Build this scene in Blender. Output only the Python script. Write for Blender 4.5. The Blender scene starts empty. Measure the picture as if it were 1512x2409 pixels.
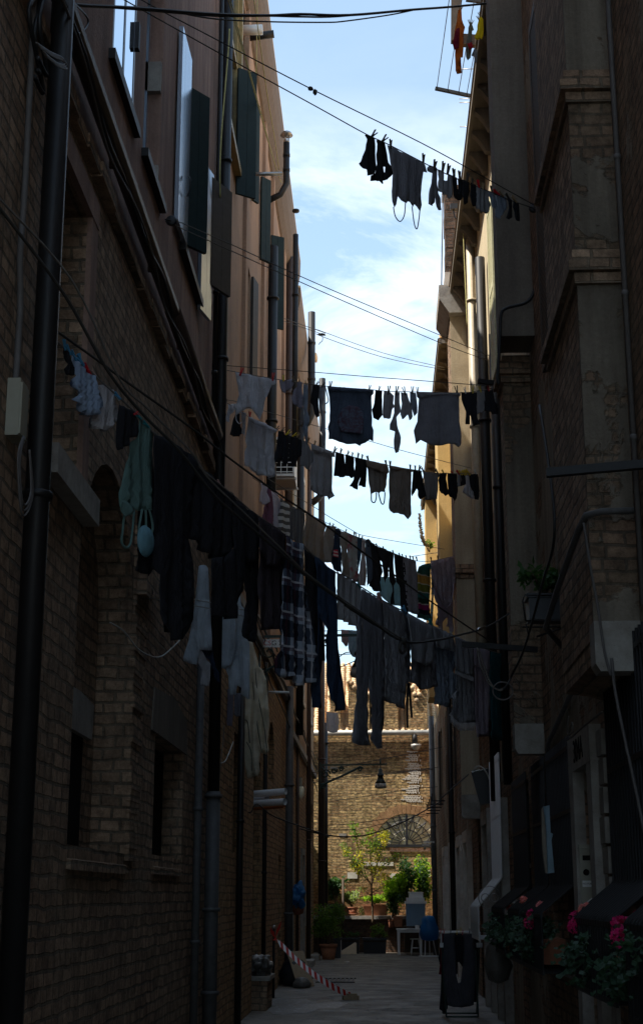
import bpy, bmesh, math, random
from mathutils import Vector, Matrix, noise
from mathutils.geometry import delaunay_2d_cdt
random.seed(7)
R = math.radians
SC = bpy.context.scene
COL = SC.collection

# ------------------------------------------------------------------ camera
F, CX, CY, EYE = 3400., 756., 1204.5, 1.65
TILT = math.atan(901.5 / F)
PSI = math.atan((893. - CX) / F * math.cos(TILT))
cd = bpy.data.cameras.new('camera'); cam = bpy.data.objects.new('camera', cd); COL.objects.link(cam)
cd.sensor_fit = 'VERTICAL'; cd.sensor_height = 36; cd.lens = 36 * F / 2409.; cd.clip_end = 2000; cd.clip_start = .1
cam.location = (0, 0, EYE); cam.rotation_euler = (R(90) + TILT, 0, PSI)
SC.camera = cam

def ray(x, y):
    r = (x - CX) / F; u = (CY - y) / F
    fh = math.cos(TILT) - u * math.sin(TILT); z = math.sin(TILT) + u * math.cos(TILT)
    return (r * math.cos(PSI) - fh * math.sin(PSI), r * math.sin(PSI) + fh * math.cos(PSI), z)
def atX(q, X):
    d = ray(*q); k = X / d[0]; return Vector((X, d[1] * k, EYE + d[2] * k))
def atY(q, Y):
    d = ray(*q); k = Y / d[1]; return Vector((d[0] * k, Y, EYE + d[2] * k))
def atZ(q, Z=0.):
    d = ray(*q); k = (Z - EYE) / d[2]; return Vector((d[0] * k, d[1] * k, Z))
ZF = dict(A=(1400,500,710/1512),B=(880,1430,600/1512),C=(1420,1480,600/1512),D=(220,1300,700/1512),E=(450,1900,700/1512),
  F=(1000,1900,500/1512),G=(1300,2050,600/1512),H=(1300,2350,750/1512),I=(1080,2150,400/1377),J=(700,2200,400/964),K=(1700,0,300/1512),
  M=(850,0,400/1204),N=(1000,700,300/803),O=(1700,850,350/992),Q=(1690,3600,260/1263),S=(400,0,500/927),R1=(1200,2600,600/1512),
  R2=(1200,3200,600/1512),R3=(900,2500,500/1512),R4=(1700,2900,500/1512),R5=(1850,3450,721/1512),R6=(2100,2700,471/1418),R7=(1000,3500,500/1512),R8=(1700,1900,500/1506))
for i, (a, b) in enumerate([(0,0),(1271,0),(0,1020),(1271,1020),(0,2040),(1271,2040),(0,3066),(1271,3066)]): ZF['C%d' % (i+1)] = (a, b, 1300/1512)
def px(z, x, y):
    if z == 'W': return (x, y)
    a, b, s = ZF[z]; k = 1512 / 2571; return ((a + x * s) * k, (b + y * s) * k)

# ------------------------------------------------------------------ node helpers
class NT:
    def __init__(s, mat):
        mat.use_nodes = True; s.t = mat.node_tree; s.t.nodes.clear()
    def n(s, typ, **kw):
        nd = s.t.nodes.new(typ)
        for k, v in kw.items():
            if k.startswith('i_'):
                key = k[2:]
                nd.inputs[int(key) if key.isdigit() else key.replace('_', ' ')].default_value = v
            else: setattr(nd, k, v)
        return nd
    def l(s, a, b): s.t.links.new(a, b)
    def math(s, op, a, b=None, clamp=False):
        nd = s.t.nodes.new('ShaderNodeMath'); nd.operation = op; nd.use_clamp = clamp
        for i, v in enumerate((a, b)):
            if v is None: continue
            if isinstance(v, (int, float)): nd.inputs[i].default_value = v
            else: s.l(v, nd.inputs[i])
        return nd.outputs[0]
    def mix(s, f, a, b, mode='MIX'):
        nd = s.t.nodes.new('ShaderNodeMixRGB'); nd.blend_type = mode
        for i, v in enumerate((f, a, b)):
            if isinstance(v, (int, float)): nd.inputs[i].default_value = v
            elif isinstance(v, tuple): nd.inputs[i].default_value = v if len(v) == 4 else v + (1,)
            else: s.l(v, nd.inputs[i])
        return nd.outputs[0]
    def ramp(s, f, stops, interp='LINEAR'):
        nd = s.t.nodes.new('ShaderNodeValToRGB'); cr = nd.color_ramp; cr.interpolation = interp
        while len(cr.elements) < len(stops): cr.elements.new(.5)
        for e, (p, c) in zip(cr.elements, stops):
            e.position = p; e.color = (c, c, c, 1) if isinstance(c, (int, float)) else (tuple(c) + (1,))[:4]
        s.l(f, nd.inputs[0]); return nd.outputs[0]
    def noise(s, vec, scale, detail=4, rough=.55, dist=0):
        nd = s.n('ShaderNodeTexNoise'); nd.inputs['Scale'].default_value = scale; nd.inputs['Detail'].default_value = detail
        nd.inputs['Roughness'].default_value = rough; nd.inputs['Distortion'].default_value = dist
        if vec is not None: s.l(vec, nd.inputs['Vector'])
        return nd.outputs['Fac']
    def mapping(s, vec, scale=(1,1,1), loc=(0,0,0)):
        nd = s.n('ShaderNodeMapping'); nd.inputs['Scale'].default_value = scale; nd.inputs['Location'].default_value = loc
        s.l(vec, nd.inputs['Vector']); return nd.outputs[0]
    def out(s, sh):
        o = s.n('ShaderNodeOutputMaterial'); s.l(sh, o.inputs['Surface'])
    def bump(s, h, strength=.5, dist=.01):
        b = s.n('ShaderNodeBump'); b.inputs['Strength'].default_value = strength; b.inputs['Distance'].default_value = dist
        s.l(h, b.inputs['Height']); return b.outputs[0]
    def pbsdf(s, col, rough=.8, normal=None, metal=0., spec=.3):
        p = s.n('ShaderNodeBsdfPrincipled')
        if isinstance(col, tuple): p.inputs['Base Color'].default_value = col + (1,)
        else: s.l(col, p.inputs['Base Color'])
        if isinstance(rough, (int, float)): p.inputs['Roughness'].default_value = rough
        else: s.l(rough, p.inputs['Roughness'])
        p.inputs['Metallic'].default_value = metal; p.inputs['Specular IOR Level'].default_value = spec
        if normal is not None: s.l(normal, p.inputs['Normal'])
        return p.outputs[0]
    def wallvec(s):
        """world position unrolled on upright faces: u along the wall, v up"""
        g = s.n('ShaderNodeNewGeometry'); sp = s.n('ShaderNodeSeparateXYZ'); s.l(g.outputs['Position'], sp.inputs[0])
        nn = s.n('ShaderNodeSeparateXYZ'); s.l(g.outputs['True Normal'], nn.inputs[0])
        f = s.math('GREATER_THAN', s.math('ABSOLUTE', nn.outputs[0]), .6)
        u = s.math('ADD', s.math('MULTIPLY', sp.outputs[1], f), s.math('MULTIPLY', sp.outputs[0], s.math('SUBTRACT', 1., f)))
        c = s.n('ShaderNodeCombineXYZ'); s.l(u, c.inputs[0]); s.l(sp.outputs[2], c.inputs[1])
        return c.outputs[0], g.outputs['Position']

MATS = {}
def new(name):
    m = bpy.data.materials.new(name); MATS[name] = m; return m, NT(m)

def brick_nodes(t, c1, c2, mortar, vec, pos, patch=(.25, .2, .13), patch_amt=.5, msize=.012):
    """returns colour and height of a worn brick wall"""
    wob = t.n('ShaderNodeTexNoise'); wob.inputs['Scale'].default_value = 3.2; wob.inputs['Detail'].default_value = 3; t.l(pos, wob.inputs['Vector'])
    sub = t.n('ShaderNodeVectorMath', operation='SUBTRACT'); t.l(wob.outputs['Color'], sub.inputs[0]); sub.inputs[1].default_value = (.5, .5, .5)
    scl = t.n('ShaderNodeVectorMath', operation='SCALE'); t.l(sub.outputs[0], scl.inputs[0]); scl.inputs['Scale'].default_value = .055
    add = t.n('ShaderNodeVectorMath', operation='ADD'); t.l(vec, add.inputs[0]); t.l(scl.outputs[0], add.inputs[1])
    b = t.n('ShaderNodeTexBrick'); t.l(add.outputs[0], b.inputs['Vector'])
    b.inputs['Scale'].default_value = 1.; b.inputs['Brick Width'].default_value = .25; b.inputs['Row Height'].default_value = .088
    b.inputs['Mortar Size'].default_value = msize; b.inputs['Mortar Smooth'].default_value = .35; b.inputs['Bias'].default_value = 0.
    b.offset = .5; b.squash = .62; b.squash_frequency = 2
    b.inputs['Color1'].default_value = c1 + (1,); b.inputs['Color2'].default_value = c2 + (1,); b.inputs['Mortar'].default_value = mortar + (1,)
    big = t.ramp(t.noise(pos, .9, 5, .6), [(.35, 0.), (.65, 1.)])
    col = t.mix(t.math('MULTIPLY', big, patch_amt), b.outputs['Color'], patch)
    med = t.ramp(t.noise(pos, 8., 6, .75), [(.28, .35), (.72, 1.45)])
    col = t.mix(1., col, med, 'MULTIPLY')
    fine = t.noise(pos, 60., 4, .7)
    col = t.mix(.6, col, t.ramp(fine, [(.2, .55), (.8, 1.35)]), 'MULTIPLY')
    h = t.math('ADD', t.math('MULTIPLY', t.math('SUBTRACT', 1., b.outputs['Fac']), 1.), t.math('MULTIPLY', t.noise(pos, 28., 5, .7), .9))
    h = t.math('ADD', h, t.math('MULTIPLY', t.noise(pos, 5., 3), 1.2))
    return col, h

def brick_mat(name, c1, c2, mortar, patch, amt, bump=.8, ms=.012):
    m, t = new(name); v, p = t.wallvec(); c, h = brick_nodes(t, c1, c2, mortar, v, p, patch, amt, ms)
    t.out(t.pbsdf(c, .9, t.bump(h, bump, .018), spec=.15)); return m
def stucco_nodes(t, v, p, a, b, stain, amt=.6):
    st = t.noise(t.mapping(v, (2.2, .16, 1)), 2.2, 6, .65)
    col = t.mix(t.ramp(st, [(.38, 0.), (.62, 1.)]), a, b)
    big = t.ramp(t.noise(p, .6, 6, .65, .4), [(.4, 0.), (.68, 1.)])
    col = t.mix(t.math('MULTIPLY', big, amt), col, stain)
    drip = t.ramp(t.noise(t.mapping(v, (9., .35, 1)), 1.5, 5, .7), [(.52, 0.), (.78, 1.)])
    col = t.mix(t.math('MULTIPLY', drip, .45), col, stain)
    col = t.mix(.5, col, t.ramp(t.noise(p, 35., 4, .7), [(.2, .6), (.8, 1.3)]), 'MULTIPLY')
    h = t.math('ADD', t.noise(p, 40., 5, .7), t.math('MULTIPLY', t.noise(p, 3., 4), 2.))
    return col, h
def stucco_mat(name, a, b, stain, amt=.6, bump=.35):
    m, t = new(name); v, p = t.wallvec(); c, h = stucco_nodes(t, v, p, a, b, stain, amt)
    t.out(t.pbsdf(c, .9, t.bump(h, bump, .012), spec=.15)); return m
def worn_mat(name, a, b, stain, c1, c2, mortar, lo=.5, hi=.54):
    """render fallen off the bricks in ragged patches"""
    m, t = new(name); v, p = t.wallvec()
    c, h = stucco_nodes(t, v, p, a, b, stain); cb, hb = brick_nodes(t, c1, c2, mortar, v, p)
    f = t.ramp(t.noise(p, .75, 8, .62, .3), [(lo, 0.), (hi, 1.)])
    col = t.mix(f, c, cb); hh = t.mix(f, t.math('ADD', h, 2.5), hb)
    t.out(t.pbsdf(col, .9, t.bump(hh, .7, .018), spec=.15)); return m
def plain(name, c, rough=.6, metal=0., spec=.4, var=.25, scale=12., bump=.1):
    m, t = new(name); g = t.n('ShaderNodeNewGeometry'); p = g.outputs['Position']
    n = t.noise(p, scale, 5, .65)
    col = t.mix(1., c, t.ramp(n, [(.2, 1 - var), (.8, 1 + var)]), 'MULTIPLY')
    t.out(t.pbsdf(col, rough, t.bump(t.noise(p, scale * 4, 4), bump, .004) if bump else None, metal, spec)); return m
def stone_mat(name, c, stain, bump=.5):
    m, t = new(name); g = t.n('ShaderNodeNewGeometry'); p = g.outputs['Position']
    col = t.mix(t.ramp(t.noise(p, 4., 6, .7), [(.4, 0.), (.7, 1.)]), c, stain)
    vo = t.n('ShaderNodeTexVoronoi'); vo.inputs['Scale'].default_value = 45.; t.l(p, vo.inputs['Vector'])
    pit = t.ramp(vo.outputs['Distance'], [(.05, .45), (.16, 1.)])
    col = t.mix(.8, col, pit, 'MULTIPLY')
    h = t.math('ADD', pit, t.noise(p, 20., 5, .7))
    t.out(t.pbsdf(col, .85, t.bump(h, bump, .01), spec=.2)); return m

# lower brick, left
brick_mat('brick_dark', (.44, .285, .185), (.215, .135, .09), (.135, .108, .08), (.32, .245, .17), .45, 1., .012)
brick_mat('brick_far', (.50, .30, .155), (.30, .17, .09), (.17, .12, .075), (.42, .3, .17), .4)
m, t = new('brick_end'); v, p = t.wallvec()
c, h = brick_nodes(t, (.68, .47, .22), (.36, .21, .11), (.30, .24, .15), v, p, (.55, .42, .2), .35, .012)
sp_ = t.n('ShaderNodeSeparateXYZ'); t.l(p, sp_.inputs[0])
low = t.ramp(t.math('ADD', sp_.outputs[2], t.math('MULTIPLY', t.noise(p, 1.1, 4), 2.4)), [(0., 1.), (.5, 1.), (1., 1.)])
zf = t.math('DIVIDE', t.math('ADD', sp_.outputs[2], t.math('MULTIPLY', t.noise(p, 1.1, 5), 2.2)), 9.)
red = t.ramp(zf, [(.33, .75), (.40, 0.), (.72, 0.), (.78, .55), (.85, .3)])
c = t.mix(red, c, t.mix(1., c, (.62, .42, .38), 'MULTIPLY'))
st_ = t.ramp(t.noise(p, 1.5, 7, .7, .6), [(.46, 0.), (.62, 1.)])
c = t.mix(t.math('MULTIPLY', st_, .62), c, t.mix(1., c, (.42, .44, .40), 'MULTIPLY'))
pb = t.ramp(t.noise(t.mapping(v, (9., 17., 1)), 1., 1, .5), [(.3, .55), (.7, 1.4)]); c = t.mix(1., c, pb, 'MULTIPLY')
t.out(t.pbsdf(c, .9, t.bump(h, 1., .022), spec=.12))
brick_mat('brick_dark_shade', (.13, .075, .05), (.08, .05, .035), (.07, .055, .045), (.09, .065, .045), .4)  # extra dark brick: shade put into the garden wall colour; chimney just darker
plain('arch_brick', (.34, .2, .105), .9, 0, .15, .5, 9.)
brick_mat('brick_red', (.24, .11, .07), (.16, .075, .05), (.26, .2, .15), (.2, .13, .09), .4)
stucco_mat('stucco_pink', (.42, .265, .20), (.27, .165, .13), (.15, .11, .095), .7, .6)
stucco_mat('stucco_orange', (.46, .29, .19), (.37, .225, .15), (.22, .15, .11), .65)
stucco_mat('stucco_far', (.50, .33, .2), (.42, .27, .16), (.26, .18, .12), .6)
stucco_mat('stucco_grey', (.225, .195, .16), (.17, .145, .12), (.10, .085, .07), .7, .5)
stucco_mat('stucco_cream', (.62, .53, .36), (.5, .42, .29), (.32, .26, .19), .5)
stucco_mat('stucco_ochre', (.60, .44, .20), (.52, .38, .17), (.38, .28, .15), .4)
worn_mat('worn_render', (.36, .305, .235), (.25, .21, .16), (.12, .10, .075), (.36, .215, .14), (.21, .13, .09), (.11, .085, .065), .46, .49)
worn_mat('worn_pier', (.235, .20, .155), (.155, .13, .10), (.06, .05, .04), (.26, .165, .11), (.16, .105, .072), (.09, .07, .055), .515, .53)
stucco_mat('stucco_beige', (.46, .39, .28), (.36, .3, .215), (.2, .165, .12), .6, .5)
stone_mat('stone_pale', (.34, .32, .285), (.19, .17, .145))
stone_mat('stone_grey', (.36, .335, .30), (.2, .18, .16))
stone_mat('stone_white', (.72, .69, .62), (.5, .46, .4), .3)
plain('pipe_black', (.013, .012, .012), .5, .0, .3, .3)
plain('pipe_grey', (.085, .083, .083), .6, 0, .35, .35)
plain('pipe_brown', (.07, .045, .035), .5, .1, .4, .25)
plain('pipe_cream', (.4, .34, .25), .5, .0, .4, .2)
plain('eave_brown', (.16, .11, .075), .8, 0, .2, .3)
plain('zinc', (.42, .40, .36), .5, .4, .5, .35, 3.)
plain('iron', (.018, .018, .019), .55, .3, .4, .3)
plain('iron_green', (.025, .05, .045), .5, .2, .4, .3)
plain('rust', (.16, .07, .035), .85, .1, .2, .5)
plain('white_paint', (.62, .63, .63), .5, 0, .4, .15)
plain('pvc_white', (.62, .62, .63), .35, 0, .5, .1)
plain('pvc_orange', (.5, .16, .05), .45, 0, .5, .2)
plain('shutter_green', (.010, .022, .022), .6, 0, .2, .3)
plain('shutter_dark', (.055, .045, .038), .6, 0, .3, .3)
plain('shutter_blue', (.42, .50, .60), .2, .55, .8, .12, 6., 0)
plain('shutter_cream', (.5, .48, .3), .55, 0, .4, .25)
plain('frame_wood', (.33, .23, .09), .5, 0, .4, .3)
plain('frame_alu', (.05, .05, .055), .35, .5, .5, .15)
plain('wood_dark', (.06, .042, .028), .7, 0, .3, .4)
plain('wood_grey', (.2, .17, .13), .75, 0, .3, .4)
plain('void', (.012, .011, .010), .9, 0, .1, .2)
plain('plastic_white', (.68, .68, .66), .4, 0, .5, .1)
plain('plastic_cream', (.30, .285, .22), .45, 0, .5, .12)
plain('plastic_blue', (.15, .24, .33), .4, 0, .5, .12)
plain('plastic_black', (.014, .015, .02), .42, 0, .5, .2)
plain('terracotta', (.36, .15, .08), .8, 0, .25, .3)
plain('terracotta_dark', (.26, .10, .055), .8, 0, .25, .3)
plain('soil', (.05, .035, .025), .95, 0, .1, .4)
plain('bark', (.12, .085, .055), .9, 0, .1, .4)
plain('cardboard', (.3, .23, .15), .85, 0, .2, .2)
plain('cable_black', (.015, .015, .016), .5, 0, .4, .2)
plain('cable_grey', (.11, .10, .095), .6, 0, .3, .2)
plain('rope_pale', (.42, .40, .36), .8, 0, .2, .3)
plain('rope_mid', (.15, .135, .12), .8, 0, .2, .3)
plain('rope_dark', (.045, .042, .038), .75, 0, .2, .3)
plain('rope_yellow', (.42, .38, .16), .8, 0, .2, .3)
plain('lamp_shade', (.025, .035, .032), .5, .3, .4, .2)
plain('chrome', (.6, .6, .6), .18, 1., .5, .08, 6., 0)
plain('steel_pipe', (.3, .29, .28), .35, .8, .5, .25)
m, t = new('lamp_glass'); t.out(t.pbsdf((.35, .33, .3), .3, None, 0, .5))
m, t = new('glass'); t.out(t.pbsdf((.03, .04, .05), .03, None, 0., .9))
m, t = new('glass_sky'); t.out(t.pbsdf((.86, .92, 1.), .03, None, 1., .5))
m, t = new('fan_glass')
g = t.n('ShaderNodeNewGeometry'); c = t.mix(t.ramp(t.noise(g.outputs['Position'], 2.2, 4), [(.35, 0.), (.7, 1.)]), (.95, .88, .66), (.75, .69, .5)); t.out(t.pbsdf(c, .6, None, 0, .1))
# roof tile
m, t = new('roof_tile'); g = t.n('ShaderNodeNewGeometry'); p = g.outputs['Position']
ob = t.n('ShaderNodeObjectInfo')
c = t.mix(t.noise(p, 5., 4, .7), (.60, .39, .21), (.70, .55, .36)); c = t.mix(t.ramp(t.noise(p, 9., 5, .7), [(.55, 0.), (.75, .8)]), c, (.3, .2, .13))
t.out(t.pbsdf(c, .85, t.bump(t.noise(p, 30., 4), .3, .01), spec=.2))
# ground: big trachyte slabs along the alley
m, t = new('paving'); g = t.n('ShaderNodeNewGeometry'); p = g.outputs['Position']
b = t.n('ShaderNodeTexBrick'); b.inputs['Scale'].default_value = 1.; b.inputs['Brick Width'].default_value = .95; b.inputs['Row Height'].default_value = .55
b.inputs['Mortar Size'].default_value = .008; b.inputs['Color1'].default_value = (.175, .150, .120, 1); b.inputs['Color2'].default_value = (.155, .133, .108, 1); b.inputs['Mortar'].default_value = (.145, .125, .10, 1)
t.l(t.mapping(p, (1, 1, 1), (.33, .2, 0)), b.inputs['Vector'])
c = t.mix(1., b.outputs['Color'], t.ramp(t.noise(p, 1.3, 6, .7, .5), [(.25, .6), (.75, 1.3)]), 'MULTIPLY')
c = t.mix(t.ramp(t.noise(p, 2.6, 7, .75, .8), [(.56, 0.), (.62, .85)]), c, (.05, .046, .04))
c = t.mix(.6, c, t.ramp(t.noise(p, 45., 4, .7), [(.2, .6), (.8, 1.4)]), 'MULTIPLY')
crk = t.n('ShaderNodeTexVoronoi'); crk.feature = 'DISTANCE_TO_EDGE'; crk.inputs['Scale'].default_value = .8; t.l(t.mapping(p, (1, 1, 1)), crk.inputs['Vector'])
wv_ = t.n('ShaderNodeVectorMath', operation='ADD'); wn = t.n('ShaderNodeTexNoise'); wn.inputs['Scale'].default_value = 1.6; wn.inputs['Detail'].default_value = 4; t.l(p, wn.inputs['Vector']); t.l(t.mapping(p, (.55, .3, 1)), wv_.inputs[0]); t.l(wn.outputs['Color'], wv_.inputs[1]); t.l(wv_.outputs[0], crk.inputs['Vector'])
c = t.mix(t.ramp(crk.outputs['Distance'], [(.004, .75), (.02, 0.)]), c, (.05, .045, .04))
hh = t.math('ADD', t.math('MULTIPLY', t.math('SUBTRACT', 1., b.outputs['Fac']), .2), t.noise(p, 18., 5, .7))
t.out(t.pbsdf(c, t.ramp(t.noise(p, 1.7, 4), [(.3, .45), (.7, .8)]), t.bump(hh, .5, .012), spec=.35))
# scummy puddle
m, t = new('puddle'); g = t.n('ShaderNodeNewGeometry'); p = g.outputs['Position']
f = t.ramp(t.noise(t.mapping(p, (2.6, 1.2, 1)), 4.5, 9, .85, .3), [(.53, 0.), (.59, 1.)])
fo = t.pbsdf((.34, .35, .36), .6); wa = t.pbsdf((.07, .062, .052), .4, None, 0, .4)
mx = t.n('ShaderNodeMixShader'); t.l(f, mx.inputs[0]); t.l(wa, mx.inputs[1]); t.l(fo, mx.inputs[2]); t.out(mx.outputs[0])

def leaf_mat(name, a, b, transl=.45):
    m, t = new(name); g = t.n('ShaderNodeNewGeometry')
    r = g.outputs['Random Per Island']
    c = t.mix(t.ramp(r, [(0, 0.), (1, 1.)]), a, b)
    d = t.pbsdf(c, .55, None, 0, .35); tr = t.n('ShaderNodeBsdfTranslucent'); t.l(t.mix(1., c, (1.5, 1.7, .7), 'MULTIPLY'), tr.inputs[0])
    mx = t.n('ShaderNodeMixShader'); mx.inputs[0].default_value = transl; t.l(d, mx.inputs[1]); t.l(tr.outputs[0], mx.inputs[2]); t.out(mx.outputs[0]); return m
leaf_mat('leaf_dark', (.03, .075, .03), (.06, .12, .045))
leaf_mat('leaf_geranium', (.022, .055, .03), (.045, .095, .052), .25)
leaf_mat('leaf_mid', (.08, .15, .03), (.15, .22, .045), .5)
leaf_mat('leaf_bright', (.15, .28, .025), (.30, .40, .04), .6)
leaf_mat('leaf_yellow', (.22, .24, .04), (.62, .46, .05), .6)
leaf_mat('leaf_grey', (.2, .25, .12), (.32, .36, .18), .45)
leaf_mat('petal_magenta', (.52, .01, .12), (.66, .03, .22), .3)
leaf_mat('petal_pink', (.8, .22, .24), (.9, .36, .36), .3)
leaf_mat('petal_red', (.4, .02, .03), (.5, .05, .04), .3)

def cloth_shader(t, col, transl, bump=.35, rough=.85):
    tc = t.n('ShaderNodeTexCoord'); p = tc.outputs['Object']
    wv = t.noise(t.mapping(p, (1, 1, 1)), 120., 3, .6)
    if isinstance(col, tuple): col = t.mix(1., col, t.ramp(t.noise(p, 6., 4, .6), [(.25, .82), (.75, 1.15)]), 'MULTIPLY')
    cr = t.noise(t.mapping(p, (1.4, 1, .6)), 9., 5, .6, .8)
    fo = t.noise(t.mapping(p, (5., 1, .7)), 2.6, 4, .55, .7)
    h = t.math('ADD', t.math('ADD', t.math('MULTIPLY', wv, .2), t.math('MULTIPLY', cr, 1.3)), t.math('MULTIPLY', fo, 1.3))
    nrm = t.bump(h, min(1., bump*1.7), .03)
    d = t.pbsdf(col, rough, nrm, 0, .12); tr = t.n('ShaderNodeBsdfTranslucent')
    if isinstance(col, tuple): tr.inputs[0].default_value = col + (1,)
    else: t.l(col, tr.inputs[0])
    t.l(nrm, tr.inputs['Normal'])
    mx = t.n('ShaderNodeMixShader'); mx.inputs[0].default_value = transl; t.l(d, mx.inputs[1]); t.l(tr.outputs[0], mx.inputs[2]); t.out(mx.outputs[0])
def cloth(name, c, transl=.3, bump=.35):
    m, t = new(name); cloth_shader(t, c, transl, bump); return m
def axis(t, k):
    tc = t.n('ShaderNodeTexCoord'); s = t.n('ShaderNodeSeparateXYZ'); t.l(tc.outputs['Object'], s.inputs[0]); return s.outputs[k]
def striped(name, k, period, stops, transl=.25, phase=0.):
    m, t = new(name); a = axis(t, k)
    f = t.math('FRACT', t.math('ADD', t.math('DIVIDE', a, period), phase + 50.))
    cloth_shader(t, t.ramp(f, stops, 'CONSTANT'), transl); return m
CL = dict(white=(.58,.58,.62), white_blue=(.40,.50,.66), pale=(.5,.48,.5), mauve_white=(.50,.46,.52), lightgrey=(.45,.445,.465), grey=(.29,.285,.30), midgrey=(.35,.35,.38), warmgrey=(.32,.29,.265),
  taupe=(.30,.25,.21), slate=(.085,.085,.10), charcoal=(.26,.26,.295), black=(.02,.02,.024), navy=(.02,.03,.055), darkblue=(.10,.13,.185), denim=(.03,.05,.09), bluegrey=(.28,.32,.39),
  mint=(.17,.28,.26), cyan=(.22,.42,.50), paleblue=(.35,.48,.56), teal=(.03,.13,.15), mauve=(.19,.085,.13), purplegrey=(.42,.36,.42), rose=(.48,.36,.36), aubergine=(.045,.036,.042),
  orange=(.62,.17,.03), maroon=(.16,.01,.025), yellow=(.85,.70,.03), olive=(.14,.14,.02), red=(.45,.02,.04), duvet=(.80,.74,.60), towel=(.50,.55,.60), steelblue=(.05,.10,.16), khaki=(.22,.22,.18), lilac=(.3,.28,.34))
for k, c in CL.items():
    dark = sum(c) < .25
    cloth('cloth_' + k, c, .12 if dark else .38, .5 if k in ('white', 'pale', 'towel') else .35)
striped('cloth_stripes_grey', 2, .115, [(0, (.5,.5,.5)), (.5, (.11,.105,.10))])
striped('cloth_stripes_navy', 0, .05, [(0, (.04,.06,.10)), (.5, (.16,.18,.22))])
striped('cloth_stripes_pale', 0, .09, [(0, (.45,.38,.36)), (.3, (.28,.27,.3)), (.5, (.42,.36,.35)), (.8, (.3,.3,.36))])
striped('cloth_pleats', 0, .05, [(0, (.10,.10,.11)), (.45, (.07,.07,.075)), (.6, (.14,.14,.145))])
striped('cloth_knit', 2, .98, [(0, (.05,.13,.10)), (.05, (.02,.02,.03)), (.13, (.26,.02,.12)), (.22, (.5,.45,.4)), (.24, (.02,.05,.03)), (.33, (.03,.14,.13)), (.43, (.45,.42,.36)), (.45, (.16,.17,.03)), (.58, (.5,.48,.42)), (.60, (.42,.24,.05)), (.74, (.5,.48,.42)), (.76, (.04,.12,.09)), (.9, (.05,.17,.14))])
striped('flag_stripes', 2, .055, [(0, (.6,.5,.5)), (.5, (.42,.03,.05))])
# plaid
m, t = new('cloth_plaid'); ax = axis(t, 0); az = axis(t, 2)
def st(a, p, stops, ph=0.): return t.ramp(t.math('FRACT', t.math('ADD', t.math('DIVIDE', a, p), 50. + ph)), stops, 'CONSTANT')
ba = st(ax, .17, [(0, 0.), (.5, 1.)], .1); bb = st(az, .27, [(0, 0.), (.5, 1.)])
base = t.ramp(t.math('MULTIPLY', t.math('ADD', ba, bb), .5), [(0, (.012,.014,.022)), (.4, (.07,.085,.12)), (.9, (.40,.44,.52))], 'CONSTANT')
ln = st(ax, .17, [(0, 0.), (.72, 1.), (.80, 0.)], .1); ln2 = st(az, .27, [(0, 0.), (.70, 1.), (.76, 0.)])
rd = st(ax, .17, [(0, 0.), (.2, 1.), (.34, 0.)], .1); rd2 = st(az, .27, [(0, 0.), (.6, 1.), (.7, 0.)])
base = t.mix(t.math('MULTIPLY', t.math('MAXIMUM', rd, rd2), .6), base, (.07, .02, .03))
base = t.mix(t.math('MULTIPLY', t.math('MAXIMUM', ln, ln2), .7), base, (.7, .68, .7))
cloth_shader(t, base, .2)
# roses on pale cloth
m, t = new('cloth_roses'); tc = t.n('ShaderNodeTexCoord'); f = t.ramp(t.noise(tc.outputs['Object'], 7., 3, .6), [(.5, 0.), (.62, 1.)])
cloth_shader(t, t.mix(f, (.40, .42, .42), (.36, .14, .16)), .35)
# faded print on dark T-shirt: shapeless blotches
m, t = new('cloth_print'); tc = t.n('ShaderNodeTexCoord'); f = t.ramp(t.noise(tc.outputs['Object'], 17., 5, .7, 1.2), [(.42, 0.), (.5, .6), (.6, 1.)])
cloth_shader(t, t.mix(f, (.12, .145, .20), (.10, .06, .085)), .15)
m, t = new('tape'); tc = t.n('ShaderNodeUVMap'); s_ = t.n('ShaderNodeSeparateXYZ'); t.l(tc.outputs[0], s_.inputs[0])
f = t.math('FRACT', t.math('ADD', t.math('MULTIPLY', s_.outputs[0], 1.), t.math('MULTIPLY', s_.outputs[1], .18)))
t.out(t.pbsdf(t.ramp(f, [(0, (.6, .03, .02)), (.5, (.85, .83, .83))], 'CONSTANT'), .4, None, 0, .4))
m, t = new('bag_blue'); tc = t.n('ShaderNodeTexCoord'); n_ = t.noise(tc.outputs['Object'], 9., 5, .6)
d = t.pbsdf((.03, .19, .42), .3, t.bump(n_, .8, .03), 0, .5); tr = t.n('ShaderNodeBsdfTranslucent'); tr.inputs[0].default_value = (.05, .3, .6, 1)
mx = t.n('ShaderNodeMixShader'); mx.inputs[0].default_value = .5; t.l(d, mx.inputs[1]); t.l(tr.outputs[0], mx.inputs[2]); t.out(mx.outputs[0])
m, t = new('bag_white'); tc = t.n('ShaderNodeTexCoord'); n_ = t.noise(tc.outputs['Object'], 9., 5, .6); t.out(t.pbsdf((.11, .105, .095), .4, t.bump(n_, .9, .03), 0, .4))
for k, c in dict(dark=(.05,.045,.035), red=(.5,.01,.02), yellow=(.6,.45,.02), blue=(.08,.3,.5), pale=(.5,.55,.58), pink=(.5,.3,.28), wood=(.28,.2,.11), teal=(.02,.25,.28)).items():
    plain('peg_' + k, c, .5, 0, .4, .15, 30., 0)
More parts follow.
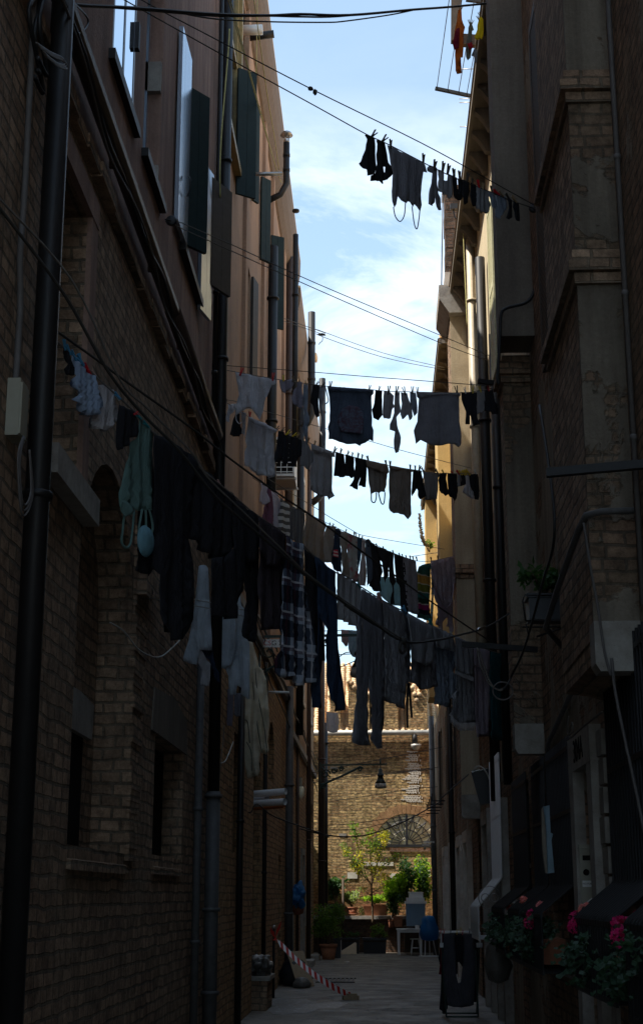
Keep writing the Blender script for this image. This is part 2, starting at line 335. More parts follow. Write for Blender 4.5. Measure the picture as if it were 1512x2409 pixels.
# ------------------------------------------------------------------ mesh helpers
class MB:
    def __init__(s): s.v = []; s.f = []; s.sm = []
    def add(s, vs, fs, smooth=False):
        o = len(s.v); s.v += [tuple(v) for v in vs]; s.f += [tuple(i + o for i in f) for f in fs]; s.sm += [smooth] * len(fs); return s
    def box(s, x0, x1, y0, y1, z0, z1):
        x0, x1 = min(x0, x1), max(x0, x1); y0, y1 = min(y0, y1), max(y0, y1); z0, z1 = min(z0, z1), max(z0, z1)
        return s.add([(x0,y0,z0),(x1,y0,z0),(x1,y1,z0),(x0,y1,z0),(x0,y0,z1),(x1,y0,z1),(x1,y1,z1),(x0,y1,z1)],
                     [(0,3,2,1),(4,5,6,7),(0,1,5,4),(1,2,6,5),(2,3,7,6),(3,0,4,7)])
    def bar(s, a, b, w, h, up=(0,0,1)):
        a = Vector(a); b = Vector(b); d = (b - a).normalized(); u = Vector(up)
        if abs(d.dot(u)) > .95: u = Vector((0, 1, 0))
        x = d.cross(u).normalized(); u = x.cross(d)
        vs = [p + x * i * w / 2 + u * j * h / 2 for p in (a, b) for i, j in ((-1,-1),(1,-1),(1,1),(-1,1))]
        return s.add(vs, [(0,3,2,1),(4,5,6,7),(0,1,5,4),(1,2,6,5),(2,3,7,6),(3,0,4,7)])
    def prism(s, pts, ax, a, b):
        """polygon pts in the two other axes, extruded along ax from a to b"""
        def mk(p, t): return {0: (t, p[0], p[1]), 1: (p[0], t, p[1]), 2: (p[0], p[1], t)}[ax]
        n = len(pts); vs = [mk(p, a) for p in pts] + [mk(p, b) for p in pts]
        return s.add(vs, [tuple(range(n))[::-1], tuple(range(n, 2 * n))] + [(i, (i + 1) % n, n + (i + 1) % n, n + i) for i in range(n)])
    def tube(s, path, r, n=8, cap=True):
        P = [Vector(p) for p in path]; rings = []; fr = None
        for i, p in enumerate(P):
            d = (P[min(i + 1, len(P) - 1)] - P[max(i - 1, 0)])
            d = d.normalized() if d.length > 1e-9 else Vector((0, 0, 1))
            if fr is None: fr = d.orthogonal().normalized()
            fr = (fr - d * fr.dot(d)); fr = fr.normalized() if fr.length > 1e-6 else d.orthogonal().normalized()
            bn = d.cross(fr); rr = r[i] if isinstance(r, (list, tuple)) else r
            rings.append([p + (fr * math.cos(2 * math.pi * k / n) + bn * math.sin(2 * math.pi * k / n)) * rr for k in range(n)])
        vs = [v for rg in rings for v in rg]; fs = []
        for i in range(len(P) - 1):
            for k in range(n): fs.append((i*n+k, i*n+(k+1)%n, (i+1)*n+(k+1)%n, (i+1)*n+k))
        if cap: fs += [tuple(range(n))[::-1], tuple(range((len(P)-1)*n, len(P)*n))]
        return s.add(vs, fs, True)
    def lathe(s, prof, c=(0,0,0), n=20, axis=2):
        vs = []; fs = []
        for r, z in prof:
            for k in range(n):
                a = 2 * math.pi * k / n; p = [r * math.cos(a), r * math.sin(a), z]
                if axis == 0: p = [z, p[0], p[1]]
                if axis == 1: p = [p[0], z, p[1]]
                vs.append((c[0]+p[0], c[1]+p[1], c[2]+p[2]))
        m = len(prof)
        for i in range(m - 1):
            for k in range(n): fs.append((i*n+k, i*n+(k+1)%n, (i+1)*n+(k+1)%n, (i+1)*n+k))
        fs += [tuple(range(n))[::-1], tuple(range((m-1)*n, m*n))]
        return s.add(vs, fs, True)
    def blob(s, c, r, seed=0, amp=.2, freq=2., sub=3):
        bm = bmesh.new(); bmesh.ops.create_icosphere(bm, subdivisions=sub, radius=1)
        vs = []
        for v in bm.verts:
            k = 1 + amp * noise.noise(v.co * freq + Vector((seed * 3.1, seed, 0)))
            vs.append((c[0] + v.co.x * r[0] * k, c[1] + v.co.y * r[1] * k, c[2] + v.co.z * r[2] * k))
        s.add(vs, [[v.index for v in f.verts] for f in bm.faces], True); bm.free(); return s
    def leaf(s, c, d, n, L, w):
        d = Vector(d).normalized(); n = Vector(n); x = d.cross(n); x = x.normalized() if x.length > 1e-5 else d.orthogonal()
        c = Vector(c); q = n.normalized() * L * .12
        return s.add([c, c + d*L*.45 + x*w*.5 - q*0, c + d*L - q, c + d*L*.45 - x*w*.5], [(0,1,2,3)])
    def build(s, name, mat, parent=None, loc=(0,0,0), rotz=0):
        me = bpy.data.meshes.new(name); me.from_pydata(s.v, [], s.f)
        me.polygons.foreach_set('use_smooth', s.sm); me.update()
        o = bpy.data.objects.new(name, me); COL.objects.link(o)
        if mat: me.materials.append(MATS[mat])
        o.location = loc; o.rotation_euler = (0, 0, rotz)
        if parent: o.parent = parent
        return o
def tag(o, label=None, cat=None, group=None, kind=None):
    if label: o['label'] = label
    if cat: o['category'] = cat
    if group: o['group'] = group
    if kind: o['kind'] = kind
    return o
def thing(name, label, cat, loc=(0,0,0), rotz=0, group=None):
    o = bpy.data.objects.new(name, None); COL.objects.link(o); o.location = loc; o.rotation_euler = (0, 0, rotz); o.empty_display_size = .2
    return tag(o, label, cat, group)
def smooth_path(pts, k=6):
    P = [Vector(p) for p in pts]
    if len(P) < 3: return [P[0].lerp(P[-1], i / 8) for i in range(9)]
    out = []
    for i in range(len(P) - 1):
        a, b, c, d = P[max(i-1, 0)], P[i], P[i+1], P[min(i+2, len(P)-1)]
        for j in range(k):
            u = j / k
            out.append(.5 * ((2*b) + (c-a)*u + (2*a-5*b+4*c-d)*u*u + (3*b-a-3*c+d)*u**3))
    return out + [P[-1]]

# ------------------------------------------------------------------ clotheslines: upright planes from wall to wall
class Plane:
    def __init__(s, A, B):
        s.A = Vector(A); s.B = Vector(B); d = s.B - s.A; s.e = Vector((d.x, d.y, 0)).normalized(); s.n = Vector((-s.e.y, s.e.x, 0))
        s.rot = math.atan2(s.e.y, s.e.x)
    def at(s, z, x, y, off=0.):
        d = Vector(ray(*px(z, x, y))); o = Vector((0, 0, EYE)); P = s.A + s.n * off
        k = (P - o).dot(s.n) / d.dot(s.n); return o + d * k
def pip(p, poly):
    x, y = p; c = False; n = len(poly)
    for i in range(n):
        x1, y1 = poly[i]; x2, y2 = poly[i-1]
        if (y1 > y) != (y2 > y) and x < (x2-x1)*(y-y1)/(y2-y1)+x1: c = not c
    return c
def rope(name, label, plane, pts, r=.0045, mat='rope_dark', zoom=None, off=0., knots=(), cat='clothesline', group=None, ends=(None, None)):
    P = []
    if ends[0]: P.append(Vector(ends[0]))
    for q in pts:
        P.append(plane.at(*(q if isinstance(q[0], str) else (zoom,) + q), off=off))
    if ends[1]: P.append(Vector(ends[1]))
    mb = MB().tube(smooth_path(P, 5), r, 6)
    o = mb.build(name, mat); tag(o, label, cat, group)
    return o
PEGS = {}
def peg(plane, z, x, y, tx, ty, col='dark', off=0., desc='garment', parent=None):
    if col not in PEGS:
        mb = MB()
        for sx in (-1, 1):
            mb.add([(sx*.0015,-.006,-.012),(sx*.006,-.006,-.012),(sx*.0075,-.006,.02),(sx*.014,-.006,.066),(sx*.008,-.006,.066),(sx*.002,-.006,.022),
                    (sx*.0015,.006,-.012),(sx*.006,.006,-.012),(sx*.0075,.006,.02),(sx*.014,.006,.066),(sx*.008,.006,.066),(sx*.002,.006,.022)],
                   [(0,1,2,5),(5,2,3,4),(6,11,8,7),(11,10,9,8),(0,6,7,1),(1,7,8,2),(2,8,9,3),(3,9,10,4),(4,10,11,5),(5,11,6,0)])
        mb.lathe([(.007,-.0075),(.007,.0075)], (0,0,.018), 8, 1)
        me = mb.build('clothes_peg', 'peg_' + col); PEGS[col] = me.data; COL.objects.unlink(me); bpy.data.objects.remove(me)
    P = plane.at(z, x, y, off); Q = plane.at(z, tx, ty, off)
    d = Q - P; ang = math.atan2(d.dot(plane.e), d.z)
    o = bpy.data.objects.new('clothes_peg', PEGS[col]); COL.objects.link(o)
    o.location = P; o.rotation_mode = 'XYZ'
    rot = Matrix.Rotation(plane.rot, 4, 'Z') @ Matrix.Rotation(ang, 4, 'Y')
    o.rotation_euler = rot.to_euler(); k = max(.9, min(1.5, d.length / .072)); o.scale = (k, k, k)
    return o
G_I = [0]
def garment(name, label, cat, plane, zoom, poly, mat, amp=.016, lam=.16, off=0., thick=.012, pegs=(), holes=(), group=None, pegname=None, parent=None, flare=1., step=None, smooth_out=True):
    """cloth hung in the upright plane of its line, outline as seen, with folds and two layers"""
    G_I[0] += 1; rs = random.Random(G_I[0]); f1, f2, f3 = rs.random()*6, rs.random()*6, rs.random()*50
    P = [plane.at(*(q if isinstance(q[0], str) else (zoom,) + q), off=off) for q in poly]
    base = plane.A + plane.n * off
    xy = [((p - base).dot(plane.e), p.z) for p in P]
    ox = sum(a for a, _ in xy) / len(xy); oz = max(b for _, b in xy)
    loc = [(a - ox, b - oz) for a, b in xy]
    wd = max(a for a, _ in loc) - min(a for a, _ in loc); ht = -min(b for _, b in loc)
    h = step or max(.018, min(.05, max(wd, ht) / 16))
    def dens(pl):
        out = []
        n = len(pl)
        for i in range(n):
            a, b = Vector(pl[i]), Vector(pl[(i+1) % n]); m = max(1, int((b-a).length / h))
            pa, pb = Vector(pl[i-1]), Vector(pl[(i+2) % n])
            for j in range(m):
                u = j / m
                if smooth_out:
                    q = .5*((2*a)+(b-pa)*u*.5+(2*pa-5*a+4*b-pb)*u*u*.5+(3*a-pa-3*b+pb)*u**3*.5) if False else a.lerp(b, u)
                else: q = a.lerp(b, u)
                jit = h * .12
                if j: q = q + Vector((noise.noise(Vector((q.x*17, q.y*17, f3))), noise.noise(Vector((q.x*17, q.y*17, f3+9))))) * jit
                out.append(q)
        return out
    ring = dens(loc); verts = list(ring); n0 = len(ring); edges = [(i, (i+1) % n0) for i in range(n0)]
    hl = []
    for hp in holes:
        H = [plane.at(*(q if isinstance(q[0], str) else (zoom,) + q), off=off) for q in hp]
        H = [((p - base).dot(plane.e) - ox, p.z - oz) for p in H]; hl.append(H)
        s0 = len(verts); verts += [Vector(q) for q in H]; edges += [(s0+i, s0+(i+1) % len(H)) for i in range(len(H))]
    xs = [v.x for v in ring]; zs = [v.y for v in ring]
    z = min(zs) + h * .5; row = 0
    while z < max(zs):
        x = min(xs) + (h * .5 if row % 2 else 0)
        while x < max(xs):
            q = (x, z)
            if pip(q, [(v.x, v.y) for v in ring]) and not any(pip(q, H) for H in hl):
                if min((Vector(q) - v).length for v in verts[:n0]) > h * .45: verts.append(Vector(q))
            x += h
        z += h * .87; row += 1
    rv, re, rf, *_ = delaunay_2d_cdt(verts, edges, [], 0, 1e-6)
    pl2 = [(v.x, v.y) for v in ring]
    tris = []
    for f in rf:
        c = (sum(rv[i].x for i in f)/3, sum(rv[i].y for i in f)/3)
        if pip(c, pl2) and not any(pip(c, H) for H in hl): tris.append(tuple(f))
    def disp(x, zz):
        tt = min(1, max(0, -zz / max(ht, .05)))
        w = x + .05 * noise.noise(Vector((x*3, zz*2.5, f3)))
        d = amp * (math.sin(2*math.pi*w/lam + f1 + zz*.8) * (.3 + .7*tt*flare) + .45*math.sin(2*math.pi*w/(lam*.41) + f2 + zz*1.7) * (.4+.6*tt))
        d += amp * .8 * noise.noise(Vector((x*6, zz*2.2, f3))) + amp*.22*noise.noise(Vector((x*17, zz*7, f3)))
        return d
    cnt = {}
    for f in tris:
        for i in range(3):
            a, b = f[i], f[(i+1) % 3]; cnt[(a, b)] = cnt.get((a, b), 0) + 1
    bd = [(a, b) for (a, b) in cnt if (b, a) not in cnt]
    bset = set(i for e in bd for i in e)
    mb = MB(); N = len(rv); front = []; back = []
    for i, v in enumerate(rv):
        d = disp(v.x, v.y); th = thick * (.35 if i in bset else 1.) * (.6 + .8*abs(noise.noise(Vector((v.x*5, v.y*4, f3+5)))))
        front.append((v.x, d - th*.5, v.y)); back.append((v.x, d + th*.5, v.y))
    mb.add(front + back, [f for f in tris] + [tuple(i + N for i in f[::-1]) for f in tris] + [(b, a, a + N, b + N) for a, b in bd], True)
    o = mb.build(name, mat, loc=Vector((0, 0, oz)) + base + plane.e*ox - Vector((0, 0, base.z)), rotz=plane.rot)
    if parent:
        o.parent = parent; o.matrix_parent_inverse = parent_inv(parent)
    else: tag(o, label, cat, group)
    o['_disp'] = 0
    del o['_disp']
    pn = pegname or label
    out = []
    for i, p in enumerate(pegs):
        c = p[4] if len(p) > 4 else 'dark'
        pg = peg(plane, zoom, p[0], p[1], p[2], p[3], c, off - .008)
        out.append(pg); PEGLIST.append((pg, c, pn, i, len(pegs)))
    return o
PEGLIST = []
def parent_inv(p):
    bpy.context.view_layer.update()
    return p.matrix_world.inverted()
def strap(name, parent, plane, zoom, pts, mat, r=.006, off=0.):
    P = [plane.at(*(q if isinstance(q[0], str) else (zoom,) + q), off=off) for q in pts]
    o = MB().tube(smooth_path(P, 5), r, 6).build(name, mat); o.parent = parent; o.matrix_parent_inverse = parent_inv(parent); return o

# wall sheet standing at X=const with holes, reveals, facing +1 (to +x) or -1
def wall_sheet(mb, X, face, y0, y1, z0, z1, holes, depth=.25):
    """holes: (ya, yb, za, zb[, arch]); the reveal goes back from the face by depth"""
    hs = [(h[0], h[1], max(h[2], z0), min(h[3], z1), h[4] if len(h) > 4 else 0, h[5] if len(h) > 5 else depth) for h in holes if h[3] > z0 and h[2] < z1 and h[1] > y0 and h[0] < y1]
    ys = sorted(set([y0, y1] + [a for h in hs for a in h[:2]])); zs = sorted(set([z0, z1] + [a for h in hs for a in h[2:4]]))
    def split(v, mx):
        o = [v[0]]
        for a, b in zip(v, v[1:]):
            k = max(1, int((b-a)/mx))
            for i in range(1, k+1): o.append(a + (b-a)*i/k)
        return o
    ys = split(ys, 3.); zs = split(zs, 3.)
    def quad(p): mb.add(p if face > 0 else p[::-1], [(0,1,2,3)])
    for a, b in zip(ys, ys[1:]):
        for c, d in zip(zs, zs[1:]):
            m = ((a+b)/2, (c+d)/2)
            if any(h[0] < m[0] < h[1] and h[2] < m[1] < h[3] for h in hs): continue
            quad([(X,a,c),(X,b,c),(X,b,d),(X,a,d)])
    for h in hs:
        a, b, c, d, arch, dp = h; B = X - face * dp
        quad([(X,b,c),(B,b,c),(B,b,d),(X,b,d)]); quad([(B,a,c),(X,a,c),(X,a,d),(B,a,d)])
        if c > 0.01: quad([(X,a,c),(B,a,c),(B,b,c),(X,b,c)])
        if not arch: quad([(B,a,d),(X,a,d),(X,b,d),(B,b,d)])
        else:
            n = 14; r = (b-a)/2; cy = (a+b)/2; zc = d - arch
            pts = [(cy - r*math.cos(math.pi*i/n), zc + arch*math.sin(math.pi*i/n)) for i in range(n+1)]
            for (p, q) in zip(pts, pts[1:]):
                quad([(X,p[0],p[1]),(X,q[0],q[1]),(X,q[0],d),(X,p[0],d)])
                quad([(B,p[0],p[1]),(X,p[0],p[1]),(X,q[0],q[1]),(B,q[0],q[1])][::1])
    return hs
def leaves(mb, c, r, n, L, rs, up=.3, shell=.0):
    for _ in range(n):
        while True:
            p = Vector((rs.uniform(-1,1), rs.uniform(-1,1), rs.uniform(-1,1)))
            if shell*shell <= p.length_squared <= 1: break
        q = Vector((c[0]+p.x*r[0], c[1]+p.y*r[1], c[2]+p.z*r[2]))
        d = Vector((rs.gauss(0,1), rs.gauss(0,1), rs.gauss(0,.7)+up)); n_ = Vector((rs.gauss(0,1), rs.gauss(0,1), rs.gauss(0,1)+.8))
        l = L * rs.uniform(.6, 1.25); mb.leaf(q, d, n_, l, l*rs.uniform(.45,.65))
def part(mb, name, mat, parent, label=None):
    """child mesh given in world coordinates"""
    o = mb.build(name, mat, parent); w = Vector((0, 0, 0)); q = parent
    while q: w = w + q.location; q = q.parent
    o.location = -w
    if label: o['label'] = label
    return o
def box(*a): return MB().box(*a)
def vpipe(par, X, Y, z0, z1, r, mat, name='drainpipe', clamps=(), n=12, label=None):
    mb = MB().tube([(X, Y, z0), (X, Y, z1)], r, n)
    for z in clamps: mb.lathe([(r*1.25, z-.02), (r*1.3, z), (r*1.25, z+.02)], (X, Y, 0), n)
    return part(mb, name, mat, par, label)
XL, XR, XP = -1.9, 1.7, 1.4

# ------------------------------------------------------------------ ground
g = MB()
g.add([(-60,-25,0),(60,-25,0),(60,120,0),(-60,120,0)], [(0,1,2,3)])
tag(g.build('ground', 'paving'), kind='structure')
rs = random.Random(3)
pd = MB(); pts = []
for i in range(28):
    a = 2*math.pi*i/28; k = 1 + .22*math.sin(3*a+1) + .15*rs.uniform(-1,1)
    pts.append((-1.22 + .58*k*math.cos(a), 23.55 + 1.5*k*math.sin(a), .004))
pd.add(pts, [tuple(range(28))]); tag(pd.build('puddle', 'puddle'), kind='structure')
gr = MB()
for i in range(9): gr.box(-1.25 + i*.085, -1.215 + i*.085, 29.6, 30.9, .004, .02)
gr.box(-1.27, -.5, 29.55, 29.6, .004, .02); gr.box(-1.27, -.5, 30.9, 30.95, .004, .02)
tag(gr.build('drain_grate', 'iron'), 'dark slotted iron drain grate set in the paving beside the left wall', 'drain')

def window_in(par, face, X, y0, y1, z0, z1, depth, frame='frame_alu', glass='glass', mull=1, bars=0, fw=.06, th=.075):
    """frame with pane set in a reveal"""
    B = X - face * (depth - .02); f = MB(); T = X - face * (depth - th)
    f.box(B, T, y0, y0+fw, z0, z1); f.box(B, T, y1-fw, y1, z0, z1); f.box(B, T, y0+fw, y1-fw, z0, z0+fw); f.box(B, T, y0+fw, y1-fw, z1-fw, z1)
    for i in range(mull):
        c = y0 + (y1-y0)*(i+1)/(mull+1); f.box(B+.002*face, T, c-fw*.6, c+fw*.6, z0+fw, z1-fw)
    for i in range(bars):
        c = z0 + (z1-z0)*(i+1)/(bars+1); f.box(B+.004*face, T-.004*face, y0+fw, y1-fw, c-fw*.4, c+fw*.4)
    w = part(f, 'window', frame, par)
    part(box(B - .012*face, B + .012*face, y0+fw*.5, y1-fw*.5, z0+fw*.5, z1-fw*.5), 'pane', glass, w); return w
def shutter_leaf(par, hinge, ang, w, z0, z1, mat, slats=True, th=.04, name='shutter', label=None):
    """leaf hinged at (x,y), opened so that it runs along direction ang"""
    d = Vector((math.cos(ang), math.sin(ang), 0)); nn = Vector((-d.y, d.x, 0)); h = Vector((hinge[0], hinge[1], 0)); mb = MB()
    def slab(a, b, c, e, t): mb.bar(h + d*((a+b)/2) + Vector((0,0,c)), h + d*((a+b)/2) + Vector((0,0,e)), (b-a), t, d) if False else mb.add(
        [h + d*u + nn*v*t/2 + Vector((0,0,z)) for z in (c, e) for u, v in ((a,-1),(b,-1),(b,1),(a,1))], [(0,3,2,1),(4,5,6,7),(0,1,5,4),(1,2,6,5),(2,3,7,6),(3,0,4,7)])
    if slats:
        slab(0, .07, z0, z1, th); slab(w-.07, w, z0, z1, th); slab(.07, w-.07, z0, z0+.1, th-.004); slab(.07, w-.07, z1-.1, z1, th-.004)
        slab(.07, w-.07, (z0+z1)/2-.05, (z0+z1)/2+.05, th-.004)
        z = z0 + .12
        while z < z1 - .12:
            slab(.07, w-.07, z, z+.034, th*.55); z += .052
    else:
        k = max(2, int(w/.16))
        for i in range(k): slab(i*w/k+.002, (i+1)*w/k-.002, z0, z1, th)
        for z in ((z0+.2, (z0+z1)/2, z1-.3) if mat == 'shutter_green' else ()):
            for s in (1,):
                mb.add([h + d*u + nn*(v) + Vector((0,0,zz)) for zz in (z, z+.09) for u, v in ((.02,th/2-.001),(w-.02,th/2-.001),(w-.02,th/2+.02),(.02,th/2+.02))], [(0,3,2,1),(4,5,6,7),(0,1,5,4),(1,2,6,5),(2,3,7,6),(3,0,4,7)])
    return part(mb, name, mat, par, label)
def shutter_hook(par, x, y, z):
    mb = MB().tube(smooth_path([(x,y,z),(x+.03,y-.03,z+.06),(x+.03,y-.03,z+.16),(x+.01,y,z+.22),(x+.03,y+.05,z+.2)], 4), .008, 6)
    return part(mb, 'hook', 'iron', par)

# ------------------------------------------------------------------ left: nearest house
LA = thing('brick_house', 'nearest house on the left, worn dark brick below and streaked pink stucco above a ledge', 'house', (-4.5, 4, 0))
hb = [(7.86, 8.75, 4.15, 6.02), (8.96, 11.0, 1.95, 4.63, 1.0, .26), (12.36, 14.2, 1.98, 2.98, 0, .2), (4.2, 6.2, 0, 3.1)]
mb = MB(); wall_sheet(mb, XL, 1, -1.5, 16.3, 0, 6.36, hb)
mb.box(-8, XL-.4, -1.5, 16.3, 0, 6.36)
part(mb, 'brick_wall', 'brick_dark', LA)
# niche back, near void, jambs
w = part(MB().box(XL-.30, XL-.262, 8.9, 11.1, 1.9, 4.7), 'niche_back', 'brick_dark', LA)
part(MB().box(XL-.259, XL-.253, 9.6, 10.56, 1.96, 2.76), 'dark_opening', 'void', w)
part(MB().prism([(9.5, 2.77), (10.7, 2.76), (10.74, 3.02), (10.2, 3.06), (9.5, 3.04)], 0, XL-.258, XL-.215), 'lintel', 'stone_grey', w)
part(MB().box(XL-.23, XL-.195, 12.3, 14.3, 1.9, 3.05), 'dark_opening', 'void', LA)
part(MB().prism([(12.1, 2.99), (14.35, 2.99), (14.3, 3.32), (13.4, 3.42), (12.2, 3.36)], 0, XL-.05, XL+.014), 'lintel', 'stucco_grey', LA)
part(MB().prism([(XL-.25, 1.95), (XL+.03, 1.86), (XL+.03, 1.80), (XL-.25, 1.85)], 1, 8.965, 10.995), 'sill', 'brick_dark', LA)
part(MB().prism([(XL-.19, 1.97), (XL+.02, 1.88), (XL+.02, 1.82), (XL-.19, 1.86)], 1, 12.365, 14.195), 'sill', 'brick_dark', LA)
# projecting quoin pier after the niche
mb = MB(); rs = random.Random(5); z = 1.9
while z < 5.0:
    h = .088; d = rs.uniform(.0, .035); mb.box(XL-.02, XL+.022+d*.5, 11.005 + rs.uniform(0,.012), 11.42 + rs.choice([0,.11]) + d, z, z + h - .003); z += h
part(mb, 'quoin', 'brick_dark', LA)
# tall window with stone surround
wn = window_in(LA, 1, XL, 7.86, 8.75, 4.15, 6.02, .24, 'frame_alu', 'glass', 1, 2)
mb = MB(); mb.box(XL-.01, XL+.035, 8.752, 8.95, 4.15, 6.2); mb.box(XL-.01, XL+.04, 7.80, 8.95, 6.022, 6.2)
part(mb, 'surround', 'stucco_pink', wn)
part(MB().box(XL-.2, XL+.10, 7.80, 9.06, 3.97, 4.147), 'sill', 'stone_grey', wn)
# ledge between storeys
mb = MB(); y = -1.5
rs = random.Random(8)
while y < 16.3:
    l = min(rs.uniform(.3, .6), 16.3-y); mb.box(XL-.05, XL+.055+rs.uniform(-.02,.015), y, y+l-.004, 6.40+rs.uniform(-.02,.03), 6.50); y += l
part(mb, 'ledge', 'brick_dark', LA)
mb = MB(); mb.tube([(XL+.07, -6, 6.80), (XL+.07, 12.2, 6.80)], .068, 10); mb.tube([(XL+.07, 12.2, 6.80), (XL+.07, 15.9, 6.80)], .075, 10)
for y in (7.6, 9.4, 11.2, 13.0, 14.8): mb.box(XL, XL+.09, y-.02, y+.02, 6.735, 6.865)
part(mb, 'horizontal_pipe', 'pipe_brown', LA)
ws = [(9.42, 10.36, 7.66, 9.9), (10.86, 11.76, 7.68, 9.9), (13.22, 14.5, 7.92, 10.0)]
mb = MB(); wall_sheet(mb, XL-.02, 1, -1.5, 16.3, 6.36, 18.5, ws, .22); mb.box(-8, XL-.4, -1.5, 16.3, 6.36, 18.5); mb.box(XL-.41, XL-.02, -1.5, 16.3, 18.4, 18.5)
mb.add([(XL-.02,16.3,6.36),(-8,16.3,6.36),(-8,16.3,18.5),(XL-.02,16.3,18.5)], [(3,2,1,0)])
part(mb, 'stucco_wall', 'stucco_pink', LA)
w = window_in(LA, 1, XL-.02, 9.42, 10.36, 7.66, 9.9, .035, 'frame_alu', 'glass_sky', 1, 0, .05, .036)
part(MB().box(XL-.03, XL+.03, 9.3, 10.46, 7.57, 7.655), 'sill', 'pipe_black', w)
for y, z in ((9.44, 8.3), (10.34, 8.3)): part(box(XL-.02, XL+.015, y-.03, y+.03, z, z+.24), 'hinge', 'iron', w)
w = window_in(LA, 1, XL-.02, 10.86, 11.76, 7.68, 9.9, .2, 'shutter_blue', 'glass', 1, 0)
part(box(XL-.2, XL-.025, 11.70, 11.758, 8.75, 9.05), 'jamb_stone', 'stone_grey', w); part(box(XL-.2, XL-.025, 11.70, 11.758, 7.69, 8.0), 'jamb_stone', 'stone_grey', w)
part(MB().box(XL-.03, XL+.04, 10.8, 11.86, 7.60, 7.675), 'sill', 'pipe_black', w)
w = window_in(LA, 1, XL-.02, 13.22, 14.5, 7.92, 10.0, .2, 'shutter_green', 'glass', 1, 0)
part(MB().box(XL-.03, XL+.05, 13.1, 14.62, 7.83, 7.915), 'sill', 'pipe_black', w)
shutter_leaf(LA, (XL+.03, 13.2), R(-91), .62, 7.9, 10.0, 'shutter_blue', False, label='blue painted shutter leaf folded flat against the stucco')
shutter_leaf(LA, (XL+.01, 13.24), R(52), .30, 7.95, 9.72, 'shutter_green', False)
shutter_leaf(LA, (XL+.01, 14.48), R(78), .36, 7.78, 9.55, 'shutter_blue', False)
shutter_leaf(LA, (XL-.0, 14.62), R(64), .60, 8.2, 9.5, 'shutter_dark', False, label='brown board shutter standing open across the alley')
shutter_hook(LA, XL+.075, 12.9, 8.3)
vpipe(LA, XL+.09, 7.40, 0, 9.5, .066, 'pipe_black', clamps=(3.72, 7.6))
vpipe(LA, XL+.06, 14.95, 0, 4.1, .04, 'pipe_grey', clamps=(1.2, 2.5), n=10)
vpipe(LA, XL+.09, 16.06, 2.75, 13.2, .066, 'pipe_black', clamps=(5.6, 7.8, 10.4))
vpipe(LA, XL+.09, 16.06, 0, 2.75, .078, 'pipe_grey', clamps=(.65, 1.5, 2.70))
vpipe(LA, XL+.05, 15.7, 6.9, 13., .028, 'pipe_black', 'conduit', clamps=(7.5, 8.5, 9.5), n=8)
# electricity box with coiled cables beside the first drainpipe
bx = thing('junction_box', 'cream plastic cable junction box on the dark brick wall beside the first drainpipe', 'cable box', (XL, 7.35, 4.3))
c = px('C3', 90, 720); P = atX(c, XL+.05)
part(MB().box(XL+.002, XL+.07, P.y-.075, P.y+.075, P.z-.16, P.z+.15), 'box', 'plastic_cream', bx)
part(MB().box(XL+.07, XL+.08, P.y-.068, P.y+.068, P.z-.15, P.z+.13), 'lid', 'plastic_cream', bx)
rs = random.Random(2)
for k in range(3):
    q = [P + Vector((.04, -.02-.01*k, -.16)), P + Vector((.05, -.12-.02*k, -.32)), P + Vector((.06, -.05, -.52-.03*k)), P + Vector((.06, .1+.02*k, -.42)), P + Vector((.05, .06, -.2))]
    tag(MB().tube(smooth_path(q, 6), .006, 6).build('cable_loop', 'cable_grey'), 'loose grey cable loop hanging under the cream junction box', 'cable', 'cable loops under the junction box')
q = [atX(px('C3', 70, 650), XL+.03), atX(px('C3', 95, 250), XL+.03), atX(px('C3', 95, 0), XL+.03), atX(px('C1', 115, 900), XL+.03), atX(px('C1', 150, 200), XL+.03), atX(px('C1', 160, -80), XL+.03)]
tag(MB().tube(smooth_path(q, 5), .018, 8).build('conduit', 'cable_grey'), 'clear grey plastic conduit climbing the brick from the cream box', 'conduit')
q = [(XL+.05, 7.0+.15*math.sin(i*2.1), 6.0+.13*i+.1*math.sin(i*5)) for i in range(9)]
for k in range(3):
    tag(MB().tube(smooth_path([Vector(a)+Vector((.01*k, .1*math.sin(k*3+i), .05*k)) for i, a in enumerate(q)], 5), .014, 6).build('cable_bundle', 'cable_black'), 'tangled black cables running up the near brick beside the drainpipe', 'cable', 'tangled black cables')

# ------------------------------------------------------------------ left: middle house
LB = thing('stucco_house', 'middle house on the left, brick ground floor, orange-pink stucco and green shutters', 'house', (-4.5, 23, 0))
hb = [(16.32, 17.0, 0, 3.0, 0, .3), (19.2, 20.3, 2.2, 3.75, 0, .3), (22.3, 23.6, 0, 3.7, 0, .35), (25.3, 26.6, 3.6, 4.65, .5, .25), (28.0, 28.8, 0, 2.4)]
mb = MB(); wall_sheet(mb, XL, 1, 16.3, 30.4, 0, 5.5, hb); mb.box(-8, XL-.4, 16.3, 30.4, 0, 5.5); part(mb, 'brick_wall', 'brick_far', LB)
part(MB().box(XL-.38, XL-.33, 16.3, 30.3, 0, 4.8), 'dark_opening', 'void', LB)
mb = MB(); mb.box(XL-.05, XL+.07, 16.3, 30.4, 5.5, 5.62); part(mb, 'ledge', 'stone_grey', LB)
hs = [(16.5, 18.2, 11.3, 14.7), (18.9, 19.9, 12.0, 14.6), (19.75, 20.6, 8.9, 10.9), (24.6, 25.6, 12.0, 14.4), (23.0, 24.0, 7.2, 9.0), (28.4, 29.6, 8.8, 10.6)]
mb = MB(); wall_sheet(mb, XL, 1, 16.3, 30.4, 5.62, 15.6, hs, .2); mb.box(-8, XL-.4, 16.3, 30.4, 5.62, 15.6); part(mb, 'stucco_wall', 'stucco_orange', LB)
mb = MB()
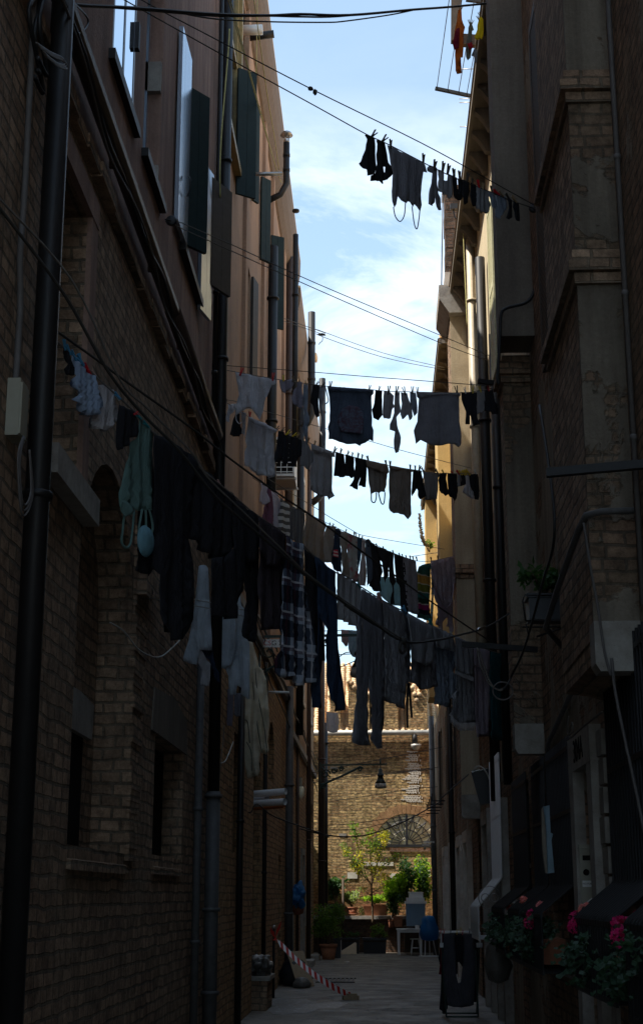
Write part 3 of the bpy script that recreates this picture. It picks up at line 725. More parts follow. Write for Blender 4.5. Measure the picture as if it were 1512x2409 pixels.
for y, w_, z1 in ((19.3, .35, 15.2), (22.6, .5, 15.2), (24.6, .28, 15.2), (27.8, .4, 15.2)): mb.box(XL-.02, XL+.055, y, y+w_, 5.63, z1)
part(mb, 'pilaster', 'stucco_orange', LB)
w = window_in(LB, 1, XL, 16.5, 18.2, 11.3, 14.7, .07, 'frame_wood', 'glass', 1, 1, .09); part(MB().box(XL-.02, XL+.10, 16.4, 18.3, 11.2, 11.295), 'sill', 'frame_wood', w)
mb = MB(); mb.box(XL, XL+.06, 18.2, 18.3, 11.3, 14.7); mb.box(XL, XL+.06, 16.4, 16.5, 11.3, 14.7); part(mb, 'surround', 'frame_wood', w)
for (a, b, c, d, *_r) in hs[1:]:
    window_in(LB, 1, XL, a, b, c, d, .18, 'shutter_green', 'glass', 1, 1)
def leaf_px(q0, q1, Yh, w, ang):
    za = atX(q0, XL+.03).z; a_ = atY(q0, Yh); b_ = atY(q1, Yh); shutter_leaf(LB, (XL+.03, Yh), R(ang), w, b_.z, a_.z, 'shutter_green', False)
leaf_px((580, 160), (580, 455), 17.95, .30, 35); leaf_px((615, 240), (612, 470), 20.4, .16, 60); leaf_px((632, 415), (632, 610), 22.0, .22, 50); leaf_px((649, 553), (649, 770), 24.3, .26, 30)
shutter_leaf(LB, (XL+.03, 20.62), R(80), .3, 8.9, 10.9, 'shutter_dark', False)
def eave_left(par, y0, y1, z, xw=-8.2, rise=2.6):
    mb = MB(); pr = [(XL-.05, z-.8), (XL+.04, z-.74), (XL+.12, z-.6), (XL+.19, z-.4), (XL+.23, z-.18), (XL+.24, z+.14), (XL-.05, z+.14)]
    mb.prism(pr, 1, y0, y1); part(mb, 'cornice', 'eave_brown', par)
    rf = MB(); rf.add([(XL+.24, y0, z+.15), (XL+.24, y1, z+.15), (xw, y1, z+rise), (xw, y0, z+rise), (XL+.24, y0, z+.2), (XL+.24, y1, z+.2), (xw, y1, z+rise+.05), (xw, y0, z+rise+.05)], [(0,1,2,3),(7,6,5,4),(0,4,5,1),(1,5,6,2),(2,6,7,3),(3,7,4,0)])
    part(rf, 'roof', 'roof_tile', par)
eave_left(LB, 16.32, 30.4, 15.45)
vpipe(LB, XL+.11, 23.8, 6.0, 12.9, .085, 'pipe_black', clamps=(9.6, 11.9), n=12)
vpipe(LB, XL+.12, 28.6, 5.8, 14.9, .09, 'pipe_brown', clamps=(8.2, 11.8))
vpipe(LB, XL+.1, 29.6, 0, 5.8, .08, 'pipe_grey', clamps=(1.3, 3.8))
vpipe(LB, XL+.06, 19.55, 0, 4.6, .045, 'pipe_black', clamps=(2.6,), n=10)
vpipe(LB, XL+.05, 23.9, 0, 5.4, .035, 'pipe_black', clamps=(2.,), n=8)
mb = MB().tube([(XL, 18.75, 14.0), (XL+.30, 18.75, 14.0)], .075, 14); part(mb, 'vent_pipe', 'plastic_white', LB)
mb = MB().tube([(XL+.42, 19.4, 14.35), (XL+.02, 19.4, 14.3)], .06, 12); part(mb, 'vent_pipe', 'pipe_black', LB)
def flue(par, X, Y, z0, z1, r, cap=True, wall=True):
    mb = MB()
    if wall: mb.tube([(XL, Y, z0-.35), (X-.1, Y, z0-.18), (X, Y, z0+.02), (X, Y, z1)], r, 12)
    else: mb.tube([(X, Y, z0), (X, Y, z1)], r, 12)
    for k in (.35, .7): mb.lathe([(r*1.12, z0+(z1-z0)*k-.03), (r*1.12, z0+(z1-z0)*k+.03)], (X, Y, 0), 12)
    f = part(mb, 'flue', 'pipe_black', par)
    if cap:
        c = MB()
        c.lathe([(r*.95, z1), (r*.95, z1+.04)], (X, Y, 0), 12)
        for a in (0, 2.1, 4.2): c.tube([(X+r*.7*math.cos(a), Y+r*.7*math.sin(a), z1), (X+r*.7*math.cos(a), Y+r*.7*math.sin(a), z1+.16)], .012, 5)
        c.lathe([(r*2., z1+.14), (r*1.5, z1+.19), (.02, z1+.23)], (X, Y, 0), 14); part(c, 'cowl', 'steel_pipe', f)
    return f
fz = atY((675, 435), 22.5).z; flue(LB, XL+.42, 22.5, fz, atY((675, 336), 22.5).z, .055)
z_ = atY((707, 552), 26.2).z; vpipe(LB, XL+.37, 26.2, 9.2, z_, .055, 'pipe_black', 'flue', clamps=(11., 13., 14.8))
ac = thing('air_conditioner', 'white air conditioner unit with slatted grille hung high on the orange stucco', 'air conditioner', (XL+.2, 25.7, 9.0))
part(MB().box(XL+.04, XL+.42, 25.3, 26.2, 9.05, 9.80), 'casing', 'plastic_white', ac)
mb = MB()
for i in range(7): mb.box(XL+.05, XL+.41, 25.285, 25.297, 9.12+i*.09, 9.135+i*.09)
for i in range(4): mb.box(XL+.06+i*.11, XL+.072+i*.11, 25.280, 25.292, 9.1, 9.75)
part(mb, 'grille', 'plastic_white', ac); part(MB().box(XL+.06, XL+.40, 25.2955, 25.2995, 9.1, 9.75), 'vent', 'void', ac)
for y in (25.4, 26.1): part(MB().bar((XL, y, 9.03), (XL+.45, y, 9.03), .04, .04), 'bracket', 'white_paint', ac)

# ------------------------------------------------------------------ left: far house
LC = thing('stucco_house', 'far house on the left, tan brick below pale orange stucco, at the courtyard', 'house', (-4.5, 37, 0))
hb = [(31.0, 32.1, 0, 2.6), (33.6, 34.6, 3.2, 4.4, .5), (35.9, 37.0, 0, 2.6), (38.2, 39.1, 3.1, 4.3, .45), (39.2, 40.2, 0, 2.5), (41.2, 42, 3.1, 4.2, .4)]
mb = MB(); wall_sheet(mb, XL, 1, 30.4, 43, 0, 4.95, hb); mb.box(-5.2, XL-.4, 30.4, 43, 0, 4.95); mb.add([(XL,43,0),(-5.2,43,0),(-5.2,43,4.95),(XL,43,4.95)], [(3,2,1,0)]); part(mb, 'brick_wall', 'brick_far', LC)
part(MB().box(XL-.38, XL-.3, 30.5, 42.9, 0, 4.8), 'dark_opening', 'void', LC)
part(MB().box(XL-.05, XL+.09, 30.4, 43, 4.95, 5.08), 'ledge', 'stone_grey', LC)
hs = [(31.3, 32.5, 6.3, 8.2), (35.2, 36.4, 6.3, 8.2), (39.4, 40.4, 6.3, 8.2), (31.4, 32.5, 10, 12), (35.4, 36.4, 10, 12), (39.5, 40.5, 10, 12)]
mb = MB(); wall_sheet(mb, XL, 1, 30.4, 43, 5.08, 15.0, hs, .16); mb.box(-5.2, XL-.4, 30.4, 43, 5.08, 15.0); mb.add([(XL,43,5.08),(-5.2,43,5.08),(-5.2,43,15),(XL,43,15)], [(3,2,1,0)]); part(mb, 'stucco_wall', 'stucco_far', LC)
for a, b, c, d in hs:
    w = window_in(LC, 1, XL, a, b, c, d, .14, 'frame_alu', 'glass', 1, 1)
    f = MB(); f.box(XL, XL+.05, a-.14, a, c-.12, d+.14); f.box(XL, XL+.05, b, b+.14, c-.12, d+.14); f.box(XL, XL+.055, a, b, d, d+.14); f.box(XL, XL+.08, a-.05, b+.05, c-.12, c); part(f, 'surround', 'stone_white', w)
for y0, y1 in ((31.0, 32.1), (35.9, 37.0), (39.2, 40.2)):
    f = MB(); f.box(XL, XL+.05, y0-.14, y0, 0, 2.75); f.box(XL, XL+.05, y1, y1+.14, 0, 2.75); f.box(XL, XL+.055, y0, y1, 2.6 if y0 < 39 else 2.5, 2.75)
    dd = part(MB().box(XL-.2, XL-.15, y0, y1, 0, 2.6), 'door', 'wood_dark', LC); part(f, 'surround', 'stone_pale', dd)
    part(MB().box(XL+.001, XL+.3, y0-.1, y1+.1, 0.001, .14), 'doorstep', 'stone_pale', dd)
eave_left(LC, 30.41, 43.0, 14.85, -5.3, .9)
flue(LC, XL+.36, 33.3, 12.9, 15.6, .09, False)
vpipe(LC, XL+.1, 33.3, 5.2, 13.1, .09, 'pipe_black', clamps=(8.,))
flue(LC, XL+.32, 41.2, 13.2, 16.75, .10, False, True)
vpipe(LC, XL+.12, 37.4, 0, 13., .06, 'pipe_brown', clamps=(3., 7.))
vpipe(LC, XL+.24, 42.7, 0, 14., .10, 'pipe_brown', clamps=(2.6, 5.5, 9.))
vpipe(LC, XL+.28, 43.12, 0, 6.6, .13, 'pipe_black', clamps=(3.3, 6.))
vpipe(LC, XL+.05, 31.6+2, 0, 6., .035, 'pipe_brown', clamps=(), n=8)
part(MB().box(XL, XL+.03, 37.7, 38.2, .9, 1.7), 'meter_box', 'plastic_cream', LC)
mb = MB(); mb.add([(XL+.26, 30.45, 15.0), (XL+.26, 31.5, 15.0), (XL-.5, 31.5, 15.3), (XL-.5, 30.45, 15.3)], [(0,1,2,3)])
shade_mb = MB().box(-8, -3.4, 43.0, 46.3, 0, 5.6); part(shade_mb, 'unseen_shade_block', 'brick_far', LC)  # added block out of view, sized to shade the low courtyard things
# brick chimney heads over the far eave
part(MB().box(XL-.35, XL+.06, 31.2, 31.8, 15.0, 16.35), 'chimney', 'brick_far', LC)
mb = MB()
for i in range(5): mb.tube([(XL+.0, 34.5+i*.18, 15.02+.04*i), (XL+.42, 34.5+i*.18, 14.92+.04*i)], .08, 8)
part(mb, 'eave_tiles', 'roof_tile', LC)

# ------------------------------------------------------------------ right: nearest house
RA = thing('rendered_house', 'nearest house on the right, flaking grey render over brick with corbelled chimney breasts', 'house', (4.5, 4, 0))
hr = [(8.7, 10.9, 1.05, 3.3, 0, .22), (11.45, 12.25, 0, 2.62, 0, .2), (12.9, 14.8, 1.05, 3.0, 0, .22), (10.9, 12.6, 6.6, 9.2, 0, .2)]
mb = MB(); wall_sheet(mb, XR, -1, -1.5, 15.3, 0, 13.2, hr); mb.box(XR+.4, 8, -1.5, 15.3, 0, 13.2); mb.box(XR, XR+.41, -1.5, 15.3, 13.1, 13.2)
mb.add([(XR,15.3,12.4),(8,15.3,12.4),(8,15.3,13.2),(XR,15.3,13.2)], [(0,1,2,3)])
part(mb, 'rendered_wall', 'worn_render', RA)
def breast(par, y0, y1, zb, zt, ztst, x0=XP, stone=True, ledges=(7.12,), mat='worn_pier', lower=None):
    """chimney breast carried on a stone corbel"""
    mb = MB(); mb.box(x0+.004, XR+.02, y0+.03, y1, ztst-.1 if stone else ztst, zt)
    b = part(mb, 'chimney_breast', mat if not stone else 'brick_dark', par)
    part(MB().box(x0, XR+.018, y0, y0+.029, ztst, zt), 'front', mat, b)
    if stone:
        part(MB().prism([(x0, zb+.05), (x0, ztst-.003), (XR+.01, ztst-.003), (XR+.01, zb), (x0+.03, zb)], 1, y0-.012, y0+.2), 'corbel', 'stone_pale', b)
        part(MB().prism([(x0+.01, ztst-.25), (x0+.01, ztst-.102), (XR+.01, ztst-.102), (XR+.01, zb+.02), (x0+.2, zb+.06)], 1, y0+.262, y1-.02), 'corbel', 'brick_dark', b)
    rs = random.Random(int(y0*10))
    for z in ledges:
        l = MB()
        for i in range(3):
            k = [.02, .06, .03][i]; l.box(x0-k, XR+.01, y0-k-rs.uniform(0,.015), y1+k, z+.085*i, z+.085*i+.078)
        part(l, 'string_course', 'brick_dark', b)
    return b
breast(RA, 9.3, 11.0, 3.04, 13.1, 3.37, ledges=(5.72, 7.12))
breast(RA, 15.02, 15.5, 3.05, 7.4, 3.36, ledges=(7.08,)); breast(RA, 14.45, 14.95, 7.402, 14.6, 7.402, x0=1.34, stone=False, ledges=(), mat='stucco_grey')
# windows, door
window_in(RA, -1, XR, 8.7, 10.9, 1.05, 3.3, .22, 'wood_dark', 'glass', 1, 1); window_in(RA, -1, XR, 12.9, 14.8, 1.05, 3.0, .22, 'wood_dark', 'glass', 1, 1)
w = window_in(RA, -1, XR, 10.9, 12.6, 6.6, 9.2, .2, 'shutter_green', 'glass', 1, 1)
shutter_leaf(RA, (XR-.04, 12.62), R(90), .8, 6.6, 10.4, 'shutter_dark', True); shutter_leaf(RA, (XR-.04, 10.88), R(-91), .8, 6.6, 9.2, 'shutter_dark', True)
dr = part(MB().box(XR+.12, XR+.17, 11.45, 12.25, 0, 2.62), 'door', 'wood_grey', RA)
f = MB(); f.box(XR-.09, XR+.11, 12.251, 12.50, 0, 2.64); f.box(XR-.09, XR+.11, 11.2, 11.449, 0, 2.64); f.box(XR-.092, XR+.11, 11.2, 12.5, 2.641, 2.92); part(f, 'surround', 'stone_grey', dr)
mb = MB(); mb.box(XR-.07, XR+.115, 12.21, 12.2495, 1.58, 2.02); mb.box(XR-.075, XR+.115, 12.195, 12.2495, 2.021, 2.05); lb = part(mb, 'letter_box', 'plastic_cream', dr)
part(MB().box(XR-.045, XR+.06, 12.205, 12.2095, 1.925, 1.965), 'slot', 'void', lb)
part(MB().lathe([(.026, 12.205), (.026, 12.2095)], (XR-.02, 0, 1.83), 14, 1), 'lock', 'void', lb)
part(MB().box(XR-.055, XR+.085, 12.205, 12.2095, 1.715, 1.765), 'notice', 'plastic_white', lb)
part(MB().lathe([(.012, 1.63), (.05, 1.60), (.055, 1.56), (.012, 1.52)], (XR+.02, 12.17, 0), 14), 'door_bell', 'plastic_white', lb)
def text_on(par, s, mat, loc, size, rot, depth=.003, name='lettering'):
    cu = bpy.data.curves.new('t', 'FONT'); cu.body = s; cu.size = size; cu.extrude = depth; cu.align_x = 'CENTER'; cu.align_y = 'CENTER'
    o = bpy.data.objects.new('t', cu); COL.objects.link(o); bpy.context.view_layer.update()
    me = bpy.data.meshes.new_from_object(o.evaluated_get(bpy.context.evaluated_depsgraph_get())); bpy.data.objects.remove(o)
    q = bpy.data.objects.new(name, me); COL.objects.link(q); me.materials.clear(); me.materials.append(MATS[mat])
    w = Vector((0,0,0)); p_ = par
    while p_: w += p_.location; p_ = p_.parent
    q.parent = par; q.location = Vector(loc) - w; q.rotation_euler = rot; return q
text_on(dr, '304A', 'void', (XR-.094, 11.85, 2.78), .26, (R(90), 0, R(-90)))
text_on(lb, 'NO PUBBLICITA', 'iron', (XR+.015, 12.203, 1.74), .019, (R(90), 0, 0), .0008)
# whitewashed brick quoin by the door
mb = MB(); rs = random.Random(4); z = .3
while z < 2.7:
    mb.box(XR-.03-rs.uniform(0,.02), XR+.02, 10.92, 11.14+rs.uniform(-.03,.04), z, z+.19); z += .215
part(mb, 'quoin', 'stone_pale', RA)
def grille(par, y0, y1, zt, zb, mid=1.72, low=1.5, xo=1.36, xi=XR-.05, mat='iron', n=None):
    mb = MB(); n = n or max(6, int((y1-y0)/.105))
    for i in range(n+1):
        y = y0 + (y1-y0)*i/n
        mb.tube([(xi, y, zt), (xi, y, mid+.03), (xi-.02, y, mid), (xo+.015, y, low+.02), (xo, y, low), (xo, y, zb), (xi, y, zb)], .011, 6)
    for z, x in ((zt-.1, xi), ((zt+mid)/2, xi), (low-.02, xo), (zb, xo), (zb, xi), ((zb+low)/2, xo)): mb.box(x-.008, x+.008, y0-.02, y1+.02, z-.018, z+.018)
    return part(mb, 'window_grille', mat, par)
grille(RA, 8.85, 10.6, 3.3, 1.04); grille(RA, 12.75, 14.5, 3.0, 1.02); grille(RA, 6.4, 8.4, 3.2, 1.0)
# window ledge below the grilles
mb = MB(); mb.box(XR-.06, XR+.05, 8.6, 11.0, .97, 1.04); mb.box(XR-.06, XR+.05, 12.6, 14.95, .95, 1.02); part(mb, 'sill', 'stone_grey', RA)
# pipework
P = [Vector((XR, 9.12, 4.06)), Vector((1.46, 9.14, 4.06)), Vector((1.37, 9.2, 4.05)), Vector((1.345, 9.4, 4.0)), Vector((1.345, 10.6, 3.86)), Vector((1.36, 11.6, 3.74)), Vector((1.6, 12.2, 3.64))]
part(MB().tube(P, .023, 8), 'grey_pipe', 'pipe_grey', RA)
P = [Vector((XR-.03, 12.5, 3.35)), Vector((XR-.03, 14.4, 3.1)), Vector((XR-.03, 14.55, 2.9)), Vector((XR-.03, 14.55, 1.9))]
part(MB().tube(P, .022, 8), 'conduit', 'pipe_grey', RA)
vpipe(RA, XR-.04, 8.95, 3.4, 12, .02, 'cable_grey', 'conduit', clamps=(4.5, 5.5, 6.5), n=6)
for q, name in (([(1512, 1040), (1270, 1052)], 'near'), ([(1282, 1528), (1085, 1528)], 'far')):
    pass
b1 = MB().bar((XR+.1, 8.75, 4.27), (1.08, 8.85, 4.24), .05, .055); tag(b1.build('iron_bar', 'iron'), 'dark iron bar jutting from the nearest right wall above the grey pipe', 'iron bar')
b2 = MB().bar((1.62, 14.62, 4.06), (.86, 14.55, 4.11), .045, .055); tag(b2.build('iron_bar', 'iron'), 'dark iron bar crossing in front of the brick pier, rope looped on its tip', 'iron bar')

# ------------------------------------------------------------------ right: middle house
RB = thing('plastered_house', 'middle house on the right, cream sunlit plaster under a bracketed tile eave with louvred shutters', 'house', (4.5, 21, 0))
hr = [(17.0, 18.7, 1.05, 2.95, 0, .2), (20.0, 21.0, 0, 2.7, 0, .2), (22.4, 23.4, 0, 2.7, 0, .2), (17.4, 18.6, 8.6, 11.2, 0, .18), (21.4, 22.6, 8.6, 11.2, 0, .18), (17.5, 18.6, 4.2, 6.2, 0, .18), (22, 23, 4.2, 6.2, 0, .18)]
mb = MB(); wall_sheet(mb, XR+.02, -1, 15.3, 25.4, 0, 7.1, hr); mb.box(XR+.42, 8, 15.3, 25.4, 0, 12.4); part(mb, 'rendered_wall', 'worn_render', RB)
mb = MB(); wall_sheet(mb, XR+.02, -1, 15.3, 25.4, 7.1, 12.4, hr); part(mb, 'plaster_wall', 'stucco_cream', RB)
for a, b, c, d, *_r in hr:
    if c > .5: window_in(RB, -1, XR+.02, a, b, c, d, .18, 'frame_alu', 'glass', 1, 1)
    else:
        dd = part(MB().box(XR+.14, XR+.19, a, b, c, d), 'door', 'wood_dark', RB)
        f = MB(); f.box(XR-.09, XR+.13, a-.2, a-.001, 0, d+.001); f.box(XR-.09, XR+.13, b+.001, b+.2, 0, d+.001); f.box(XR-.092, XR+.13, a-.2, b+.2, d+.002, d+.22); part(f, 'surround', 'stone_grey', dd)
for y, an in ((17.38, -91), (18.62, 91), (21.38, -91), (22.62, 91)): shutter_leaf(RB, (XR-.03, y), R(an), .62, 8.6, 11.2, 'shutter_cream' if y > 18 else 'shutter_green', True)
vpipe(RB, XR-.08, 22.4, 4.2, 12.3, .07, 'pipe_cream', clamps=(9., 11.2)); vpipe(RB, XR-.09, 20.3, 2.9, 11.0, .075, 'pipe_black', clamps=(4., 6., 8.4))
vpipe(RB, XR-.07, 18.6, 3.0, 8.3, .06, 'pipe_black', clamps=(4.2, 6.9)); vpipe(RB, XR-.04, 19.4, 3.2, 9.4, .03, 'pipe_grey', clamps=(5.,), n=8)
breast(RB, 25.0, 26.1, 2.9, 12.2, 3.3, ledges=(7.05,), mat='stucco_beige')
def eave_right(par, y0, y1, z, xo=XP, mat='stucco_grey'):
    mb = MB(); mb.box(xo+.04, XR+.05, y0, y1, z-.08, z); mb.box(xo, xo+.05, y0, y1, z-.1, z+.02); c = part(mb, 'eave', mat, par)
    b = MB(); y = y0 + .3
    br = []
    while y < y1 - .15:
        pr = [(XR+.02, z-.42), (XR-.06, z-.40), (XR-.12, z-.28), (XR-.2, z-.17), (xo+.05, z-.13), (xo+.05, z-.081), (XR+.02, z-.081)]
        part(MB().prism(pr, 1, y, y+.13), 'bracket', mat, c); y += .62
    t_ = MB(); y = y0
    while y < y1:
        t_.tube([(xo+.03, y+.08, z+.07), (xo+1.2, y+.08, z+.52)], .06, 8); y += .2
    t_.add([(xo-.02, y0, z+.022), (xo-.02, y1, z+.022), (8, y1, z+2.5), (8, y0, z+2.5)], [(3,2,1,0)]); t_.add([(8, y0, z+2.5), (8, y1, z+2.5), (8, y1, z), (8, y0, z)], [(0,1,2,3)])
    part(t_, 'roof', 'roof_tile', par)
eave_right(RB, 15.6, 25.0, 12.5)
# capped chimney head on the pier
z0 = atX((1040, 800), 1.3).z; z0 = 12.0
b = MB(); b.prism([(XP-.02, z0), (XP-.2, z0+.28), (XP-.2, z0+.55), (XR+.3, z0+.55), (XR+.3, z0)], 1, 24.8, 26.3)
b.box(XP-.08, XR+.3, 24.9, 26.15, z0+.551, z0+.85)
part(b, 'chimney_head', 'stone_grey', RB)
t_ = MB()
for i in range(7): t_.box(XP+.07-.012*(i % 2), XP+.5, 27.1, 27.6, 12.7+.42*i, 12.7+.42*i+.40)
t_.box(XP+.03, XP+.5, 27.05, 27.65, 15.65, 15.75)
part(t_, 'chimney', 'brick_dark_shade', RB)
# ------------------------------------------------------------------ right: far ochre house
RD = thing('ochre_house', 'far house on the right, golden ochre plaster with a tiled eave beyond the chimney pier', 'house', (4.5, 36, 0))
hr = [(27.5, 28.6, 0, 2.6), (30., 31., 0, 2.6), (33.2, 34.3, 0, 2.6), (37, 38, 0, 2.6), (27.6, 28.7, 4, 6), (31, 32, 4, 6), (34.5, 35.4, 4, 6), (39, 40, 4, 6)]
mb = MB(); wall_sheet(mb, XR, -1, 25.4, 46.5, 0, 6.6, hr, .2); mb.box(XR+.42, 8, 25.4, 46.5, 0, 6.6); mb.box(XR+.42, 8, 25.4, 41., 6.6, 12.7); mb.add([(XR,41.,6.6),(8,41.,6.6),(8,41.,12.7),(XR,41.,12.7)], [(3,2,1,0)]); part(mb, 'rendered_wall', 'worn_render', RD)
mb = MB(); wall_sheet(mb, XR, -1, 25.4, 41., 6.6, 12.7, [], .2); part(mb, 'ochre_wall', 'stucco_ochre', RD)
for a, b, c, d in hr:
    if c > .5:
        w = window_in(RD, -1, XR, a, b, c, d, .16, 'wood_grey', 'glass', 1, 1); shutter_leaf(RD, (XR-.03, b+.02), R(91), .5, c, d, 'shutter_dark', True)
    else:
        dd = part(MB().box(XR+.12, XR+.17, a, b, c, d), 'door', 'wood_dark', RD)
        f = MB(); f.box(XR-.10, XR+.11, a-.2, a-.001, 0, d+.001); f.box(XR-.10, XR+.11, b+.001, b+.2, 0, d+.001); f.box(XR-.102, XR+.11, a-.2, b+.2, d+.002, d+.22); part(f, 'surround', 'stone_white', dd)
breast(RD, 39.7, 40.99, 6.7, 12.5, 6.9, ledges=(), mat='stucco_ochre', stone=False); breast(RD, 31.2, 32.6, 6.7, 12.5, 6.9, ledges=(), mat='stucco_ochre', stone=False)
eave_right(RD, 27.9, 41.2, 12.7, XP-.08, 'stucco_grey')
vpipe(RD, XR-.12, 43.2, 0, 6.8, .075, 'pipe_grey', clamps=(1.8, 3.6)); vpipe(RD, XR-.1, 44.9, 2.5, 6.9, .05, 'pipe_black', clamps=(3.,))
vpipe(RD, XR-.09, 33., 0, 6., .06, 'pipe_black', clamps=(3.,)); vpipe(RD, XR-.05, 44.6, 0, 2.6, .025, 'plastic_blue', 'hose_pipe', (), 8)
mb = MB()
for i in range(5): mb.bar((XR, 38.+i*1.1, 4.0-.02*i), (XR-.35, 38.+i*1.1, 4.0-.02*i), .03, .03); mb.bar((XR-.33, 38.+i*1.1, 4.0), (XR-.33, 38.+i*1.1, 4.18), .03, .03)
part(mb, 'iron_bracket', 'iron', RD)
# ------------------------------------------------------------------ end wall
EW = 46.5
EH = thing('brick_warehouse', 'tan brick building closing the alley, with a fan window and tiled roof', 'building', (0, 49, 0))
ac_ = atY(px('R2', 1075, 478), EW); rr = (atY(px('R2', 1075, 140), EW).z - ac_.z)
mb = MB(); n = 20; cx, cz = ac_.x, ac_.z
for (x0, x1, z0, z1) in ((-9, cx-rr, 0, 6.75), (cx+rr, 9, 0, 6.75), (cx-rr, cx+rr, 0, cz)): mb.add([(x0,EW,z0),(x1,EW,z0),(x1,EW,z1),(x0,EW,z1)], [(0,1,2,3)])
pts = [(cx - rr*math.cos(math.pi*i/n), cz + rr*math.sin(math.pi*i/n)) for i in range(n+1)]
for p, q in zip(pts, pts[1:]):
    mb.add([(p[0],EW,p[1]),(q[0],EW,q[1]),(q[0],EW,6.75),(p[0],EW,6.75)], [(0,1,2,3)]); mb.add([(p[0],EW,p[1]),(p[0],EW+.3,p[1]),(q[0],EW+.3,q[1]),(q[0],EW,q[1])], [(0,1,2,3)])
mb.add([(cx-rr,EW,cz),(cx+rr,EW,cz),(cx+rr,EW+.3,cz),(cx-rr,EW+.3,cz)], [(0,1,2,3)]); mb.box(-9, 9, EW+.45, 56, 0, 6.7)
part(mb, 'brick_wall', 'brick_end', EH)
# voussoirs
vs = MB()
for i in range(26):
    a = math.pi*(i+.5)/26; d0 = Vector((-math.cos(a), math.sin(a))); t0 = Vector((d0.y, -d0.x)); w_ = math.pi*(rr+.12)/26*.44
    L = .27 + (.03 if i % 2 else 0)
    q = [d0*(rr+.005) - t0*w_*.9, d0*(rr+.005) + t0*w_*.9, d0*(rr+L) + t0*w_*1.15, d0*(rr+L) - t0*w_*1.15]
    vs.prism([(cx+p.x, cz+p.y) for p in q], 1, EW-.008, EW+.05)
part(vs, 'arch', 'arch_brick', EH)
fw = MB(); B = EW - .015
fw.box(cx-rr, cx+rr, B, B+.04, cz+.0, cz+.09); fw.box(cx-.035, cx+.035, B-.005, B+.04, cz+.09, cz+rr-.01)
for i in range(1, 14):
    a = math.pi*i/14
    if i == 7: continue
    fw.bar((cx + .18*math.cos(a), B+.03, cz+.09+.18*math.sin(a)), (cx + rr*.99*math.cos(a), B+.03, cz+rr*.99*math.sin(a)), .022, .02, (0,1,0))
for r_ in (.2, .48, .74):
    fw.tube([(cx + rr*r_*1.25*math.cos(math.pi*i/24) if r_ < .3 else cx+rr*r_*math.cos(math.pi*i/24), B+.03, cz+.05+rr*r_*math.sin(math.pi*i/24)) for i in range(25)], .013, 5)
for i in range(7):
    a0, a1 = math.pi*(2*i)/14, math.pi*(2*i+2)/14; am = (a0+a1)/2
    fw.tube(smooth_path([(cx+rr*.97*math.cos(a0), B+.03, cz+rr*.97*math.sin(a0)), (cx+rr*.62*math.cos(am), B+.03, cz+rr*.62*math.sin(am)), (cx+rr*.97*math.cos(a1), B+.03, cz+rr*.97*math.sin(a1))], 6), .012, 5)
fr_ = part(fw, 'fan_window', 'frame_alu', EH)
gl = MB(); gp = [(cx + rr*math.cos(math.pi*i/n), cz + rr*math.sin(math.pi*i/n)) for i in range(n+1)]
gl.prism(gp, 1, B+.05, B+.07); part(gl, 'pane', 'fan_glass', fr_)
def wbox(z, x0, y0, x1, y1, d0, d1, name, mat):
    a = atY(px(z, x0, y0), EW); b_ = atY(px(z, x1, y1), EW); return part(box(a.x, b_.x, EW-d0, EW+d1, b_.z, a.z), name, mat, EH)
wbox('R2', 640, 627, 940, 665, .02, .05, 'lintel_stone', 'stone_white'); wbox('R2', 476, 730, 576, 792, .02, .05, 'stone_block', 'stone_white'); wbox('R2', 905, 740, 978, 796, .02, .05, 'stone_block', 'stone_white'); wbox('R2', 1255, 705, 1310, 775, .02, .05, 'stone_block', 'stone_white')
wbox('R2', 820, 575, 980, 612, .012, .05, 'lintel_board', 'wood_dark'); wbox('R2', 900, 488, 1310, 520, .03, .05, 'brick_sill', 'brick_red'); wbox('R2', 390, 338, 465, 362, .015, .05, 'stone_block', 'stone_grey')
# pale mortar smeared down the wall under the stove pipe
rs = random.Random(9); mm = MB()
for i in range(30):
    if rs.random() < .12: continue
    y = 1020 + i*17.2; x0 = 1085 + rs.uniform(-34, 30) - (45 if 250 < i*17.2 < 290 or i > 21 else 0); x1 = 1205 + rs.uniform(-34, 10)
    a = atY(px('R1', x0, y), EW); b_ = atY(px('R1', x1, y+8.5), EW); mm.box(a.x, b_.x, EW-.012, EW+.02, b_.z, a.z)
    x = x0
    while x < x1 - 8:
        xx = x + rs.uniform(14, 34); q = atY(px('R1', xx, y), EW); q2 = atY(px('R1', xx+9, y+17.2), EW); mm.box(q.x, q2.x, EW-.011, EW+.02, q2.z, q.z); x = xx
part(mm, 'mortar_patch', 'stone_white', EH)
ga = atY(px('R1', 265, 838), EW-.12)
part(MB().tube([(-4, EW-.13, ga.z), (4, EW-.13, ga.z)], .085, 12), 'gutter', 'zinc', EH)
e0 = atY(px('R1', 1152, 850), EW-.1); e1 = atY(px('R1', 1168, 985), EW-.1)
part(MB().tube([(e0.x, EW-.12, e0.z), (e0.x, EW-.12, e1.z+.12)], .09, 12), 'stove_pipe', 'pipe_black', EH)
part(MB().lathe([(.04, e1.z-.08), (.11, e1.z-.05), (.16, e1.z+.04), (.17, e1.z+.1), (.15, e1.z+.1), (.10, e1.z)], (e1.x, EW-.14, 0), 16), 'bowl', 'zinc', EH)
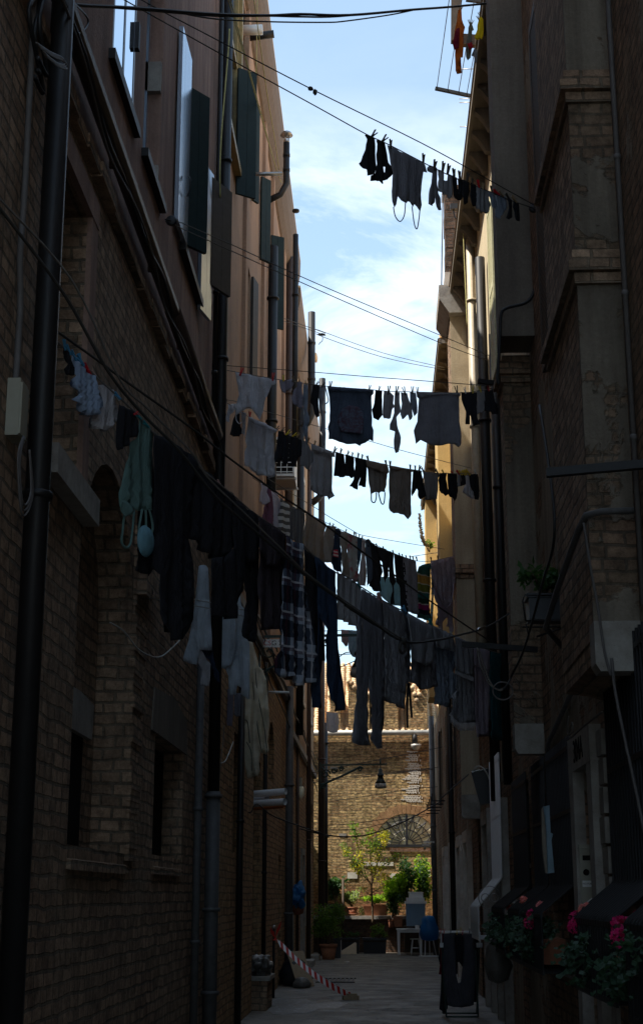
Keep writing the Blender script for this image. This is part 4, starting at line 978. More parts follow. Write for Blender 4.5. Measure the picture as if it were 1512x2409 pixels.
# roof slope of half-round tiles, brick dormers with notched tops
z0, z1, y0, y1 = 6.62, 9.35, EW+.1, EW+3.4
rf = MB(); rf.add([(-9,y0,z0),(9,y0,z0),(9,y1,z1),(-9,y1,z1)], [(0,1,2,3)]); rf.add([(-9,y1,z1),(9,y1,z1),(9,y1+4,z0),(-9,y1+4,z0)], [(0,1,2,3)])
x = -2.6
rs = random.Random(21)
while x < 2.6:
    k = 30
    for i in range(k):
        u0, u1 = i/k, (i+1.15)/k; r0, r1 = .085, .07; jx = rs.uniform(-.012, .012)
        rf.tube([(x+jx, y0+(y1-y0)*u0, z0+(z1-z0)*u0+.075), (x+jx, y0+(y1-y0)*u1, z0+(z1-z0)*u1+.055)], [r0, r1], 8)
    x += .2
part(rf, 'roof', 'roof_tile', EH)
def xz(x, y, Y): p = atY(px('R1', x, y), Y); return (p.x, p.z)
Yd = EW + .12
for pl in ([(300,815),(300,470),(405,470),(405,815)], [(485,815),(485,330),(520,345),(545,390),(700,450),(700,815)], [(716,815),(716,440),(860,360),(985,430),(985,815)], [(1064,815),(1064,330),(1110,330),(1172,520),(1225,400),(1278,380),(1278,815)]):
    q = [xz(*a, Yd) for a in pl]
    d_ = part(MB().prism(q, 1, Yd, Yd+2.6), 'dormer', 'brick_end', EH)
    tl = MB(); up = [p for p in q[1:-1]]
    for a, b_ in zip(up, up[1:]):
        a = Vector(a); b_ = Vector(b_); m = max(1, int((b_-a).length/.16))
        for i in range(m+1):
            p = a.lerp(b_, i/m); tl.tube([(p.x, Yd-.05, p.y+.04), (p.x, Yd+2.4, p.y+.05)], .075, 8)
    part(tl, 'coping_tiles', 'roof_tile', d_)
# ================================================================== LAUNDRY
def PL(a, b): return Plane(a, b)
def LX(z, x, y, X): return atX(px(z, x, y), X)

# ---- line 1: highest line, against the sky
L1 = PL((XL, 9.3, 8.0), LX('C2', 1030, 968, XR))
e1 = LX('C2', 1030, 968, XR)
rope('clothesline', 'upper rope of the highest washing line, knotted once against the sky', L1, [('W', 235, -65), ('C1', 660, 0), ('C1', 1000, 180), ('C1', 1440, 410), ('C2', 480, 665), ('C2', 800, 840)], .005, 'rope_dark', ends=(None, e1))
rope('clothesline', 'lower rope of the highest washing line, hung with dark trousers and a grey tank top', L1, [('W', 215, -45), ('C1', 580, 0), ('C1', 1160, 325), ('C2', 0, 500), ('A', 130, 75), ('A', 330, 168), ('A', 660, 340), ('A', 900, 455), ('A', 1200, 575), ('A', 1400, 655)], .005, 'rope_dark', ends=(None, e1 - Vector((0,0,.02))))
k = L1.at('C1', 1445, 413); mb = MB().blob(k, (.022,.02,.02), 1, .4, 3, 2).blob(L1.at('C1', 1465, 428), (.018,.012,.03), 2, .4, 3, 2)
tag(mb.build('rope_knot', 'rope_dark'), 'dark knotted rope end on the highest line against the open sky', 'knot')
mb = MB().lathe([(.045,-.012),(.05,-.006),(.038,0),(.05,.006),(.045,.012)], (0,0,0), 16, 1)
def pulley(P, label, r=.05):
    t_ = thing('line_pulley', label, 'pulley', P)
    m_ = MB().lathe([(r*.9,-.014),(r,-.008),(r*.75,0),(r,.008),(r*.9,.014)], (0,0,0), 16, 1); m_.build('wheel', 'iron', t_)
    s = -1 if P[0] < 0 else 1
    MB().tube([(0,-.02,0),(s*r*.8,-.022,.0),(s*.07,-.02,.01)], .006, 6).tube([(0,.02,0),(s*r*.8,.022,0),(s*.07,.02,.01)], .006, 6).build('bracket', 'iron', t_)
pulley(e1 + Vector((-.06,0,0)), 'black line pulley on the grey right wall at the end of the highest line')
T = lambda n, l, c, poly, m, **kw: garment(n, l, c, L1, 'A', poly, m, **kw)
T('trousers', 'small black trousers with frayed hem, leftmost garment on the highest line', 'trousers', [(122,85),(150,78),(210,118),(216,210),(222,330),(200,420),(145,432),(132,382),(70,330),(100,300),(125,210),(148,120)], 'cloth_black', amp=.01, lam=.09, pegs=[(185,98,225,50)], pegname='the frayed small black trousers')
T('leggings', 'black leggings with a hole at the knee, beside the tank top on the highest line', 'leggings', [(222,130),(245,125),(295,150),(305,220),(325,320),(352,360),(370,400),(345,440),(310,468),(270,475),(285,495),(265,508),(247,478),(176,475),(180,430),(205,415),(225,330),(220,250),(235,160)], 'cloth_black', amp=.01, lam=.09, off=.03, holes=[[(285,352),(303,355),(300,400),(290,402)]], pegs=[(275,138,325,80)], pegname='the black leggings with the hole')
g_ = T('tank_top', 'dark grey tank top hung by its hem with long straps dangling, on the highest line', 'tank top', [(316,170),(350,185),(480,255),(610,320),(640,335),(655,405),(618,400),(605,500),(598,590),(607,680),(590,740),(578,690),(540,670),(528,700),(510,655),(490,650),(468,670),(440,640),(405,605),(395,660),(370,705),(360,650),(355,560),(358,400),(335,260)], 'cloth_charcoal', amp=.014, lam=.13, pegs=[(345,188,345,118), (622,312,625,240)], pegname='the dark grey tank top')
strap('strap', g_, L1, 'A', [(368,700),(385,780),(425,822),(460,770),(470,665)], 'cloth_charcoal', .005); strap('strap', g_, L1, 'A', [(526,695),(545,840),(568,885),(585,800),(592,730)], 'cloth_charcoal', .005)
T('trousers', 'narrow dark trousers twisted on the line, right of the tank top', 'trousers', [(655,365),(680,342),(740,365),(742,400),(735,450),(750,560),(775,725),(755,725),(725,660),(720,600),(718,660),(700,690),(672,670),(672,590),(690,480),(700,410),(660,390)], 'cloth_charcoal', amp=.008, lam=.06, pegs=[(715,372,727,295)], pegname='the narrow twisted trousers')
T('briefs', 'grey briefs with ragged edge on the highest line', 'briefs', [(750,375),(800,400),(798,470),(822,475),(830,410),(860,430),(880,570),(872,600),(842,628),(815,595),(765,570),(748,540),(760,460)], 'cloth_midgrey', amp=.01, lam=.07, pegs=[(787,385,797,310), (830,405,843,332)], pegname='the grey briefs with the gap')
for i, (pl, pg) in enumerate([([(862,428),(905,450),(912,545),(935,560),(930,645),(895,625),(878,590),(868,500)], (885,447,880,365)), ([(912,455),(985,470),(962,560),(952,630),(930,645),(915,560)], (932,458,928,385)), ([(955,465),(1010,490),(1015,560),(1000,660),(975,680),(955,600)], (995,472,1003,405)), ([(1025,490),(1068,510),(1075,600),(1065,690),(1035,690),(1020,600)], (1042,503,1038,450))]):
    nm = ['first', 'second', 'third', 'last'][i]
    T('sock', '%s of the four black socks hanging in a row on the highest line' % nm, 'sock', pl, 'cloth_black', amp=.006, lam=.05, off=.012*(i % 2), pegs=[pg], pegname='the %s black sock on the highest line' % nm, group='socks on the highest line')
T('briefs', 'pale grey briefs in front of the tiled eave, on the highest line', 'briefs', [(1075,515),(1165,560),(1180,620),(1198,680),(1165,755),(1110,735),(1072,700),(1080,620)], 'cloth_grey', amp=.012, lam=.07, pegs=[(1095,525,1083,462,'red'), (1130,543,1133,490,'wood')], pegname='the pale grey briefs before the eave')
T('vest', 'tiny bluish grey vest on the highest line, next to a baby bodysuit', 'vest', [(1168,555),(1220,575),(1240,640),(1245,700),(1215,710),(1190,640)], 'cloth_bluegrey', amp=.008, lam=.06, pegs=[(1205,568,1195,512)], pegname='the tiny bluish vest')
T('bodysuit', 'pale bluish baby bodysuit before the dark pier, on the highest line', 'bodysuit', [(1235,580),(1325,610),(1340,690),(1300,750),(1268,802),(1225,780),(1240,700)], 'cloth_bluegrey', amp=.012, lam=.07, off=.02, pegs=[(1262,592,1215,552,'red'), (1300,602,1258,565,'wood')], pegname='the baby bodysuit')
T('sock', 'left one of the pair of black socks at the right end of the highest line', 'sock', [(1335,615),(1375,640),(1370,720),(1372,790),(1348,808),(1332,790),(1350,700)], 'cloth_black', amp=.006, lam=.05, pegs=[(1352,625,1320,578)], pegname='the left end sock')
T('sock', 'right one of the pair of black socks, closest to the pulley on the highest line', 'sock', [(1385,645),(1430,665),(1442,730),(1438,820),(1410,815),(1398,760),(1382,700)], 'cloth_black', amp=.006, lam=.05, pegs=[(1410,655,1372,597,'wood')], pegname='the right end sock')

# ---- lines 2 and 3: empty loops
L2 = PL((XL, 12.1, 7.7), (XR, 20.0, 9.3)); a = Vector((XL+.12, 12.4, 7.62)); b = LX('C4', 800, 478, XR)
rope('clothesline', 'upper rope of the empty line starting at the hook below the blue shutter', L2, [('C1', 800, 1018), ('C1', 1060, 1130), ('C4', 0, 135), ('C4', 560, 370), ('C4', 800, 470)], .005, 'rope_mid')
rope('clothesline', 'lower rope of the empty line starting at the hook below the blue shutter', L2, [('C1', 795, 1040), ('C1', 1050, 1155), ('C4', 0, 162), ('C4', 560, 405), ('C4', 800, 495)], .005, 'rope_mid')
pulley(L2.at('C1', 797, 1027), 'black line pulley hooked to the pink stucco below the blue shutter')
L3 = PL((XL, 25.8, 12.4), (XP, 28, 12.1))
rope('clothesline', 'upper rope of the far empty line with a dangling cord, beyond the tall flue', L3, [('N', 260, 1498), ('N', 800, 1690), ('C4', 0, 348), ('C4', 300, 455), ('C4', 590, 525)], .006, 'rope_mid')
rope('clothesline', 'lower rope of the far empty line, beyond the tall flue', L3, [('N', 260, 1530), ('N', 800, 1715), ('C4', 0, 372), ('C4', 300, 475), ('C4', 590, 535)], .006, 'rope_mid')
mb = MB(); mb.tube(smooth_path([L3.at('N', *q) for q in [(735,1698),(770,1715),(775,1770),(750,1795),(735,1815)]], 4), .007, 6); mb.blob(L3.at('N', 765, 1708), (.07,.02,.025), 3, .4)
tag(mb.build('rope_knot', 'rope_dark'), 'short dark cord end knotted to the far empty line', 'knot')

# ---- line 4: across the middle, grey T-shirts
L4 = PL(LX('B', 30, 130, XL), (XP, 16.0, 7.4))
rope('clothesline', 'upper empty rope of the middle washing line with the dark printed T-shirt', L4, [('B', 30, 80), ('B', 700, 128), ('B', 1512, 195), ('C', 500, 95), ('C', 1150, 145), ('C', 1410, 165)], .0045, 'rope_dark')
rope('clothesline', 'rope of the middle washing line holding the white vest and dark printed T-shirt', L4, [('B', 30, 128), ('B', 100, 135), ('B', 400, 190), ('B', 700, 238), ('B', 1100, 292), ('B', 1500, 322), ('C', 300, 212), ('C', 620, 222), ('C', 1060, 230), ('C', 1250, 208), ('C', 1400, 180)], .0045, 'rope_mid')
pulley(L4.at('B', 32, 128), 'small black pulley on the orange stucco at the start of the middle line')
tag(MB().bar((XP+.02, 16.0, 7.43), (XP-.2, 15.95, 7.44), .05, .05).build('iron_bar', 'iron'), 'short dark iron bar on the pier holding the middle washing line', 'iron bar')
T = lambda n, l, c, z, poly, m, **kw: garment(n, l, c, L4, z, poly, m, **kw)
g_ = T('vest', 'white vest hung by its hem, leftmost on the middle washing line', 'vest', 'B', [(160,148),(235,160),(400,195),(520,215),(562,225),(560,265),(520,275),(495,350),(460,450),(430,540),(398,630),(370,590),(330,530),(270,508),(215,530),(170,590),(160,560),(170,480),(185,380),(178,280),(162,200)], 'cloth_white', amp=.03, lam=.2, pegs=[(205,172,230,95,'red'), (532,222,541,148,'red')], pegname='the white vest')
strap('strap', g_, L4, 'B', [(163,575),(165,630),(195,668),(215,650)], 'cloth_white', .006)
T('bikini_bottom', 'pale scalloped bikini bottom on the middle line, right of the white vest', 'bikini bottom', 'B', [(597,222),(650,232),(680,228),(740,218),(745,250),(720,310),(690,335),(665,325),(655,360),(625,345),(608,300)], 'cloth_lilac', amp=.015, lam=.1, pegs=[(640,232,640,170,'yellow'), (742,238,733,182)], pegname='the bikini bottom')
T('briefs', 'pale lilac briefs pinched at the top, between bikini bottom and black shorts', 'briefs', 'B', [(770,245),(800,235),(830,255),(825,330),(835,420),(828,500),(800,515),(735,465),(722,410),(740,330),(770,290)], 'cloth_lilac', amp=.02, lam=.09, pegs=[(800,245,792,198,'wood')], pegname='the pinched lilac briefs')
T('bra', 'dusky blue bra with long twisted straps, on the middle line', 'bra', 'B', [(845,268),(885,270),(890,340),(885,450),(880,540),(905,640),(905,670),(885,690),(890,790),(880,880),(862,880),(845,780),(832,710),(850,650),(855,560),(835,470),(838,380)], 'cloth_bluegrey', amp=.018, lam=.08, pegs=[(866,272,860,225,'wood')], pegname='the dusky blue bra')
T('shorts', 'black shorts against the pale flue, on the middle line', 'shorts', 'B', [(935,270),(1000,275),(995,350),(990,450),(995,590),(975,610),(950,560),(935,480),(905,450),(915,380),(930,320)], 'cloth_black', amp=.012, lam=.08, pegs=[(965,280,995,238)], pegname='the black shorts')
g_ = T('swimsuit', 'dark grey swimsuit twisted into a long strip, left of the dark printed T-shirt', 'swimsuit', 'B', [(995,285),(1050,290),(1045,400),(1030,500),(1045,570),(1050,650),(1065,760),(1060,880),(1040,905),(1035,770),(1005,740),(1015,600),(1000,500),(990,400)], 'cloth_midgrey', amp=.012, lam=.06, off=.01, pegs=[(1025,292,1060,245)], pegname='the twisted swimsuit')
strap('strap', g_, L4, 'B', [(1058,290),(1075,360),(1090,440),(1050,475)], 'cloth_charcoal', .007)
ts = T('t_shirt', 'dark blue T-shirt with a blotchy faded print, widest on the middle line', 'T-shirt', 'B', [(1080,292),(1300,308),(1500,322),(1546,331),(1546,366),(1526,386),(1529,526),(1531,686),(1548,736),(1546,851),(1511,831),(1471,866),(1421,871),(1401,886),(1360,865),(1280,878),(1200,850),(1120,815),(1088,820),(1090,760),(1083,700),(1100,640),(1105,540),(1100,400)], 'cloth_darkblue', amp=.022, lam=.3, pegs=[(1107,312,1116,233), (1500,330,1513,275)], pegname='the dark printed T-shirt')
garment('print', '', '', L4, 'B', [(1230,520),(1300,480),(1400,500),(1440,560),(1445,680),(1430,770),(1220,750),(1180,660),(1190,580)], 'cloth_print', amp=.004, lam=.3, off=-.034, thick=.004, parent=ts)
garment('hem', '', '', L4, 'B', [(1082,290),(1300,306),(1546,328),(1546,362),(1300,345),(1090,330)], 'cloth_darkblue', amp=.01, lam=.35, off=-.03, thick=.006, parent=ts)
Z4 = [('shorts', 'black child shorts hanging narrow beside the dark printed T-shirt', 'shorts', [(200,205),(270,205),(270,330),(272,450),(238,512),(180,480),(168,400),(190,330)], 'cloth_black', [(238,208,250,158)]),
 ('briefs', 'grey knickers draped open, next to the black child shorts', 'briefs', [(290,215),(350,220),(390,260),(385,340),(400,370),(378,400),(362,490),(290,490),(272,450),(278,340),(285,260)], 'cloth_midgrey', [(335,232,342,153)]),
 ('bra', 'grey bra dangling lowest of the middle line, its straps reaching far down', 'bra', [(400,225),(448,222),(445,330),(460,420),(430,460),(418,480),(425,560),(460,680),(445,790),(440,830),(405,838),(388,790),(385,700),(400,620),(350,605),(352,550),(375,490),(390,430),(395,330)], 'cloth_midgrey', [(412,242,425,150)]),
 ('briefs', 'grey briefs hung by one leg, left of the bigger grey T-shirt', 'briefs', [(460,225),(525,235),(545,310),(560,340),(575,420),(580,470),(545,510),(530,450),(475,500),(458,450),(470,340)], 'cloth_midgrey', [(502,240,482,165)]),
 ('bikini', 'small grey bikini top touching the bigger grey T-shirt', 'bikini top', [(550,225),(610,230),(628,360),(630,430),(590,465),(575,400),(555,320)], 'cloth_bluegrey', [(575,232,577,160)])]
for n, l, c, pl, m, pg in Z4: T(n, l, c, 'C', pl, m, amp=.014, lam=.08, pegs=pg, pegname='the ' + l.split(',')[0].split(' beside')[0].split(' touching')[0])
ts = T('t_shirt', 'wide plain grey T-shirt hung by its hem over the sunlit wall, on the middle line', 'T-shirt', 'C', [(615,222),(740,230),(900,231),(1060,232),(1062,258),(1045,270),(1047,400),(1045,520),(1065,640),(1062,740),(1035,775),(1000,750),(940,745),(880,765),(800,755),(760,755),(720,735),(660,708),(610,745),(592,640),(588,610),(625,520),(632,400),(640,290),(620,270)], 'cloth_charcoal', amp=.02, lam=.28, pegs=[(627,232,627,168), (1028,238,1012,153)], pegname='the wide grey T-shirt')
garment('hem', '', '', L4, 'C', [(617,222),(850,230),(1060,232),(1060,258),(900,250),(740,255),(680,282),(640,278)], 'cloth_grey', amp=.01, lam=.3, off=-.03, thick=.006, parent=ts)
Z4 = [('trousers', 'black child trousers with frayed legs, right of the wide grey T-shirt', 'trousers', [(1065,220),(1150,225),(1225,225),(1225,300),(1225,400),(1230,480),(1252,545),(1185,565),(1165,480),(1152,450),(1150,545),(1108,545),(1115,420),(1085,350),(1070,300)], 'cloth_black', [(1110,230,1098,170,'pale'), (1185,222,1180,150,'yellow')], 'the black child trousers'),
 ('cloth', 'crumpled pale grey cloth, right of the black child trousers', 'cloth', [(1225,210),(1300,210),(1310,300),(1295,410),(1250,440),(1228,450),(1218,400),(1230,300)], 'cloth_grey', [(1265,216,1245,155,'yellow')], 'the crumpled pale cloth'),
 ('sock', 'pair of thick black socks pegged together at the right end of the middle line', 'socks', [(1310,210),(1385,200),(1410,320),(1440,385),(1430,445),(1380,450),(1362,420),(1310,415),(1300,320)], 'cloth_black', [(1345,206,1335,158,'red')], 'the thick black socks')]
for n, l, c, pl, m, pg, pn in Z4: T(n, l, c, 'C', pl, m, amp=.014, lam=.09, pegs=pg, pegname=pn)

# ---- line 5: just below, sloping down to the right
L5 = PL(LX('B', 30, 430, XL), (XR, 20.6, 7.6))
rope('clothesline', 'upper empty rope of the sloping line below the middle washing line', L5, [('B', 30, 425), ('B', 170, 445), ('B', 450, 540), ('B', 660, 600), ('B', 1080, 722), ('C', 190, 730), ('C', 500, 820), ('C', 850, 910), ('C', 1165, 990)], .0045, 'rope_mid')
rope('clothesline', 'rope of the sloping line holding white and grey T-shirts below the middle line', L5, [('B', 30, 440), ('B', 100, 475), ('B', 220, 550), ('B', 290, 598), ('B', 580, 738), ('B', 830, 835), ('B', 950, 880), ('B', 1160, 960), ('B', 1460, 1030), ('C', 330, 962), ('C', 650, 1015), ('C', 850, 1042), ('C', 1170, 1040)], .0045, 'rope_mid')
pulley(L5.at('B', 32, 432), 'small black pulley on the stucco at the start of the sloping line')
T = lambda n, l, c, z, poly, m, **kw: garment(n, l, c, L5, z, poly, m, **kw)
T('glove', 'pale lacy glove drooping at the far left of the sloping line', 'glove', 'B', [(80,475),(160,465),(165,520),(120,560),(90,600),(95,640),(75,660),(55,620),(70,560)], 'cloth_white', amp=.02, lam=.07)
T('blouse', 'small black blouse behind the white vest, on the sloping line', 'blouse', 'B', [(160,565),(205,570),(212,690),(240,750),(185,800),(95,780),(110,690),(140,610)], 'cloth_black', amp=.02, lam=.1, off=.02)
T('scarf', 'narrow pale scarf squeezed between black blouse and big white T-shirt', 'scarf', 'B', [(210,545),(260,560),(250,640),(245,750),(250,800),(225,760),(235,680),(215,600)], 'cloth_pale', amp=.02, lam=.06)
ts = T('t_shirt', 'big creased white T-shirt hung by its hem, on the sloping line', 'T-shirt', 'B', [(285,595),(420,650),(580,730),(578,750),(545,765),(550,900),(545,1020),(562,1090),(530,1130),(550,1200),(500,1215),(420,1190),(340,1180),(310,1130),(240,1090),(240,950),(262,900),(275,760),(280,680)], 'cloth_white', amp=.03, lam=.15, pegs=[(300,605,303,540,'red'), (562,735,602,697)], pegname='the big white T-shirt')
garment('hem', '', '', L5, 'B', [(285,595),(420,650),(580,730),(575,750),(480,720),(400,690),(288,640)], 'cloth_white', amp=.01, lam=.3, off=-.04, thick=.006, parent=ts)
Z5 = [('sock', 'long black sock, first of the dark things right of the big white T-shirt', 'sock', [(590,735),(650,755),(632,860),(640,970),(610,1065),(550,1050),(560,950),(575,850)], 'cloth_black', [(615,745,660,712)], 'the first long black sock'),
 ('sock', 'long black sock under a yellow peg, right of another long black sock', 'sock', [(640,775),(700,780),(700,900),(690,1020),(670,1080),(625,1075),(640,960),(628,860)], 'cloth_black', [(668,775,715,735,'yellow')], 'the long black sock'),
 ('stockings', 'limp black stockings, left of the pale briefs on the sloping line', 'stockings', [(705,785),(760,795),(820,830),(825,980),(790,1010),(770,1105),(730,1100),(720,1040),(695,1030),(700,900)], 'cloth_black', [(735,792,778,765,'yellow'), (775,800,800,758,'wood')], 'the limp black stockings'),
 ('briefs', 'shiny pale grey briefs, left of the wrinkled grey T-shirt with a neck hole', 'briefs', [(820,830),(885,850),(925,960),(935,1040),(910,1090),(900,1150),(860,1110),(810,1080),(815,960)], 'cloth_grey', [(838,838,850,800,'wood'), (880,850,900,800)], 'the shiny grey briefs')]
for n, l, c, pl, m, pg, pn in Z5: T(n, l, c, 'B', pl, m, amp=.014, lam=.08, pegs=pg, pegname=pn)
ts = T('t_shirt', 'wrinkled light grey T-shirt with its round neck opening at the bottom, on the sloping line', 'T-shirt', 'B', [(925,870),(1030,910),(1150,965),(1155,1005),(1135,1000),(1138,1200),(1130,1300),(1140,1400),(1085,1440),(1075,1400),(1010,1405),(950,1360),(915,1310),(905,1180),(930,1000),(925,930)], 'cloth_lightgrey', amp=.022, lam=.11, pegs=[(950,885,962,835,'wood'), (1145,962,1170,900)], pegname='the wrinkled grey T-shirt')
garment('hem', '', '', L5, 'B', [(925,870),(1030,910),(1150,965),(1155,1003),(1100,990),(1050,960),(1010,968),(930,930)], 'cloth_lightgrey', amp=.01, lam=.2, off=-.035, thick=.006, parent=ts)
Z5 = [('B', 'shorts', 'black shorts with pale cuffs, first dark piece against the sky on the sloping line', 'shorts', [(1165,950),(1245,975),(1255,1050),(1270,1110),(1275,1190),(1235,1210),(1148,1190),(1155,1100),(1160,1010)], 'cloth_black', [(1212,968,1225,913)], 'the black shorts with pale cuffs'),
 ('B', 'shorts', 'black shorts with two pegs, second dark piece against the sky on the sloping line', 'shorts', [(1260,975),(1350,1000),(1345,1100),(1355,1190),(1335,1215),(1270,1190),(1265,1080)], 'cloth_black', [(1282,982,1300,938), (1330,995,1338,953)], 'the two-peg black shorts'),
 ('B', 'trousers', 'black child trousers with square cuffs, lowest dark piece against the sky', 'trousers', [(1360,1005),(1470,1030),(1478,1130),(1460,1310),(1400,1290),(1415,1180),(1400,1260),(1380,1335),(1310,1295),(1345,1210),(1360,1150)], 'cloth_black', [(1387,1010,1396,957), (1428,1020,1436,973)], 'the black square-cuffed trousers')]
for z, n, l, c, pl, m, pg, pn in Z5: T(n, l, c, z, pl, m, amp=.014, lam=.09, pegs=pg, pegname=pn)
ts = T('tank_top', 'short grey tank top hung by its hem with two strap loops, on the sloping line', 'tank top', 'C', [(112,905),(215,930),(320,950),(345,1030),(320,1050),(312,1180),(300,1240),(265,1225),(235,1245),(220,1230),(190,1235),(165,1250),(160,1190),(132,1140),(125,1000),(110,960)], 'cloth_warmgrey', amp=.014, lam=.09, pegs=[(135,922,118,858), (315,962,302,903)], pegname='the short grey tank top')
strap('strap', ts, L5, 'C', [(163,1240),(165,1320),(195,1335),(212,1290),(212,1235)], 'cloth_warmgrey', .009); strap('strap', ts, L5, 'C', [(234,1240),(262,1340),(288,1345),(298,1270),(299,1235)], 'cloth_warmgrey', .009)
garment('hem', '', '', L5, 'C', [(112,905),(215,930),(320,950),(342,1028),(320,1042),(230,1020),(170,1000),(112,960)], 'cloth_taupe', amp=.01, lam=.2, off=-.03, thick=.006, parent=ts)
ts = T('nightdress', 'long grey nightdress with a ragged lower edge, longest on the sloping line', 'nightdress', 'C', [(345,960),(470,985),(590,1005),(588,1025),(565,1030),(562,1250),(568,1450),(525,1508),(508,1465),(410,1440),(380,1448),(340,1390),(335,1200),(338,1040)], 'cloth_warmgrey', amp=.016, lam=.1, pegs=[(352,972,352,910), (555,1003,553,948)], pegname='the long grey nightdress')
garment('hem', '', '', L5, 'C', [(345,960),(470,985),(590,1005),(588,1022),(480,1008),(440,1018),(380,1005),(345,985)], 'cloth_taupe', amp=.01, lam=.2, off=-.03, thick=.006, parent=ts)
Z5 = [('sock', 'pair of crossed black socks against the sky, right of the long grey nightdress', 'socks', [(580,1005),(670,1020),(690,1150),(710,1270),(655,1305),(635,1260),(640,1210),(620,1185),(585,1270),(563,1260),(575,1120)], 'cloth_black', [(605,1008,603,957), (642,1018,657,957)], 'the crossed black socks'),
 ('blouse', 'grey blouse with dangling threads, left of the biggest black bundle', 'blouse', [(675,1020),(770,1035),(870,1050),(835,1085),(835,1200),(825,1300),(700,1310),(695,1180),(690,1080)], 'cloth_grey', [(690,1024,665,980), (835,1050,805,993,'wood')], 'the grey blouse with threads'),
 ('hooded_top', 'black hooded top over the ochre wall, left half of the dark bundle', 'top', [(850,1040),(920,1035),(915,1100),(925,1180),(940,1250),(910,1270),(870,1240),(845,1190),(835,1110)], 'cloth_black', [(892,1042,872,1003,'yellow')], 'the black hooded top'),
 ('trousers', 'black baggy trousers over the ochre wall, right half of the dark bundle', 'trousers', [(930,1035),(1020,1050),(1030,1150),(1020,1280),(1000,1345),(975,1290),(935,1260),(930,1150)], 'cloth_black', [(985,1042,960,1017,'red')], 'the black baggy trousers'),
 ('sock', 'single grey sock between the dark bundle and a pale cup', 'sock', [(1028,1045),(1060,1055),(1072,1110),(1060,1170),(1030,1180)], 'cloth_grey', [(1045,1048,1015,1008,'red')], 'the single grey sock'),
 ('sock', 'short black sock above the pale cup on the sloping line', 'sock', [(1065,1050),(1140,1060),(1135,1140),(1070,1170)], 'cloth_black', [(1072,1052,1035,1008,'yellow'), (1100,1056,1068,1010,'yellow')], 'the short black sock'),
 ('bra', 'pale bra cup catching light at the right end of the sloping line', 'bra', [(1105,1065),(1140,1065),(1150,1180),(1180,1220),(1195,1310),(1130,1270),(1072,1225),(1108,1155)], 'cloth_white', [(1118,1052,1090,1000,'yellow')], 'the pale bra'),
 ('shorts', 'black shorts at the right end of the sloping line, overlapping the pale bra', 'shorts', [(1145,1050),(1230,1050),(1245,1130),(1255,1220),(1235,1310),(1195,1300),(1175,1200),(1150,1150)], 'cloth_black', [(1150,1052,1108,1002,'yellow'), (1215,1045,1200,1000,'pale')], 'the end black shorts')]
for i, (n, l, c, pl, m, pg, pn) in enumerate(Z5): T(n, l, c, 'C', pl, m, amp=.014, lam=.09, off=.015*(i % 2), pegs=pg, pegname=pn)

